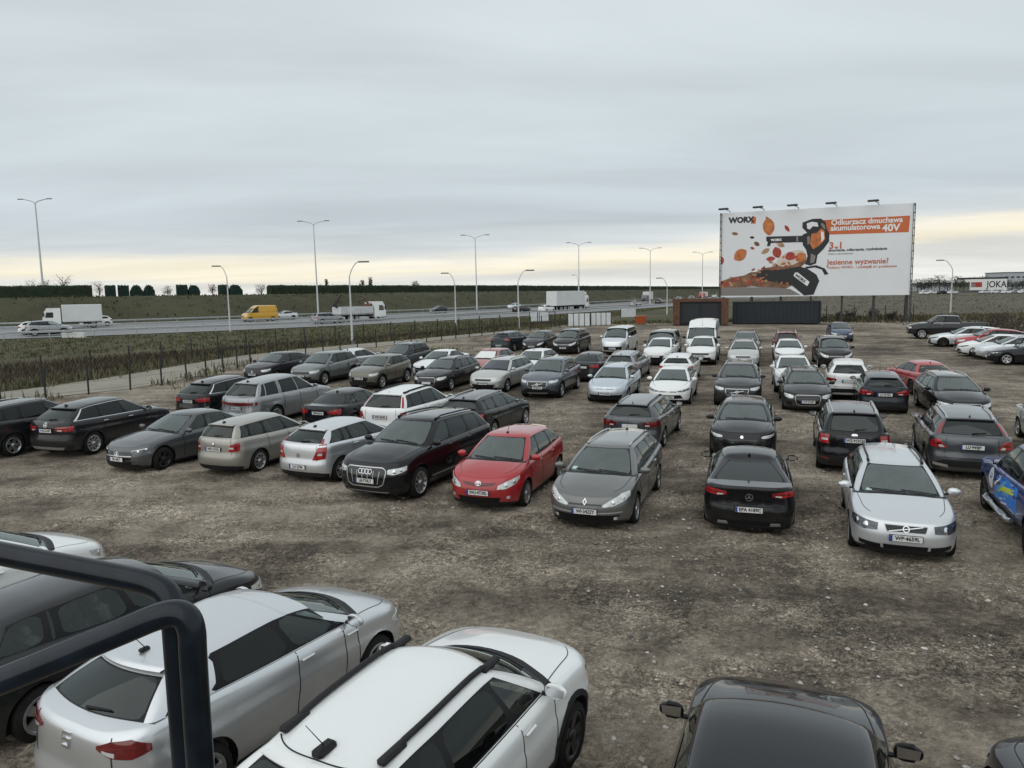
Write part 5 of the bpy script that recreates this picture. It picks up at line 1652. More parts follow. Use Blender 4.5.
def tufts(name, P, h0, h1, wd, mats, per=3, kind='stuff'):
    """many bent blades standing at the points P (n,3)"""
    n = len(P) * per
    B = np.repeat(P, per, 0) + np.c_[RNG.normal(0, .18, (n, 2)), np.zeros(n)]
    h = RNG.uniform(h0, h1, n); a = RNG.uniform(0, 2 * PI, n); ww = RNG.uniform(.6, 1.3, n) * wd
    dx, dy = np.cos(a) * ww, np.sin(a) * ww
    lx, ly = RNG.normal(0, .28, n) * h, RNG.normal(0, .28, n) * h
    V = np.empty((n, 4, 3))
    V[:, 0] = B + np.c_[-dx, -dy, -.05 + 0 * h]; V[:, 1] = B + np.c_[dx, dy, -.05 + 0 * h]
    V[:, 2] = B + np.c_[lx * .5 + dx * .7, ly * .5 + dy * .7, h * .6]; V[:, 3] = B + np.c_[lx, ly, h]
    i = np.arange(n)[:, None] * 4
    F = np.concatenate([i + np.array([[0, 1, 2]]), i + np.array([[0, 2, 3]])], 1).reshape(-1, 3)
    mi = np.repeat(RNG.integers(0, len(mats), n), 2)
    o = fmesh(name, V.reshape(-1, 3), F, mats, mi, smooth=False)
    return tag(o, kind=kind)


def scatter_quad(A, B, n, jit=0):
    """points between two polylines"""
    a, b = along(np.array(A), 200), along(np.array(B), 200)
    k = RNG.integers(0, 200, n); t = RNG.random(n)[:, None]
    P = a[k] * (1 - t) + b[k] * t + RNG.normal(0, .5, (n, 2))
    return P


def clump_noise(P, sc, seed):
    r = np.random.default_rng(seed); ph = r.uniform(0, 6, 6); k = r.normal(0, 1, (6, 2)) * sc
    return sum(np.sin(P @ k[i] + ph[i]) for i in range(6)) / 6


# dead tall weeds just beyond the track, then mixed grass up to the motorway
road_line = np.array([roadpt(t, -3.0) for t in np.linspace(150, 430, 120)])
FFn = FF + np.array([-1.0, 1.5])
mid_line = along(FFn, 120) * .55 + along(road_line, 120) * .45
P = scatter_quad(FFn, along(FFn, 120) * .72 + along(road_line, 120) * .2, 10000)
P = P[clump_noise(P, .25, 1) > -.28]
tag(tufts('dead_weeds', np.c_[P, zterr(P[:, 0], P[:, 1])], .15, .62, .018, [G_REED, G_REED, G_REED, G_DRY], 4), label='tall dark dead weeds along the gravel track', cat='weeds')
P = scatter_quad(along(FFn, 120) * .75 + along(road_line, 120) * .25, road_line, 8500)
tufts('field_grass', np.c_[P, zterr(P[:, 0], P[:, 1])], .06, .26, .045, [G_DRY, G_GREEN, G_GREEN, G_GREEN, G_DRY], 5)
P = scatter_quad(NF + [.3, 0], NF + [-1.6, .6], 600); P = P[clump_noise(P, .5, 3) > .05]
tufts('fence_grass', np.c_[P, zterr(P[:, 0], P[:, 1]) ], .12, .5, .04, [G_DRY, G_GREEN, G_DRY], 4)
P = scatter_quad(FF + [-.2, 0], FF + [-1.2, .9], 900)
tufts('verge_grass', np.c_[P, zterr(P[:, 0], P[:, 1])], .15, .55, .05, [G_DRY, G_DRY, G_GREEN], 4)
# embankment grass
k = RNG.integers(40, 320, 6500); of_ = RNG.uniform(ROADW + 3, ROADW + 24, 6500)
P = np.array([RP[a] + RNor[a] * b for a, b in zip(k, of_)]) + RNG.normal(0, .6, (6500, 2))
tufts('embankment_grass', np.c_[P, 1.15 + 4.2 * sstep(of_, ROADW + 3.5, ROADW + 19)], .12, .38, .14, [G_REED, G_DRY, G_GREEN, G_REED], 2)
# far edge of the lot and the field on the right
P = np.c_[RNG.uniform(36, 74, 1500), RNG.uniform(84, 93, 1500)]
tufts('field_edge_grass', np.c_[P, zterr(P[:, 0], P[:, 1])], .2, .8, .07, [G_DRY, G_GREEN, G_REED, G_DRY], 3)
P = np.c_[RNG.uniform(-4, 36, 900), RNG.uniform(87.5, 93, 900)]
tufts('lot_edge_grass', np.c_[P, zterr(P[:, 0], P[:, 1])], .15, .5, .07, [G_DRY, G_GREEN, G_GREEN], 3)
P = np.c_[RNG.uniform(48, 190, 5000), RNG.uniform(96, 260, 5000)]
tufts('field_weeds', np.c_[P, zterr(P[:, 0], P[:, 1])], .08, .3, .14, [G_REED, G_DRY, G_DRY, G_REED], 2)
P = np.c_[RNG.uniform(41, 62, 1500), RNG.uniform(50, 84, 1500)]
tufts('roadside_weeds', np.c_[P, zterr(P[:, 0], P[:, 1])], .12, .5, .05, [G_REED, G_DRY, G_GREEN], 3)
# sparse weeds growing in the lot
for (px, py, n) in ((436, 352, 70), (448, 350, 40), (505, 357, 12), (235, 381, 60), (210, 389, 45)):
    x, y, z = at(px, py)
    P = np.c_[RNG.normal(x, .7, n), RNG.normal(y, .5, n)]
    tufts('lot_weeds', np.c_[P, np.full(n, z)], .08, .38, .03, [G_GREEN, G_DRY, G_GREEN], 4)


def leafcloud(pts, size, rnd=RNG):
    n = len(pts)
    a = rnd.normal(0, 1, (n, 3)); a /= np.linalg.norm(a, axis=1, keepdims=True)
    b = np.cross(a, rnd.normal(0, 1, (n, 3))); b /= np.linalg.norm(b, axis=1, keepdims=True)
    s = rnd.uniform(.5, 1.3, (n, 1)) * size
    V = np.stack([pts - a * s, pts + b * s * .5, pts + a * s, pts - b * s * .5], 1).reshape(-1, 3)
    F = np.arange(4 * n).reshape(n, 4)
    return V, F


def hedge(P0, P1, wd, ht, z0, mat, label, name='hedge', cat='hedge', group='hedges along the embankment', arch=False, dens=16):
    P0, P1 = np.array(P0), np.array(P1)
    L = float(np.hypot(*(P1 - P0))); rz = math.atan2(P1[1] - P0[1], P1[0] - P0[0]); c = (P0 + P1) / 2
    root = empty(name, (c[0], c[1], z0), rz)
    tag(root, label, cat, group)
    n = max(6, int(L / 1.0)); k = 8
    xs_ = np.linspace(-L / 2, L / 2, n)
    ph = np.linspace(0, PI, k)
    V = []
    for x in xs_:
        e = min(1.0, (L / 2 - abs(x)) / (L * .28) * .55 + .52) if arch else 1.0
        for q in ph:
            yy = math.copysign(abs(math.cos(q)) ** .4, math.cos(q)) * wd / 2; zz = abs(math.sin(q)) ** .35 * ht * e
            V.append((x, yy + RNG.normal(0, .06), max(0, zz + (RNG.normal(0, .05) if zz > .3 else 0))))
    F = []
    for i in range(n - 1):
        for j in range(k - 1): F.append((i * k + j, i * k + j + 1, (i + 1) * k + j + 1, (i + 1) * k + j))
    mb = MB(); mb.add(V, F, 0, True)
    mb.add([V[j] for j in range(k)], [tuple(range(k))], 0, False); mb.add([V[(n - 1) * k + j] for j in range(k)], [tuple(range(k - 1, -1, -1))], 0, False)
    mb.build('shrub_mass', [mat], root)
    m = int(L * dens)
    x = RNG.uniform(-L / 2, L / 2, m); q = RNG.uniform(0, PI, m)
    e = np.minimum(1.0, (L / 2 - np.abs(x)) / (L * .28) * .55 + .52) if arch else 1.0
    pts = np.c_[x, np.sign(np.cos(q)) * np.abs(np.cos(q)) ** .4 * wd / 2, np.abs(np.sin(q)) ** .35 * ht * e + RNG.normal(0, .07, m)]
    V, F = leafcloud(pts, .17)
    tag(fmesh('foliage', V, F, [mat], smooth=False, parent=root), kind='stuff')
    return root


# hedges standing on the embankment crest
def crest(px, off=21.5):
    """crest position for an image column"""
    best = None
    for t in np.linspace(20, RT[-1] - 30, 3000):
        p = roadpt(t, ROADW + off)
        if p[1] < 20: continue
        u = p[0] / p[1] * CF + 512
        if best is None or abs(u - px) < best[0]: best = (abs(u - px), p, t)
    return best[1], best[2]


CZ = 5.2
hedge(crest(-90)[0], crest(97)[0], 1.6, 2.15, CZ, HEDGE, 'long dark clipped hedge behind the tall double lamp at the left edge')
blocks = [(110, 121), (122.5, 134), (135.5, 146.5), (148, 158.5), (181, 191.5), (193, 204), (222.5, 231.5), (233, 245)]
blab = ['leftmost ivy screen of the group of four on the embankment', 'second ivy screen from the left in the group of four', 'third ivy screen from the left in the group of four', 'rightmost ivy screen of the group of four on the embankment',
        'left ivy screen of the pair left of the single arm lamp', 'right ivy screen of the pair left of the single arm lamp', 'square dark ivy screen just behind the single arm lamp head', 'rounded ivy screen above the yellow delivery van']
for (a, b), lb in zip(blocks, blab):
    pa, pb = crest(a)[0], crest(b)[0]
    hedge(pa, pb, .9, 2.1, CZ, IVY, lb, name='ivy_screen', cat='ivy screen', group='ivy screens on the embankment', arch=lb.startswith(('rounded', 'third', 'right')), dens=26)
tcr = [crest(273)[1], crest(722)[1]]
segs = np.linspace(tcr[0], tcr[1] + 40, 5)
hl_ = ['clipped dark hedge beginning right of the yellow van', 'clipped dark hedge above the dump truck and the grey lorry lane', 'clipped dark hedge above the white articulated lorry', 'clipped dark hedge running behind the wood framed kiosk']
for i in range(4):
    sub = np.linspace(segs[i], segs[i + 1] - .2, 2)
    hedge(roadpt(sub[0], ROADW + 21.5), roadpt(sub[1], ROADW + 21.5), 1.6, 2.0 - .1 * i, CZ, HEDGE, hl_[i], dens=12)


def tree(px, D, topy, basez, wd, mat, label, group, bare=True, name='bare_tree', cat='tree'):
    x, y, _ = atdepth(px, 300, D)
    h = atdepth(px, topy, D)[2] - basez
    root = empty(name, (x, y, basez)); tag(root, label, cat, group)
    mb = MB()
    mb.tube([(0, 0, -.3), (.05, 0, h * .35), (0, .05, h * .7)], [h * .035, h * .026, h * .012], n=7)
    rr = np.random.default_rng(int(px * 7 + D))
    ends = []
    for k in range(13):
        z0 = h * rr.uniform(.2, .7); a = rr.uniform(0, 6.28); l = wd * rr.uniform(.3, .6)
        e = (math.cos(a) * l, math.sin(a) * l, min(h * .97, z0 + h * rr.uniform(.15, .4)))
        mb.tube([(0, 0, z0), (e[0] * .5, e[1] * .5, z0 + (e[2] - z0) * .6), e], [h * .014, h * .009, h * .004], n=5)
        ends.append(e)
    mb.build('trunk', [BARK], root)
    E_ = np.array(ends)
    n = 420 if bare else 520
    pts = E_[rr.integers(0, len(E_), n)] * rr.uniform(.45, 1.0, (n, 1)) + rr.normal(0, wd * .09, (n, 3))
    pts = np.concatenate([pts, np.c_[rr.normal(0, wd * .22, n // 2), rr.normal(0, wd * .22, n // 2), h * rr.uniform(.4, 1.0, n // 2)]])
    pts[:, 2] = np.maximum(pts[:, 2], h * .12)
    V, F = leafcloud(pts, (.10 if bare else .13) * max(1, D / 180), rr)
    fmesh('crown', V, F, [mat], smooth=False, parent=root)


for px, D, ty, wd, lb in ((64, 190, 274, 4.5, 'round bare tree behind the long hedge beside the tall lamp'), (47, 185, 279, 3, 'thin bare tree behind the hedge just right of the tall lamp'), (32, 200, 280, 3, 'small bare tree behind the hedge left of the tall lamp'), (100, 190, 281, 3.5, 'low bare tree at the right end of the long hedge'),
        (168, 200, 286, 2.5, 'leaning bare sapling between the ivy screens'), (213, 200, 284, 2.5, 'bare sapling between the ivy pair and the lamp head'), (262, 200, 284, 3, 'bare tree in the gap right of the rounded ivy screen')):
    tree(px, D, ty, CZ, wd, BARE, lb, 'bare trees on the embankment')
for px, D, ty, wd, lb in ((371, 230, 277, 1.2, 'thin conifer top rising over the hedge above the dump truck'), (363, 230, 280, 1.5, 'small evergreen top over the hedge beside the thin conifer'), (327, 230, 279, 1.0, 'narrow evergreen top over the hedge near the second double lamp'), (416, 240, 281, 2.5, 'low bushy evergreen behind the hedge left of the third double lamp')):
    tree(px, D, ty, CZ, wd, DTREE, lb, 'evergreens over the hedge', bare=False, name='evergreen_tree')
far = [(917, 340, 279, 7), (924, 360, 281, 6), (931, 330, 278, 5), (939, 340, 275, 6), (947, 370, 280, 8), (955, 350, 276, 6), (963, 380, 279, 7), (982, 380, 276, 7), (1001, 420, 279, 8), (1012, 400, 282, 9), (1022, 410, 281, 9), (1034, 400, 279, 9)]
fl = ['far tree just right of the billboard mast', 'second far tree right of the billboard mast', 'dark far tree left of the pointed spruce', 'pointed dark spruce left of the single lamp', 'low far tree behind the curved lamp head', 'far tree between the curved lamp and the white sign', 'low far tree at the left end of the white sign', 'dark far tree behind the middle of the white sign', 'far tree at the right end of the white sign', 'low wide far tree right of the white sign', 'wide far tree at the right picture edge', 'far tree beyond the right picture edge']
for (px, D, ty, wd), lb in zip(far, fl):
    tree(px, D, ty, 2.6, wd, DTREE, lb, 'far trees beyond the field', bare=False, name='far_tree')


def shrub(px, py, ht, wd, mat, label, n=420):
    x, y, z = at(px, py)
    root = empty('dry_shrub', (x, y, z)); tag(root, label, 'shrub', 'dry shrubs beside the right row of cars')
    rr = np.random.default_rng(int(px * 13 + py))
    mb = MB(); tips = []
    for k in range(16):
        a = rr.uniform(0, 6.28); l = wd * rr.uniform(.2, .5); hh = ht * rr.uniform(.55, 1)
        mb.tube([(rr.normal(0, .08), rr.normal(0, .08), 0), (math.cos(a) * l * .5, math.sin(a) * l * .5, hh * .6), (math.cos(a) * l, math.sin(a) * l, hh)], [.02, .013, .006], n=4)
        tips.append((math.cos(a) * l, math.sin(a) * l, hh))
    mb.build('stem', [BARK], root)
    T = np.array(tips)
    pts = T[rr.integers(0, 16, n)] * rr.uniform(.35, 1.0, (n, 1)) + rr.normal(0, wd * .08, (n, 3)); pts[:, 2] = np.maximum(.05, pts[:, 2])
    V, F = leafcloud(pts, .085, rr)
    fmesh('foliage', V, F, [mat], smooth=False, parent=root)


for i, (px, py, ht, wd, lb) in enumerate(((975, 333, 1.3, 2.6, 'dry brown shrub behind the grey pickup tail'), (990, 335, 1.9, 3.0, 'tall dry brown shrub right of the grey pickup'), (1003, 338, 2.0, 3.2, 'tall dry shrub above the roofs of the white cars'), (1016, 341, 1.9, 3.0, 'bushy dry shrub at the right picture edge'), (1030, 345, 2.0, 3.0, 'dry shrub partly cut by the right picture edge'),
        (998, 328, 1.6, 3.0, 'lower dry shrub in the back row right of the pickup'), (1014, 331, 1.7, 3.0, 'back row dry shrub near the picture edge'), (850, 320, 1.3, 1.8, 'dark shrub beside the container under the billboard'), (872, 320, 1.5, 1.6, 'dark shrub left of the billboard mast'), (890, 321, 1.2, 1.5, 'small dark shrub touching the billboard mast'), (838, 320, 1.0, 1.2, 'low dark shrub at the container corner'))):
    shrub(px, py, ht, wd, (BARE, G_REED)[i % 2], lb)

# loose stones
n = 20000
sx_, sy_ = RNG.uniform(-11, 15, n), 4.5 + 22.5 * RNG.random(n) ** 1.5
keep = (clump_noise(np.c_[sx_, sy_], .35, 9) + (sx_ > 1) * .42 - (sx_ < -2) * .1) > .05
sx_, sy_ = sx_[keep], sy_[keep]; n = len(sx_)
sr = np.exp(RNG.normal(-4.15, .5, n)).clip(.007, .06)
ico = np.array([(0, 0, 1), (.9, 0, .2), (.3, .85, .25), (-.75, .5, .2), (-.7, -.55, .25), (.3, -.9, .2), (0, 0, -.5)])
fi = np.array([(0, 1, 2), (0, 2, 3), (0, 3, 4), (0, 4, 5), (0, 5, 1), (6, 2, 1), (6, 3, 2), (6, 4, 3), (6, 5, 4), (6, 1, 5)])
an = RNG.uniform(0, 6.28, n); ca, sa_ = np.cos(an)[:, None], np.sin(an)[:, None]
q = ico[None] * RNG.uniform(.7, 1.3, (n, 7, 3)) * sr[:, None, None]
V = np.stack([q[..., 0] * ca - q[..., 1] * sa_ + sx_[:, None], q[..., 0] * sa_ + q[..., 1] * ca + sy_[:, None], q[..., 2] * .7 + .022 + 0 * ca], -1)
F = (np.arange(n)[:, None, None] * 7 + fi[None]).reshape(-1, 3)
SM = [simple('pale_stone', (.42, .40, .37), .9, noise=.2), simple('grey_stone', (.20, .19, .175), .9, noise=.2), simple('dark_stone', (.09, .085, .078), .9), simple('white_stone', (.55, .53, .50), .9)]
mi = np.repeat(RNG.choice([0, 1, 1, 0, 2, 3], n), 10)
tag(fmesh('loose_gravel', V.reshape(-1, 3), F, SM, mi, smooth=False), kind='stuff')

# ------------------------------------------------------------------ fences
POST = simple('fence_post', (.018, .02, .019), .6)
WIRE = simple('fence_wire', (.03, .033, .032), .6)


def fence(P, h, sp_, label, wires=4, off=0.0):
    P = np.array(P); d = np.concatenate([[0], np.cumsum(np.hypot(*np.diff(P, axis=0).T))])
    ts_ = np.arange(off, d[-1], sp_)
    Q = np.stack([np.interp(ts_, d, P[:, k]) for k in (0, 1)], 1)
    Z = zterr(Q[:, 0], Q[:, 1])
    root = empty('wire_fence', (Q[0, 0], Q[0, 1], Z[0])); tag(root, label, 'fence')
    o = np.array([Q[0, 0], Q[0, 1], Z[0]])
    for i in range(len(Q)):
        mb = MB(); p = np.array([*Q[i], Z[i]]) - o
        jit = RNG.normal(0, .015, 2)
        mb.tube([p + [0, 0, -.2], p + [jit[0] * h, jit[1] * h, h]], .05, n=6)
        mb.build('post', [POST], root)
    for k in range(wires):
        mb = MB()
        mb.tube([tuple(np.array([*Q[i], Z[i]]) - o + [0, .04, h * (.15 + .8 * k / max(1, wires - 1)) + RNG.normal(0, .015)]) for i in range(len(Q))], .006, n=3)
        mb.build('wire', [WIRE], root)


fence(NF, 1.5, 1.95, 'near dark post and wire fence along the left edge of the lot')
fence(FF, 1.75, 2.9, 'far dark post and wire fence on the weedy side of the track')
rf = np.array(poly_at([(826, 322.5), (850, 322), (905, 322), (930, 321)]))
fence(rf, 1.9, 3.2, 'low wire fence between the container and the billboard mast', wires=5)

# guard rails
STEEL = simple('galvanised_steel', (.42, .44, .45), .5, .6, noise=.15)


def guardrail(off, t0, t1, label):
    tt_ = np.arange(t0, t1, 4.0)
    Q = np.array([roadpt(t, off) for t in tt_]); o = np.array([*Q[0], ROADZ])
    root = empty('guard_rail', o); tag(root, label, 'guard rail', 'guard rails on the motorway')
    mb = MB()
    pr = [(0, .52), (.05, .56), (.01, .62), (.05, .68), (0, .74), (-.02, .74), (-.02, .52)]
    G = np.array([[(q[0] - o[0], q[1] - o[1], z - .0) for _, z in pr] for q in Q])
    nrm = np.array([RNor[int(min(399, t / RT[1]))] for t in tt_])
    for j, (a, _) in enumerate(pr): G[:, j, :2] += nrm * -a
    mb.grid(G, 0, smooth=False); mb.build('rail', [STEEL], root)
    pm_ = MB().box((0, 0, .3), (.06, .1, .74)).mesh('post', [STEEL])
    step = max(1, math.ceil(len(Q) / 100))
    for q in Q[::step]:
        c_ = link('post', pm_, root); c_.location = (q[0] - o[0], q[1] - o[1], 0)


guardrail(-.9, 160, 470, 'near galvanised guard rail at the lot side of the motorway')
guardrail(18.0, 140, 500, 'middle galvanised guard rail on the grass median')
guardrail(ROADW + 1.2, 110, 520, 'far galvanised guard rail at the foot of the embankment')

# ------------------------------------------------------------------ lamps
GALV = simple('lamp_steel', (.56, .58, .59), .5, .2)
LHEAD = simple('lamp_head', (.16, .17, .18), .5, .3)


def lamp(bpx, D, top, zb, arms, label, group, al=2.2, curve=False):
    x, y, _ = atdepth(bpx, 310, D)
    zt = atdepth(*top, D)[2]
    h = zt - zb
    lean = (atdepth(*top, D)[0] - x) * .25
    root = empty('street_lamp', (x, y, zb)); tag(root, label, 'street lamp', group)
    rr = max(.09, h * .0085)
    rise = .9 if not curve else 1.3
    MB().tube([(0, 0, -.3), (0, 0, h * .3), (lean * .5, 0, h - rise)], [rr * 1.25, rr, rr * .62], n=10).build('pole', [GALV], root)
    for s in arms:
        pts = [(lean * .5, 0, h - rise - .05)]
        for q in np.linspace(.1, 1, 8):
            pts.append((lean * .5 + s * al * (q ** (1.5 if not curve else 1.2)), 0, h - rise + rise * (math.sin(q * PI / 2) if curve else q ** .6)))
        MB().tube(pts, [rr * .6] + [rr * .5] * 8, n=7).build('arm', [GALV], root)
        e = pts[-1]
        mb = MB(); mb.box((e[0] + s * .4, 0, e[2] + .0), (.95, .34, .13), bev=.05); mb.build('lamp_head', [LHEAD], root)


gl_ = 'double arm motorway lamps'
lamp(45, 128, (33, 199), 2.2, (-1, 1), 'tallest double arm lamp at the left edge', gl_, 2.0)
lamp(318, 137, (309, 221), 2.2, (-1, 1), 'double arm lamp left of the dump truck', gl_, 2.0)
lamp(477, 150, (472, 235), 2.0, (-1, 1), 'double arm lamp left of the white articulated lorry', gl_, 2.0)
lamp(579, 172, (579, 242.5), 2.0, (-1, 1), 'double arm lamp rising behind the white articulated lorry', gl_, 2.0)
lamp(650, 192, (650, 248), 1.8, (-1, 1), 'double arm lamp above the small white lorry', gl_, 2.0)
lamp(702, 216, (702, 252), 1.6, (-1, 1), 'smallest double arm lamp just left of the billboard', gl_, 2.0)
gs_ = 'single arm street lamps'
lamp(229, 84, (224, 266), 1.0, (-1,), 'white single arm lamp in the grass by the yellow van', gs_, .7, True)
lamp(351, 66, (346, 262), .65, (1,), 'single arm lamp standing in front of the dump truck', gs_, .9, True)
lamp(455.5, 92, (454, 273), 1.0, (-1,), 'thin single arm lamp left of the third double lamp', gs_, .8, True)
lamp(518.5, 80, (516, 270.5), 1.0, (1,), 'single arm lamp behind the dark teal hatchback', gs_, .9, True)
lamp(667, 120, (667, 278), 1.05, (-1,), 'short single arm lamp left of the wood framed kiosk', gs_, .9, True)
lamp(950.5, 98, (954, 260), 1.1, (-1,), 'curved single arm lamp right of the billboard behind the grey pickup', gs_, 1.3, True)
lamp(578.5, 205, (576, 275), 1.1, (-1,), 'tiny single arm lamp behind the articulated lorry trailer', gs_, .9, True)

# ------------------------------------------------------------------ billboard
BD_R, BD_L = 81.0, 88.6
pTR = np.array(atdepth(914, 203, BD_R)); pBR = np.array(atdepth(911, 295, BD_R)); pTL = np.array(atdepth(722, 213, BD_L)); pBL = np.array(atdepth(722, 297, BD_L))
bw = float(np.hypot(pTR[0] - pTL[0], pTR[1] - pTL[1])); zt_ = (pTR[2] + pTL[2]) / 2; zb_ = (pBR[2] + pBL[2]) / 2; bh = float(zt_ - zb_)
rzb = math.atan2(pTR[1] - pTL[1], pTR[0] - pTL[0])
bc = (pTR + pTL) / 2
BR = empty('billboard', (float(bc[0]), float(bc[1]), 1.05), rzb)
tag(BR, 'huge white billboard with a leaf blower advert standing over the lot', 'billboard')
b0 = zb_ - 1.05
BWHITE = simple('banner_white', (.74, .75, .77), .55, noise=.03, nscale=.3)
A_OR = simple('banner_orange', (.55, .13, .035), .55); A_BK = simple('banner_black', (.012, .013, .015), .5); A_BR = simple('banner_brown', (.20, .10, .055), .6, noise=.5, nscale=1.5)
A_RED = simple('banner_red', (.36, .045, .025), .55, noise=.3, nscale=2); A_LEAF = simple('banner_leaf', (.50, .16, .045), .55, noise=.35, nscale=1.6); A_GREY = simple('banner_grey', (.22, .20, .19), .6); A_TXT = simple('banner_text', (.50, .12, .05), .55); A_TAN = simple('banner_tan', (.42, .25, .13), .6, noise=.3, nscale=2)
FRAME = simple('billboard_steel', (.05, .052, .055), .6, .3)
MB().box((0, .06, b0 + bh / 2), (bw, .10, bh)).build('banner', [BWHITE], BR)
mb = MB()
for z in np.linspace(b0 + .3, b0 + bh - .3, 6): mb.box((0, .22, z), (bw - .3, .12, .16))
mb.build('back_frame', [FRAME], BR)
for k, x in enumerate(np.linspace(-bw / 2 + .2, bw / 2 - .2, 7)):
    h_ = b0 + bh
    MB().box((x, .42, h_ / 2), (.22, .26, h_)).build('support_post', [FRAME], BR)
    MB().tube([(x, .5, b0 + bh * .6), (x, 2.6, 0)], .08, n=6).build('back_brace', [FRAME], BR)
for sx__ in (-1, 1):
    mb = MB(); x = sx__ * (bw / 2 + .09)
    for dx in (-.07, .07): mb.box((x + dx, .05, (b0 + bh) / 2), (.06, .3, b0 + bh if sx__ > 0 else b0 + bh))
    for k in range(16): mb.box((x, .02, .4 + k * (b0 + bh - .6) / 15), (.22, .34, .09))
    mb.build('side_mast', [FRAME], BR)


def bpt(u, v, lay): return ((u - .5) * bw, .008 - .006 * lay, b0 + bh * (1 - v))


def art(name, poly, mat, lay=1, parent=None):
    mb = MB(); n_ = len(poly)
    V = [bpt(u, v, lay) for u, v in poly] + [bpt(u, v, lay - .9) for u, v in poly]
    mb.add(V, [tuple(range(n_))] + [(i, (i + 1) % n_, n_ + (i + 1) % n_, n_ + i) for i in range(n_)], 0, False)
    return mb.build(name, [mat], parent or BR)


def cpx(x, y):
    """position on the board from reading the advert (left/right edges taper)"""
    u = (x - 97) / (955 - 97)
    t0 = 103 - 48 * u; b1 = 472 - 7 * u
    return u, (y - t0) / (b1 - t0)


def cp(*pts): return [cpx(*q) for q in pts]


def ell(cx, cy, rx, ry, rot=0, n=18, leaf=False):
    out = []
    for k in range(n):
        a = 2 * PI * k / n
        x, y = math.cos(a) * rx, math.sin(a) * ry
        if leaf: y *= (1 - abs(math.cos(a)) ** 3 * .9) ** .5 * 1.15
        out.append((cx + x * math.cos(rot) - y * math.sin(rot), cy + x * math.sin(rot) + y * math.cos(rot)))
    return cp(*out)


art('orange_banner', cp((566, 131), (942, 111), (939, 184), (562, 196)), A_OR, 1)
def btext(txt, x, y, size, mat, bold, lay=3, rot=0.0, align='LEFT', sx=1.0):
    u, v = cpx(x, y)
    o = link('lettering', text_mesh(txt, size, mat, bold, align), BR)
    o.matrix_local = Matrix.Translation(bpt(u, v, lay)) @ Matrix.Rotation(PI / 2, 4, 'X') @ Matrix.Rotation(rot, 4, 'Z') @ Matrix.Diagonal((sx, 1, 1, 1))
    return o


A_W = simple('banner_letter_white', (.78, .78, .78), .55)
btext('Odkurzacz dmuchawa', 606, 143, .80, A_W, .022, sx=.98)
btext('akumulatorowa', 604, 168, .80, A_W, .022, sx=.98)
btext('40V', 828, 167, 1.05, A_W, .035)
btext('3', 600, 245, 1.0, A_TXT, .03); btext('w', 625, 251, .5, A_TXT, .02); btext('1', 641, 244, 1.0, A_TXT, .03)
btext('dmuchanie, odkurzanie, rozdrabnianie', 598, 265, .40, A_BK, .012, sx=.95)
btext('Zestaw z akumulatorami', 598, 281, .25, A_GREY, .004)
btext('Jesienne wyzwanie?', 594, 319, .80, A_TXT, .016, sx=.98)
btext('Wybierz WORX - i pozbądź się problemów', 594, 342, .38, A_TXT, .006, sx=1.0)
btext('WORX', 132, 136, .86, A_BK, .05, sx=1.0)
art('logo_block', cp((240, 120), (262, 119), (260, 147), (238, 148)), A_OR, 2)
# leaf pile, dust and leaves
rr = np.random.default_rng(3)
art('leaf_pile', cp((97, 432), (97, 402), (150, 385), (210, 376), (240, 362), (270, 360), (300, 344), (340, 338), (370, 320), (420, 304), (470, 290), (500, 292), (498, 320), (470, 345), (440, 420), (400, 440), (330, 430), (250, 425), (180, 430)), A_BR, 1)
art('dust_cloud', ell(430, 300, 70, 30, -.35, 16), simple('banner_dust', (.60, .52, .44), .6, noise=.2, nscale=1), 1.5)
art('lane_photo', cp((95, 466), (97, 430), (180, 428), (330, 428), (430, 436), (480, 464)), A_GREY, 1.2)
art('pile_shadow', cp((250, 385), (300, 350), (380, 350), (440, 360), (430, 420), (350, 405)), A_BK, 1.6)
for k in range(95):
    x = rr.uniform(100, 470); y = 418 - (x - 100) * .20 * rr.uniform(0, 1.9) + rr.normal(0, 9)
    art('pile_leaf', ell(x, y, rr.uniform(5, 13), rr.uniform(3, 6), rr.uniform(-1, 1), 8, True), (A_RED, A_LEAF, A_TAN, A_RED, A_BR)[k % 5], 2 + (k % 3) * .3)
for x, y, a_, b__, r_, m_ in ((322, 160, 40, 24, 1.45, A_LEAF), (190, 285, 36, 22, -.6, A_LEAF), (162, 192, 16, 6, .1, A_BR), (268, 236, 15, 8, .5, A_BR), (245, 208, 11, 5, .1, A_BK), (310, 268, 22, 9, -.5, A_TAN), (364, 274, 26, 18, 1.2, A_RED), (408, 168, 18, 7, .9, A_RED), (247, 255, 11, 5, .3, A_RED), (425, 290, 24, 16, -.4, A_RED), (475, 295, 26, 18, -.5, A_LEAF), (335, 302, 22, 9, -.1, A_RED), (380, 240, 20, 9, .3, A_TAN), (102, 310, 9, 14, 0, A_RED), (312, 122, 7, 4, .5, A_BR)):
    art('falling_leaf', ell(x, y, a_, b__, r_, 16, True), m_, 2.4)
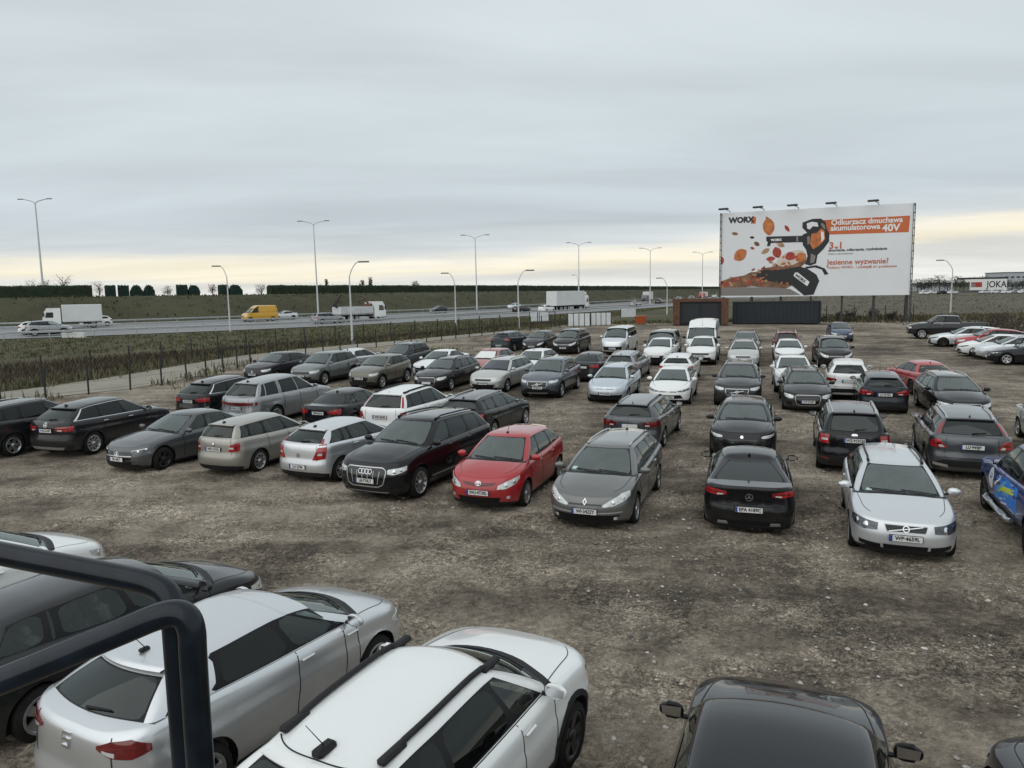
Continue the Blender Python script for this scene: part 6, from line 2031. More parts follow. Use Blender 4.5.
# the blower
art('blower_tube', cp((312, 204), (470, 200), (500, 196), (502, 230), (470, 228), (335, 232), (330, 246), (316, 246), (320, 228), (312, 222)), A_BK, 3)
art('blower_body', cp((478, 142), (520, 126), (560, 124), (582, 140), (588, 170), (600, 190), (600, 225), (575, 260), (550, 285), (545, 322), (520, 332), (495, 326), (505, 290), (498, 262), (482, 240), (480, 195), (500, 186), (478, 165)), A_BK, 3.2)
art('blower_motor', cp((520, 192), (545, 186), (562, 168), (578, 178), (582, 215), (555, 245), (530, 260), (514, 235)), A_LEAF, 4)
art('blower_vent', cp((566, 142), (578, 152), (582, 172), (572, 168), (560, 150)), A_GREY, 4.3)
art('blower_vent', cp((500, 205), (512, 200), (514, 232), (504, 240)), A_GREY, 4.1)
art('tube_ring', cp((452, 199), (460, 199), (460, 230), (452, 230)), A_GREY, 4.0)
art('blower_panel', cp((520, 278), (542, 288), (536, 318), (518, 322)), A_GREY, 4.0)
art('blower_highlight', cp((562, 180), (574, 184), (578, 212), (566, 228)), A_W, 4.6)
art('blower_grip', cp((497, 146), (520, 138), (545, 142), (550, 160), (525, 158), (512, 172), (500, 168)), BWHITE, 4.2)
art('collection_bag', cp((300, 392), (350, 352), (400, 348), (470, 336), (505, 345), (548, 372), (562, 400), (538, 462), (496, 466), (452, 432), (420, 408), (350, 400)), A_BK, 3.4)
art('bag_strap', cp((496, 338), (545, 330), (585, 345), (602, 370), (585, 374), (572, 350), (540, 340), (500, 346)), A_BK, 3.1)
art('bag_label', cp((450, 364), (462, 362), (518, 405), (508, 424), (444, 378)), A_W, 4.4)
btext('WORX', 334, 220, .36, A_W, .02, lay=5)
btext('WORX', 453, 373, .42, A_BK, .02, lay=6, rot=-.68)
for k, q in enumerate((.045, .235, .42, .62, .83)):
    x = (q - .5) * bw
    mb = MB(); zt2 = b0 + bh
    mb.tube([(x, .1, zt2 - .2), (x, .1, zt2 + .18), (x - .5, -.9, zt2 + .34)], .04, n=6); mb.build('lamp_arm', [FRAME], BR)
    mb = MB(); mb.box((x - .6, -1.0, zt2 + .36), (1.1, .45, .2), rz=-.25, bev=.05); mb.build('floodlight', [FRAME], BR)

# ------------------------------------------------------------------ kiosk, container, panels, cabinets
WOOD = simple('timber_cladding', (.10, .042, .02), .65, noise=.35, nscale=3); NAVY = simple('dark_cladding', (.008, .013, .018), .6, noise=.15, nscale=1); PALE = simple('pale_timber', (.45, .42, .34), .7)
xa, ya, _ = atdepth(673, 325, 84); xb, yb, _ = atdepth(728, 324, 82.5)
L_ = math.hypot(xb - xa, yb - ya); rz_ = math.atan2(yb - ya, xb - xa)
K = empty('kiosk', ((xa + xb) / 2, (ya + yb) / 2, 1.05), rz_); tag(K, 'flat roofed kiosk with an orange timber frame and dark front', 'kiosk')
MB().box((0, 1.3, 1.3), (L_ - .5, 2.4, 2.5)).build('wall', [NAVY], K)
mb = MB(); mb.box((0, 1.3, 2.72), (L_ + .1, 2.9, .34)); mb.build('roof', [WOOD], K)
for s in (-1, 1): MB().box((s * (L_ / 2 - .35), 1.25, 1.27), (.75, 2.8, 2.54)).build('timber_pier', [WOOD], K)
for x in (-L_ * .17, L_ * .17): MB().box((x, .08, 1.3), (L_ * .3, .06, 2.1), bev=.02).build('shutter', [simple('shutter_dark', (.008, .012, .017), .5)], K)
xa, ya, _ = atdepth(733, 323, 84.5); xb, yb, _ = atdepth(820, 323, 82)
L_ = math.hypot(xb - xa, yb - ya); rz_ = math.atan2(yb - ya, xb - xa)
K = empty('shipping_container', ((xa + xb) / 2, (ya + yb) / 2, 1.05), rz_); tag(K, 'long dark navy container standing under the billboard', 'container')
mb = MB()
npl = 80; pr = np.linspace(-L_ / 2, L_ / 2, npl)
G = np.array([[(x, .03 * ((i // 2) % 2), z) for z in (.15, 2.3)] for i, x in enumerate(pr)])
mb.grid(G, 0, smooth=False); mb.box((0, 1.25, 1.22), (L_ - .04, 2.36, 2.2)); mb.build('body', [NAVY], K)
mb = MB()
for z in (.1, 2.38): mb.box((0, 1.2, z), (L_ + .08, 2.5, .16))
mb.build('frame_rail', [NAVY], K)
for s in (-1, 1): MB().box((s * (L_ / 2), .02, 1.24), (.16, .16, 2.2)).build('corner_post', [NAVY], K)
wpn = simple('panel_white', (.66, .68, .69), .5, noise=.08, nscale=1.5)


def panelrow(p0, p1, ht, n, label, dz=0.0, post=True):
    a = np.array(at(*p0)); b = np.array(at(*p1)); L_ = float(np.hypot(*(b - a)[:2])); rz_ = math.atan2(b[1] - a[1], b[0] - a[0])
    K = empty('white_hoarding', tuple((a + b) / 2), rz_); tag(K, label, 'hoarding panel', 'white hoarding panels by the far fence')
    wd = L_ / n
    for k in range(n): MB().box((-L_ / 2 + (k + .5) * wd, 0, dz + ht / 2), (wd - .09, .05, ht), bev=.01).build('panel', [wpn], K)
    if post:
        for k in range(n + 1): MB().box((-L_ / 2 + k * wd, .06, (dz + ht) / 2), (.07, .07, dz + ht + .1)).build('post', [POST], K)


panelrow((568, 327), (590, 326.5), 1.35, 4, 'four white fence panels nearest the dark people carrier', .12)
panelrow((591, 326.2), (611, 325.5), 1.35, 4, 'four white fence panels just right of the first white group', .12)
panelrow((530, 324.5), (549, 324), 1.1, 2, 'small white board left of the white fence panels', .35)
panelrow((621, 318), (636, 317.5), 1.15, 1, 'single white board beyond the fence near the orange bin', .1)
x, y, z = at(640.5, 324.5)
K = empty('waste_bin', (x, y, z), .1); tag(K, 'orange plastic bin left of the wood framed kiosk', 'bin')
ORP = simple('orange_plastic', (.38, .075, .02), .5, noise=.15)
mb = MB(); mb.prism([(-.55, -.4), (.55, -.4), (.55, .4), (-.55, .4)], .12, .15, 0)
V = [(sx_ * (.46 if z_ == 0 else .58), sy_ * (.36 if z_ == 0 else .46), .12 + z_) for z_ in (0, .78) for sx_, sy_ in ((-1, -1), (1, -1), (1, 1), (-1, 1))]
mb.add(V, [(0, 1, 5, 4), (1, 2, 6, 5), (2, 3, 7, 6), (3, 0, 4, 7), (0, 3, 2, 1)], 0, False); mb.build('body', [ORP], K)
MB().box((0, 0, .94), (1.24, 1.0, .09), bev=.03).build('lid', [ORP], K)
for s in (-1, 1): MB().lathe([(.0, -.03), (.1, -.03), (.1, .03), (.0, .03)], c=(s * .4, .35, .1), n=12).build('wheel', [RUBBER], K)
x, y, _ = atdepth(74, 340, 76)
zc0 = float(zterr(x, y))
K = empty('utility_cabinet', (x, y, zc0 ), .12); tag(K, 'white utility cabinet in the grass beside the motorway', 'cabinet')
cwp = simple('cabinet_white', (.62, .63, .60), .5, noise=.1, nscale=2)
hh = atdepth(74, 333, 76)[2] - zc0
MB().box((-.35, 0, hh * .5), (1.35, .6, hh - .1), bev=.03).build('body', [cwp], K); MB().box((.72, 0, hh * .53), (.78, .62, hh), bev=.03).build('meter_box', [cwp], K)
MB().box((-.35, 0, hh - .02), (1.45, .7, .07), bev=.02).build('lid', [cwp], K); MB().box((-.4, -.31, hh * .5), (.03, .02, hh * .8)).build('door_gap', [POST], K)

# sign building far right
K_D = 300
xs0, ys0, _ = atdepth(969.5, 290, K_D); xs1, _, _ = atdepth(1006, 289, K_D)
zt0 = atdepth(988, 279, K_D)[2]; zb0 = atdepth(988, 290, K_D)[2]
K = empty('shop_building', ((xs0 + xs1) / 2, K_D, 2.1)); tag(K, 'low shop with a white fascia sign and dark roof edge far right', 'building')
wds = xs1 - xs0
MB().box((0, 4, (zb0 - 2.1) / 2), (wds + 4, 8, zb0 - 2.1)).build('wall', [simple('shop_wall', (.09, .10, .095), .6)], K)
fz = (zt0 + zb0) / 2 - 2.1
f_ = MB().box((0, -.2, fz), (wds, .3, zt0 - zb0)).build('fascia_sign', [WHITEP], K)
MB().box((0, 4, zt0 - 2.1 + .35), (wds + .5, 8.6, .7)).build('roof', [simple('shop_roof', (.03, .034, .036), .7)], K)
o_ = link('lettering', text_mesh('JOKA', (zt0 - zb0) * .82, A_BK, .06), f_); o_.matrix_local = Matrix.Translation((wds * .22, -.37, fz - .05)) @ Matrix.Rotation(PI / 2, 4, 'X') @ Matrix.Diagonal((.92, 1, 1, 1))
mb = MB(); mb.box((-wds * .33, -.37, fz), (wds * .3, .02, (zt0 - zb0) * .45), bev=.0); mb.build('red_picture', [A_RED], f_)
mb = MB(); mb.box((-wds * .42, -.385, fz - .2), (wds * .12, .02, (zt0 - zb0) * .3)); mb.build('grey_picture', [A_GREY], f_)
K = empty('warehouse', (atdepth(1021, 280, 420)[0], 420, 2.6)); tag(K, 'pale grey flat roofed warehouse behind the white shop sign', 'building')
zw = atdepth(1012, 272.5, 420)[2] - 2.6
MB().box((0, 8, zw / 2), (20, 16, zw)).build('wall', [simple('warehouse_wall', (.42, .44, .46), .7, noise=.1, nscale=.3)], K)
MB().box((0, 8, zw + .15), (20.6, 16.6, .35)).build('roof', [simple('warehouse_roof', (.16, .17, .18), .7)], K)
for k in range(6): MB().box((-8 + k * 3.2, -.03, zw * .72), (2, .08, .9)).build('window', [GLOSSB], K)
K = empty('warehouse', (atdepth(936, 286, 380)[0], 380, 2.5)); tag(K, 'long low grey shed beyond the field left of the shop', 'building')
zw = atdepth(936, 283.5, 380)[2] - 2.5
MB().box((0, 5, zw / 2), (16, 9, zw)).build('wall', [simple('warehouse_wall', (.34, .36, .38), .7)], K); MB().box((0, 5, zw + .1), (16.6, 9.6, .25)).build('roof', [simple('warehouse_roof', (.16, .17, .18), .7)], K)
# ------------------------------------------------------------------ paints
P_BLK = paint('black', (.008, .008, .010), .3, .2, .2); P_BLK2 = paint('black_dusty', (.014, .014, .016), .3, .3, .7); P_NAVY = paint('blue_black', (.012, .017, .024), .4, .28, .4)
P_GRY = paint('graphite', (.085, .09, .097), .7, .3, .5); P_DGR = paint('dark_grey', (.030, .031, .033), .6, .3, .5); P_MGR = paint('mid_grey', (.30, .31, .32), .7, .32, .4); P_WARM = paint('warm_grey', (.155, .155, .15), .65, .32, .4)
P_SIL = paint('silver', (.66, .68, .70), .75, .34, .3); P_LSIL = paint('light_silver', (.72, .74, .76), .7, .36, .3); P_BSIL = paint('blue_silver', (.56, .62, .67), .7, .32, .3); P_BEI = paint('beige_grey', (.36, .345, .31), .7, .34, .5); P_CREAM = paint('pale_silver', (.52, .52, .50), .6, .34, .4)
P_WHT = paint('white', (.80, .81, .80), 0, .3, .25); P_RED = paint('red', (.38, .010, .016), .1, .26, .3); P_DRED = paint('dark_red', (.14, .012, .014), .3, .3, .4); P_PINK = paint('faded_red', (.40, .13, .12), .1, .4, .5)
P_OLV = paint('khaki', (.13, .125, .095), .5, .34, .4); P_GGR = paint('green_grey', (.15, .165, .165), .6, .32, .4); P_BLU = paint('steel_blue', (.05, .075, .14), .6, .3, .4); P_SLA = paint('slate_blue', (.085, .10, .125), .65, .3, .4); P_TEAL = paint('dark_teal', (.018, .030, .034), .4, .3, .4); P_DBLU = paint('deep_blue', (.020, .050, .21), .3, .28, .4)
P_YEL = paint('yellow', (.62, .33, .015), 0, .35, .3); P_PLUM = paint('plum_black', (.022, .018, .024), .5, .3, .4)

AX = .375          # heading of the parking bays


def car(spec, pm, label, ref, px, py, yaw=AX, hi=False, L=None, **k):
    s_ = {**DEF, **SPEC[spec]}
    pos = pos_from(s_['L'], ref, px, py, yaw, k.get('gz'))
    return put_car(spec, SPEC[spec], pm, pos, yaw, label, hi=hi, **k)


def fitcar(spec, pm, label, X, Y, yaw, hi=False, **k):
    """X, Y: middle of the front bumper"""
    s_ = {**DEF, **SPEC[spec]}
    return put_car(spec, SPEC[spec], pm, (X - math.sin(yaw) * s_['L'] / 2, Y - math.cos(yaw) * s_['L'] / 2), yaw, label, hi=hi, **k)


FA = AX + PI
# --- front row facing or backing onto the lane
fitcar('angular_estate', P_SIL, 'silver estate facing us with a light hood and black roof rails, nearest on the right', 6.858, 12.704, 3.514, True, plate='WP·4659L', emb=('bar', .655))
fitcar('rounded_estate', P_WARM, 'warm grey estate facing us with chrome roof rails and big pale headlights', 1.421, 14.767, 3.498, True, plate='WI·3422Y', emb=('diamond', .655))
fitcar('compact_hatch', P_RED, 'red hatchback facing us between the black SUV and grey estate', -.803, 16.225, 3.492, True, plate='WU·4T30L', emb=('ovals', .695))
fitcar('coupe', P_BLK, 'black two door coupe seen from behind with red tail lights and sloping roof', 6.02, 18.864, .30, True, plateR='EPA 4189C', embR=('star', .80))
fitcar('big_suv', P_BLK, 'large black SUV facing us with a wide chrome framed slatted grille', -3.495, 17.24, 3.585, True, plate='LB·770LT', emb=('rings', .78))
fitcar('pointed_hatch', P_SIL, 'silver hatchback seen from behind with tall pointed red tail lights', -3.75, 23.0, .46, True, plateR='LU·1J706', embR=('slash', .76))
fitcar('small_estate', P_BEI, 'beige grey small estate seen from behind beside the silver hatchback', -6.55, 24.0, .40, True, plateR='WD·3153L', embR=('disc', .90))
fitcar('saloon', P_GRY, 'dark grey saloon facing us with a black grille and twin dark headlights', -11.128, 20.655, 3.562, True, plate='BL·44L7', emb=('star', .56))
fitcar('soft_suv', P_BLK2, 'black SUV seen from behind with a silver lower bumper and chrome window trim', -12.95, 27.26, .33, True, plateR='WA·5143F', embR=('star', 1.05))
car('mid_suv', P_DGR, 'dark SUV cut off by the left picture edge with silver spoked wheels', (3.85, .95, .36), 11, 446, .36, True)
fitcar('boxy_suv', P_BLK, 'boxy black SUV seen from behind with silver roof rails and square tail lights', 10.43, 23.305, .36, True, plateR='WZ·912CN', embR=('oval', 1.085))
fitcar('pillar_lamp_suv', P_GRY, 'dark grey SUV seen from behind with red lamps climbing its rear pillars', 13.185, 22.504, .40, True, plateR='LU·949JP')
pk, pkc = car('decal_pickup', P_DBLU, 'dark blue pickup with blue and yellow door graphics at the right edge', (.92, -.93, 0), 981, 509, .36, True, cat='pickup truck', name='parked_pickup')
fitcar('wedge_crossover', P_BLK2, 'black crossover facing us directly behind the black coupe', *(lambda p: (p[0], p[1]))(at(741.7, 439.8, .70)[:2]), 3.47, True, emb=('disc', .76))
# --- second row, tail to tail with the first
car('soft_suv', P_BLK, 'black coupe shaped SUV seen from behind by the fence with a white plate', (4.68, 0, .90), 187, 401, .42, plateR='WX·5K271')
car('long_suv', P_MGR, 'long grey SUV seen from behind with a full width dark tail lamp', (5.1, 0, .85), 235, 407, .40, plateR='WGM 52CK')
car('dark_saloon', P_BLK, 'black saloon seen from behind with bright red lamps beside the long grey SUV', (4.7, 0, .80), 317, 412.5, .37, plateR='WB·4L51S')
car('pillar_lamp_big', P_WHT, 'white SUV seen from behind with tall red pillar lamps and a dark plate', (4.8, 0, .92), 379, 417.5, .38, True, plateR='WPI 3SNK')
car('estate', P_BLK2, 'black estate half hidden behind the big black SUV', (.95, .93, .33), 526.5, 416.5, .40, True)
car('framed_estate', P_GRY, 'dark grey estate seen from behind the warm grey estate', (3.8, .86, 0), 663, 447, .38, True)
# --- third row facing us
car('coupe_crossover', P_PLUM, 'dark plum fastback crossover facing us at the left end of the third row', (0, 0, .58), 252, 374.5, FA, plate='WE·8K30N', emb=('diamond', .72))
car('crossover', P_GGR, 'green grey crossover with roof bars facing us beside the fastback', (0, 0, .58), 300, 376, FA, plate='WN·3150C')
car('angular_crossover', P_OLV, 'khaki small crossover facing us in the third row', (0, 0, .60), 358.7, 378.6, FA, plate='WL·4178R')
car('framed_estate', P_BLK, 'black estate facing us with a chrome framed grille next to the khaki crossover', (0, 0, .5), 426, 382.5, FA)
fitcar('estate', P_CREAM, 'pale silver estate facing us with a purple tinted windscreen', -1.412, 35.44, 3.545, plate='WW·2907K')
fitcar('mid_suv', P_SLA, 'slate blue SUV facing us with a wide chrome grille in the third row', 1.113, 33.37, 3.489, True, plate='WI·667LA', emb=('bar', .69))
fitcar('slim_hatch', P_BSIL, 'pale blue silver estate facing us with slim headlights and roof rails', 3.948, 31.79, 3.476, True, plate='WZ·301BK', emb=('vee', .70))
car('sporty_hatch', P_WHT, 'white hatchback facing us with a wide black lower grille', (0, 0, .42), 667.6, 397, 3.47, True, plate='WT·9026F', emb=('ovals', .64))
car('mid_suv', P_DGR, 'dark grey SUV with silver roof rails facing us behind the black crossover', (0, 0, .72), 736.8, 391.5, 3.47, True, emb=('bar', .69))
car('framed_estate', P_BLK2, 'black car facing us with a white plate between white hatchbacks and the boxy SUV', (0, 0, .48), 808, 402, 3.45, True, plate='WY·7743P')
car('compact_hatch', P_NAVY, 'blue black hatchback seen from behind right of the black car with the white plate', (4.22, 0, .80), 885, 395, .36, True, plateR='LC·4L70A')
car('estate', P_BLK, 'black estate with twin kidney grille facing us near the red coupe', (0, 0, .68), 968, 404.5, 3.44, True)
# --- fourth row and beyond
car('boxy_suv', P_TEAL, 'dark green box shaped off roader facing us near the fence', (2.0, 0, 1.66), 401, 344, FA)
car('saloon', P_LSIL, 'light saloon mostly hidden behind the green grey crossover', (2.6, 0, 1.42), 356, 348, AX + .1)
car('saloon', P_WHT, 'white saloon facing us behind the black estate with framed grille', (2.2, 0, 1.40), 440, 350.5, FA)
pc, pcc = car('compact_hatch', P_PINK, 'faded red hatchback with a white sunshade in its windscreen', (1.8, 0, 1.46), 489, 350, FA)
car('compact_hatch', P_WHT, 'white hatchback between the faded red car and the slate blue SUV', (1.8, 0, 1.46), 533, 350.5, FA)
car('dark_saloon', P_DGR, 'dark grey saloon seen from behind right of the slate blue SUV', (3.5, 0, 1.38), 588, 354, .38)
car('estate', P_MGR, 'mid grey estate seen from behind the pale blue silver estate', (4.3, 0, 1.43), 621, 354.5, .36)
car('sporty_hatch', P_WHT, 'white hatchback seen from behind the white hatchback with the black grille', (3.8, 0, 1.33), 677, 357.5, .34)
car('angular_crossover', P_WHT, 'white crossover with a black roof edge facing us before the dark van', (.2, 0, .92), 656, 351, FA)
car('crossover', P_WHT, 'white crossover facing us in front of the tall white van', (0, 0, .58), 700, 356.5, 3.47, plate='WR·68210')
car('panel_van', P_WHT, 'tall white panel van facing us below the timber kiosk', (1.5, 0, 2.06), 702, 327, 3.47, cat='van', name='parked_van')
car('compact_van', P_LSIL, 'silver passenger van facing us with a black grille', (0, 0, .50), 612, 348.5, 3.50, cat='van', name='parked_van', plate='WO·55Y17')
car('compact_van', P_DGR, 'dark grey van facing us left of the tall white van', (1.72, 0, 1.85), 662, 331.5, 3.48, cat='van', name='parked_van')
car('minivan', P_BLK, 'black people carrier facing us left of the silver passenger van', (0, 0, .50), 562.5, 348, 3.51, plate='WK·0P481')
car('compact_hatch', P_PLUM, 'dark one box hatchback facing us left of the black people carrier', (0, 0, .50), 531, 346.5, 3.50, plate='WS·27HB4')
car('round_hatch', P_TEAL, 'dark teal hatchback seen from behind at the far left of the back row', (4.4, 0, .5), 498.5, 345.5, .48, plateR='WH·9L083')
car('estate', P_CREAM, 'pale silver estate facing us behind the dark grey SUV with silver rails', (0, 0, .6), 743, 358, 3.46)
car('mid_suv', P_WARM, 'grey SUV facing us directly behind the pale silver estate', (2.05, 0, 1.6), 746, 332.5, 3.46)
car('boxy_suv', P_DRED, 'dark red SUV seen from behind next to the white cars', (4.4, 0, 1.58), 787, 333.5, .34)
car('sporty_hatch', P_WHT, 'white hatchback facing us behind the small white crossover', (1.92, 0, 1.38), 789, 340, 3.45)
car('angular_crossover', P_WHT, 'small white crossover facing us with round headlights behind the black car', (1.95, 0, 1.53), 793, 357, 3.44, True)
car('minivan', P_BLK, 'black people carrier facing us behind the white crossover on the right', (0, 0, .70), 837, 357, 3.42, True)
car('crossover', P_WHT, 'white crossover seen from behind left of the black people carrier front', (4.5, 0, .92), 849, 380, .38, True)
car('city_car', P_BLU, 'small blue car facing us alone near the far container', (0, 0, .55), 843, 335.5, 3.42, plate='LB·3K06')
car('saloon', P_RED, 'red saloon seen from behind on the right side of the lot', (3.5, 0, 1.36), 931, 363.5, .12, True)
car('compact_hatch', P_CREAM, 'pale car almost cut off by the right picture edge', (3.4, -.86, .15), 1041, 448, .36)
# --- row on the right, noses to the left
YR = -1.22
gr_ = 'cars parked on the dirt lot'
car('pickup', P_DGR, 'big dark grey pickup truck facing left at the end of the right row', (1.0, -1.0, .42), 922, 334.0, YR, cat='pickup truck', name='parked_pickup')
car('saloon', P_LSIL, 'light silver saloon facing left just in front of the big pickup', (.12, -.6, .6), 931.5, 338.5, YR)
car('sporty_hatch', P_WHT, 'white hatchback facing left beside the light silver saloon', (.9, -.88, .33), 953.5, 342, YR)
car('coupe_crossover', P_RED, 'red fastback facing left between two white cars', (.12, -.5, .65), 957.5, 342.3, YR)
car('sporty_hatch', P_WHT, 'white hatchback facing left right of the red fastback', (.12, -.5, .58), 960.5, 347.5, YR)
car('estate', P_SIL, 'silver estate facing left behind the black car with silver wheels', (.12, -.5, .6), 976, 350, YR)
car('dark_saloon', P_BLK, 'black saloon with silver wheels nearest in the right row', (.9, -.9, .335), 1008, 359.5, YR, True)
# --- cars right below the platform
fitcar('bean_hatch', P_SIL, 'silver hatchback with a rounded tail right below the handrail', -2.06, 10.14, .502, True, embR=('ess', .915))
fitcar('white_suv', P_WHT, 'white SUV with thick black roof rails right below us', .22, 8.52, .48, True)
fitcar('round_hatch', P_DGR, 'dark grey hatchback behind the handrail bars', -4.25, 11.29, .53, True)
fitcar('compact_hatch', P_WHT, 'white car with only its hood showing beyond the dark grey hatchback', *(lambda p: (p[0] - .45, p[1] + .5))(at(103, 549, .72)[:2]), .53, True)
fitcar('glossy_saloon', P_BLK, 'glossy black car seen from above at the bottom edge right of centre', 2.9, 7.62, .37, True)
fitcar('dark_saloon', P_BLK2, 'black car of which only a front corner shows at the lower right corner', *(lambda p: (p[0] + .84, p[1] + .22))(at(1001, 738, .85)[:2]), .3, True)

# white sunshade in the windscreen of the faded red car
sh = MB()
cs_ = np.linspace(-.86, .86, 13)
Gs = np.array([[pcc.W3(pcc.green(np.array(c__ if abs(c__) > 1e-6 else 1e-6), np.array(v_))) + np.array([0, .02, .014]) for v_ in np.linspace(.08, .86, 5)] for c__ in cs_])
sh.grid(Gs, 0); sh.build('sunshade', [WHITEP], pc)
# purple windscreen film on the pale silver estate is in its glass
GL_PUR = glass('tinted_film_glass', (.25, .22, .42), .10, (.30, .27, .46))
for o in bpy.data.objects:
    if o.get('label', '').endswith('purple tinted windscreen'):
        for ch in o.children:
            if ch.name.startswith('windshield'):
                ch.material_slots[0].link = 'OBJECT'; ch.material_slots[0].material = GL_PUR

# decals, side step and wheel arches of the blue pickup
AQ = simple('decal_blue', (.03, .22, .72), .4); AY = simple('decal_yellow', (.55, .60, .06), .4); AW = simple('decal_white', (.70, .72, .74), .4); ALB = simple('decal_light_blue', (.12, .36, .62), .4)
for nm, lo, hi_, mt, of in (('door_decal', [(1.90, .55), (2.5, .60), (3.5, .62)], [(1.95, .98), (2.5, 1.10), (3.5, 1.10)], AQ, .003),
        ('door_decal', [(1.95, .62), (2.5, .82), (3.3, .92)], [(1.85, .66), (2.5, .92), (3.3, 1.02)], AY, .005),
        ('door_decal', [(2.1, .70), (2.7, 1.0)], [(2.05, .74), (2.65, 1.06)], ALB, .006), ('door_decal', [(1.95, .80), (2.35, 1.04)], [(1.9, .83), (2.3, 1.07)], AW, .006),
        ('door_decal', [(2.3, .60), (2.75, .70)], [(2.28, .63), (2.73, .73)], AW, .0065), ('door_decal', [(2.4, .54), (2.85, .62)], [(2.38, .57), (2.83, .65)], AW, .0065), ('door_decal', [(2.5, .75), (3.0, .82)], [(2.5, .80), (3.0, .88)], ALB, .0065)):
    patch(pkc, MB(), lo, hi_, 'S', n=16, m=3, off=of, thick=.002, side=-1).build(nm, [mt], pk)
disc(pkc, MB(), 1.60, .88, .19, .22, 'S', .006, side=-1).build('round_decal', [AW], pk)
disc(pkc, MB(), 1.60, .92, .09, .06, 'S', .009, side=-1).build('round_decal', [simple('decal_grey', (.22, .24, .30), .5)], pk)
for sg in (1, -1):
    mb = MB(); Lp = pkc.p['L']; mb.tube([(sg * .93, Lp / 2 - 1.35, .44), (sg * .98, Lp / 2 - 1.45, .42), (sg * .98, Lp / 2 - 3.2, .42), (sg * .93, Lp / 2 - 3.3, .44)], .05, n=8)
    for s_ in (1.75, 2.8): mb.box((sg * 1.0, Lp / 2 - s_, .46), (.12, .4, .03), bev=.01)
    mb.build('side_step', [SATIN], pk)
# the joint between roof and tailgate spoiler of the white SUV
for o in list(bpy.data.objects):
    if o.get('label', '').startswith('white SUV with thick black roof rails'):
        c_ = CACHE[('white_suv', True)][1]
        pts = [(y, c_.p['L'] / 2 - (3.74 - .16 * abs(y / .5) ** 3), float(c_.zr(3.74 - .16 * abs(y / .5) ** 3) - c_.rcr * (y / c_.p['yr']) ** 2) + .001) for y in np.linspace(-.5, .5, 21)]
        MB().tube(pts, .006, n=5).build('roof_gap', [TRIM], o)

# ------------------------------------------------------------------ motorway traffic
gm = 'vehicles driving on the motorway'


def lanept(px, off):
    """where a lane (offset from the near road edge) crosses an image column"""
    best = None
    for t in np.linspace(60, RT[-1] - 30, 2600):
        p = roadpt(t, off)
        if p[1] < 20: continue
        e = abs(p[0] / p[1] * CF - (px - 512) - CR * 90)
        if best is None or e < best[0]: best = (e, p)
    return float(best[1][0]), float(best[1][1])


def traffic(spec, pm, label, px, off, **k):
    x, y = lanept(px, off)
    yw = roadyaw(x, y) + (PI if off > 18 else 0)
    return put_car(spec, SPEC[spec], pm, (x, y), yw, label, group=gm, gz=ROADZ + .01, name=k.pop('name', 'driving_car'), **k)


traffic('crossover', P_MGR, 'silver crossover driving on the motorway at the left edge', 51, 5)
traffic('compact_hatch', P_WHT, 'white hatchback just behind the silver motorway crossover', 40, 9)
traffic('compact_hatch', P_WHT, 'white car half hidden behind the white box lorry', 98, 32)
traffic('panel_van', P_YEL, 'yellow delivery van on the motorway', 261, 28, cat='van', name='driving_van')
traffic('saloon', P_LSIL, 'pale saloon following the yellow delivery van', 285, 32)
traffic('estate', P_MGR, 'grey estate on the near lane in front of the dump truck', 329, 8)
traffic('saloon', P_TEAL, 'dark car alone on the motorway right of the dump truck', 438, 30)
traffic('sporty_hatch', P_LSIL, 'light car left of the white articulated lorry', 514, 30)
traffic('dark_saloon', P_BLK, 'black saloon on the motorway below the light car', 521, 12)
traffic('sporty_hatch', P_WHT, 'white hatchback on the motorway at the tail of the articulated lorry', 546, 8)
traffic('saloon', P_MGR, 'grey car left of the small white lorry', 634, 8)
traffic('estate', P_DGR, 'dark car right below the small white lorry', 659, 12)
traffic('estate', P_BLK, 'dark estate on the motorway left of the timber kiosk', 677, 26)
traffic('mid_suv', P_BLK, 'black SUV on the motorway above the timber kiosk', 690, 26)
traffic('estate', P_LSIL, 'pale estate on the motorway just right of the red tanker', 713, 30)


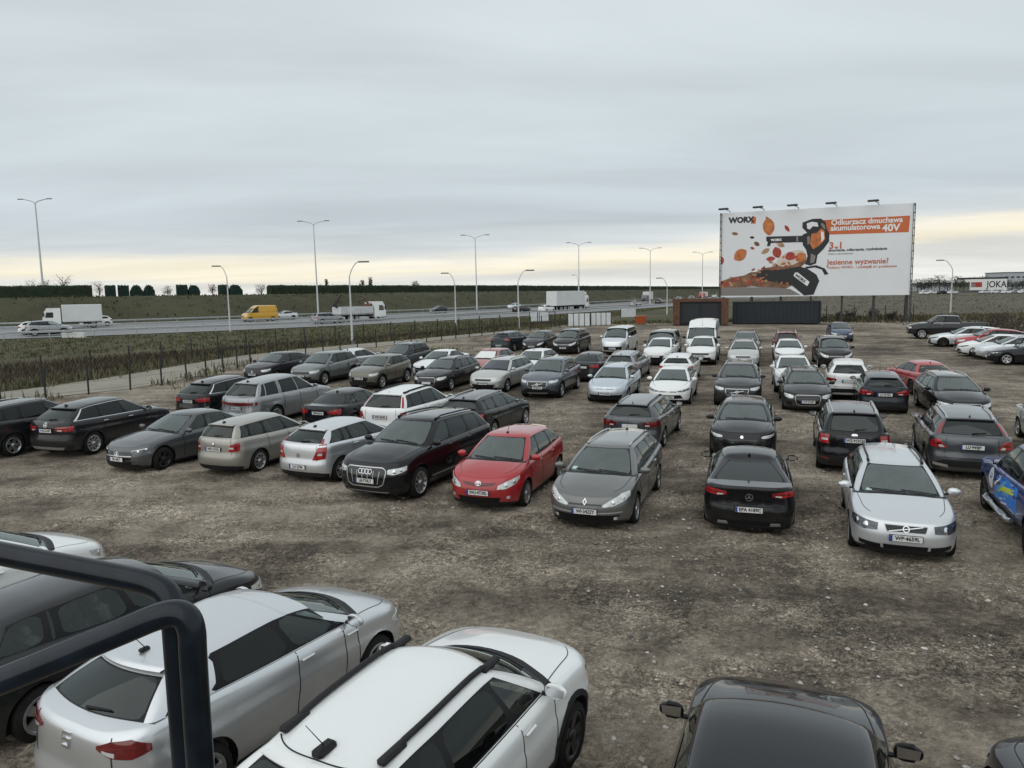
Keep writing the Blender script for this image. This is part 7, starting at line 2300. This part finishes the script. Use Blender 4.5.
def lorry(px, off, back, cab, kind, bodyL, bodyH, label, zs=.95, H=2.9, name='lorry'):
    x, y = lanept(px, off); yw = roadyaw(x, y) + (PI if back else 0)
    r = empty(name, (x, y, ROADZ + .01), -yw); tag(r, label, 'lorry', gm)
    cl = 2.1 if H > 2.5 else 1.9
    W = 2.45 if H > 2.5 else 2.15
    Lt = cl + .15 + bodyL; f = Lt / 2
    prof = [(0, .55), (0, 1.35), (.22, H * .82), (.55, H), (cl, H), (cl, .55)]
    mb = MB()
    n_ = len(prof)
    for s in (1, -1): mb.add([(s * W / 2 * (.97 if z > 2 else 1), f - y_, z) for y_, z in prof], [tuple(range(n_))], 0, False)
    mb.add([(s * W / 2 * (.97 if z > 2 else 1), f - y_, z) for s in (1, -1) for y_, z in prof], [(i, (i + 1) % n_, n_ + (i + 1) % n_, n_ + i) for i in range(n_)], 0, False)
    mb.orient((0, f - cl / 2, 1.6)); mb.build('cab', [cab], r)
    MB().add([(-W * .45, f - .035, 1.42), (W * .45, f - .035, 1.42), (W * .43, f - .21, H * .8), (-W * .43, f - .21, H * .8)], [(0, 1, 2, 3)], 0, False).build('windshield', [GL_DARK], r)
    for s in (1, -1):
        MB().add([(s * (W / 2 + .01), f - .35, 1.5), (s * (W / 2 + .01), f - 1.25, 1.5), (s * (W / 2 + .0), f - 1.25, H * .8), (s * (W / 2 + .0), f - .5, H * .8)], [(0, 1, 2, 3)], 0, False).build('side_window', [GL_DARK], r)
        MB().box((s * (W / 2 + .16), f - .2, 1.9), (.2, .12, .55), bev=.04).build('mirror', [TRIM], r)
        MB().box((s * W * .36, f + .01, .8), (.4, .05, .22), bev=.02).build('headlight', [CLEARL], r)
    MB().box((0, f - .02, .62), (W, .14, .36), bev=.04).build('bumper', [PLAST], r)
    b0_ = f - cl - .15 - bodyL / 2
    MB().box((0, -.3, .82), (1.0, Lt - .8, .26)).build('chassis', [UNDER], r)
    if kind == 'box':
        MB().box((0, b0_, zs + bodyH / 2), (W + .05, bodyL, bodyH), bev=.04).build('cargo_box', [simple('lorry_box', (.66, .67, .66), .5, noise=.06, nscale=.6)], r)
        mb = MB()
        for s in (1, -1): mb.box((s * (W / 2 + .03), b0_, zs + .06), (.03, bodyL, .12))
        mb.build('side_rail', [SATIN], r)
        if bodyL > 8: MB().box((0, f - cl * .6, H + .3), (W * .8, 1.3, .6), bev=.2).build('wind_deflector', [cab], r)
    else:
        mb = MB(); t = .06
        mb.box((0, b0_, zs + .1), (W, bodyL, .2))
        for s in (1, -1): mb.box((s * (W / 2 - t / 2), b0_, zs + bodyH / 2), (t, bodyL, bodyH))
        for s in (1, -1): mb.box((0, b0_ + s * (bodyL / 2 - t / 2), zs + bodyH / 2), (W, t, bodyH))
        mb.build('tipper_body', [simple('tipper_pale', (.58, .59, .60), .6, noise=.2, nscale=1)], r)
        mb = MB(); mb.tube([(0, f - cl - .3, 1), (0, f - cl - .3, 2.7), (.2, f - cl - 1.6, 3.3)], .16, n=8); mb.box((0, f - cl - .25, 1.6), (1.6, .5, 1.9), bev=.1); mb.build('crane', [simple('crane_rust', (.14, .07, .04), .7)], r)
        mb = MB(); mb.tube([(0, b0_ - bodyL / 2 + .6, 1.8), (0, b0_ - bodyL / 2 - .4, 2.4), (0, b0_ - bodyL / 2 + .8, 3.9)], [.25, .3, .22], n=8); mb.build('grab_arm', [simple('grab_dark', (.05, .035, .03), .8)], r)
    wm_, rm_ = wheel_mesh(.47 if H > 2.5 else .38, .3, 6, 'lorry', False)
    wmm = wm_.mesh('wheel', [RUBBER]); rmm = rm_.mesh('rim', [RIMS, TRIM]); wr_ = .47 if H > 2.5 else .38
    ax = [f - 1.0, f - cl - .35 - bodyL * .72] + ([f - cl - .35 - bodyL * .85, f - cl - .35 - bodyL * .58, f - cl - .2] if bodyL > 8 else ([f - cl - .35 - bodyL * .5] if kind != 'box' else []))
    for y_ in ax:
        for s in (1, -1):
            o = link('wheel', wmm, r); o.matrix_local = Matrix.Translation((s * (W / 2 - .16), y_, wr_)) @ (Matrix.Identity(4) if s > 0 else Matrix.Rotation(PI, 4, 'Z')); link('rim', rmm, o)


lorry(75, 27, True, P_WHT, 'box', 4.7, 2.3, 'white box lorry on the motorway behind the tall lamp at the left', zs=.85, H=2.75)
lorry(361, 12, False, P_WHT, 'tip', 5.6, 1.2, 'white tipper truck with a rusty crane behind its cab', H=2.85)
lorry(568, 12, False, P_WHT, 'box', 12.8, 3.0, 'long white articulated lorry on the motorway', zs=1.0, H=3.1)
lorry(646, 27, True, P_GRY, 'box', 4.6, 2.6, 'small lorry with a white box and dark cab', zs=.9, H=2.4)
lorry(702, 28, True, P_RED, 'box', 5.2, 2.0, 'lorry with a red cab above the timber kiosk', zs=.9, H=2.6)
# cars parked far beyond the field
fl_ = ['far white car left of the single curved lamp', 'second far white car beyond the field', 'far dark car right of the lamp beyond the field', 'far pale car left under the shop sign', 'far silver car beneath the shop sign', 'far white car under the right half of the shop sign', 'far white car right of the shop sign', 'far grey car at the right picture edge beyond the field', 'last far white car at the right edge beyond the field']
for (px, D, pm), lb in zip(((925, 270, P_WHT), (933, 275, P_WHT), (943, 272, P_BLK), (953, 268, P_LSIL), (985, 262, P_SIL), (994, 266, P_WHT), (1007, 260, P_WHT), (1016, 264, P_MGR), (1024, 258, P_WHT)), fl_):
    x = atdepth(px, 290, D)[0]
    put_car('compact_hatch', SPEC['compact_hatch'], pm, (x, D), 1.3, lb, group='cars parked far beyond the field', gz=float(zterr(x, D)) + .02)

# ------------------------------------------------------------------ handrail of the platform we stand on
TUBE = simple('handrail_paint', (.006, .010, .016), .22, .0, .0, noise=.5, nscale=18, spec=.35)


def dpt(px, py, d):
    r_ = ray(px, py); r_ = r_ / CF
    p = r_ * d
    return (float(p[0]), float(p[1]), float(p[2] + CH))


def smooth(pts, k=4):
    P_ = [np.array(p) for p in pts]
    for _ in range(k):
        Q = [P_[0]]
        for a, b in zip(P_[:-1], P_[1:]): Q += [a * .75 + b * .25, a * .25 + b * .75]
        P_ = Q + [P_[-1]]
    return [tuple(p) for p in P_]


R_ = empty('handrail', dpt(200, 760, 1.2)); tag(R_, 'dark painted bent steel handrail at the lower left corner', 'handrail')
oR = np.array(R_.location)
far_ = [dpt(-260, 502, 1.50), dpt(0, 553.5, 1.40), dpt(108, 574, 1.36), dpt(158, 584, 1.34), dpt(173, 600, 1.33), dpt(176, 640, 1.325)]
near_ = [dpt(-300, 798, 1.16), dpt(0, 682, 1.20), dpt(120, 632, 1.215), dpt(172, 610, 1.22), dpt(192, 619, 1.222), dpt(193, 665, 1.222)]
far_.append((far_[-1][0] , far_[-1][1], 3.30)); near_.append((near_[-1][0], near_[-1][1], 3.30))
for nm, pts, rr in (('rail_tube', far_, .022), ('rail_tube', near_, .022)):
    P_ = smooth(pts, 3)
    MB().tube([tuple(np.array(p) - oR) for p in P_], rr, n=20).build(nm, [TUBE], R_)
K = empty('platform', (-.8, -.6, 3.2)); tag(K, 'steel platform carrying the handrail just below the view', 'platform')
MB().box((0, 0, .05), (3.2, 3.4, .1), bev=.01).build('deck', [simple('platform_steel', (.12, .125, .13), .6, .4, noise=.2)], K)
for sx_ in (-1.45, 1.45):
    for sy_ in (-1.5, 1.2): MB().box((sx_, sy_, -1.6), (.14, .14, 3.2)).build('column', [FRAME], K)

# parking stickers in two windscreens
for st, sp_n, cc in (('silver estate facing us', 'angular_estate', (-.80, -.66, .06, .13)), ('warm grey estate facing', 'rounded_estate', (-.86, -.70, .10, .20))):
    for o in list(bpy.data.objects):
        if o.get('label', '').startswith(st):
            c_ = CACHE[(sp_n, True)][1]
            mb = MB(); patch(c_, mb, [(cc[0], cc[2]), (cc[1], cc[2])], [(cc[0], cc[3]), (cc[1], cc[3])], 'G', n=3, m=3, off=.003, thick=.001, side=-1)
            mb.build('windscreen_sticker', [simple('sticker', (.45, .62, .52), .5)], o)
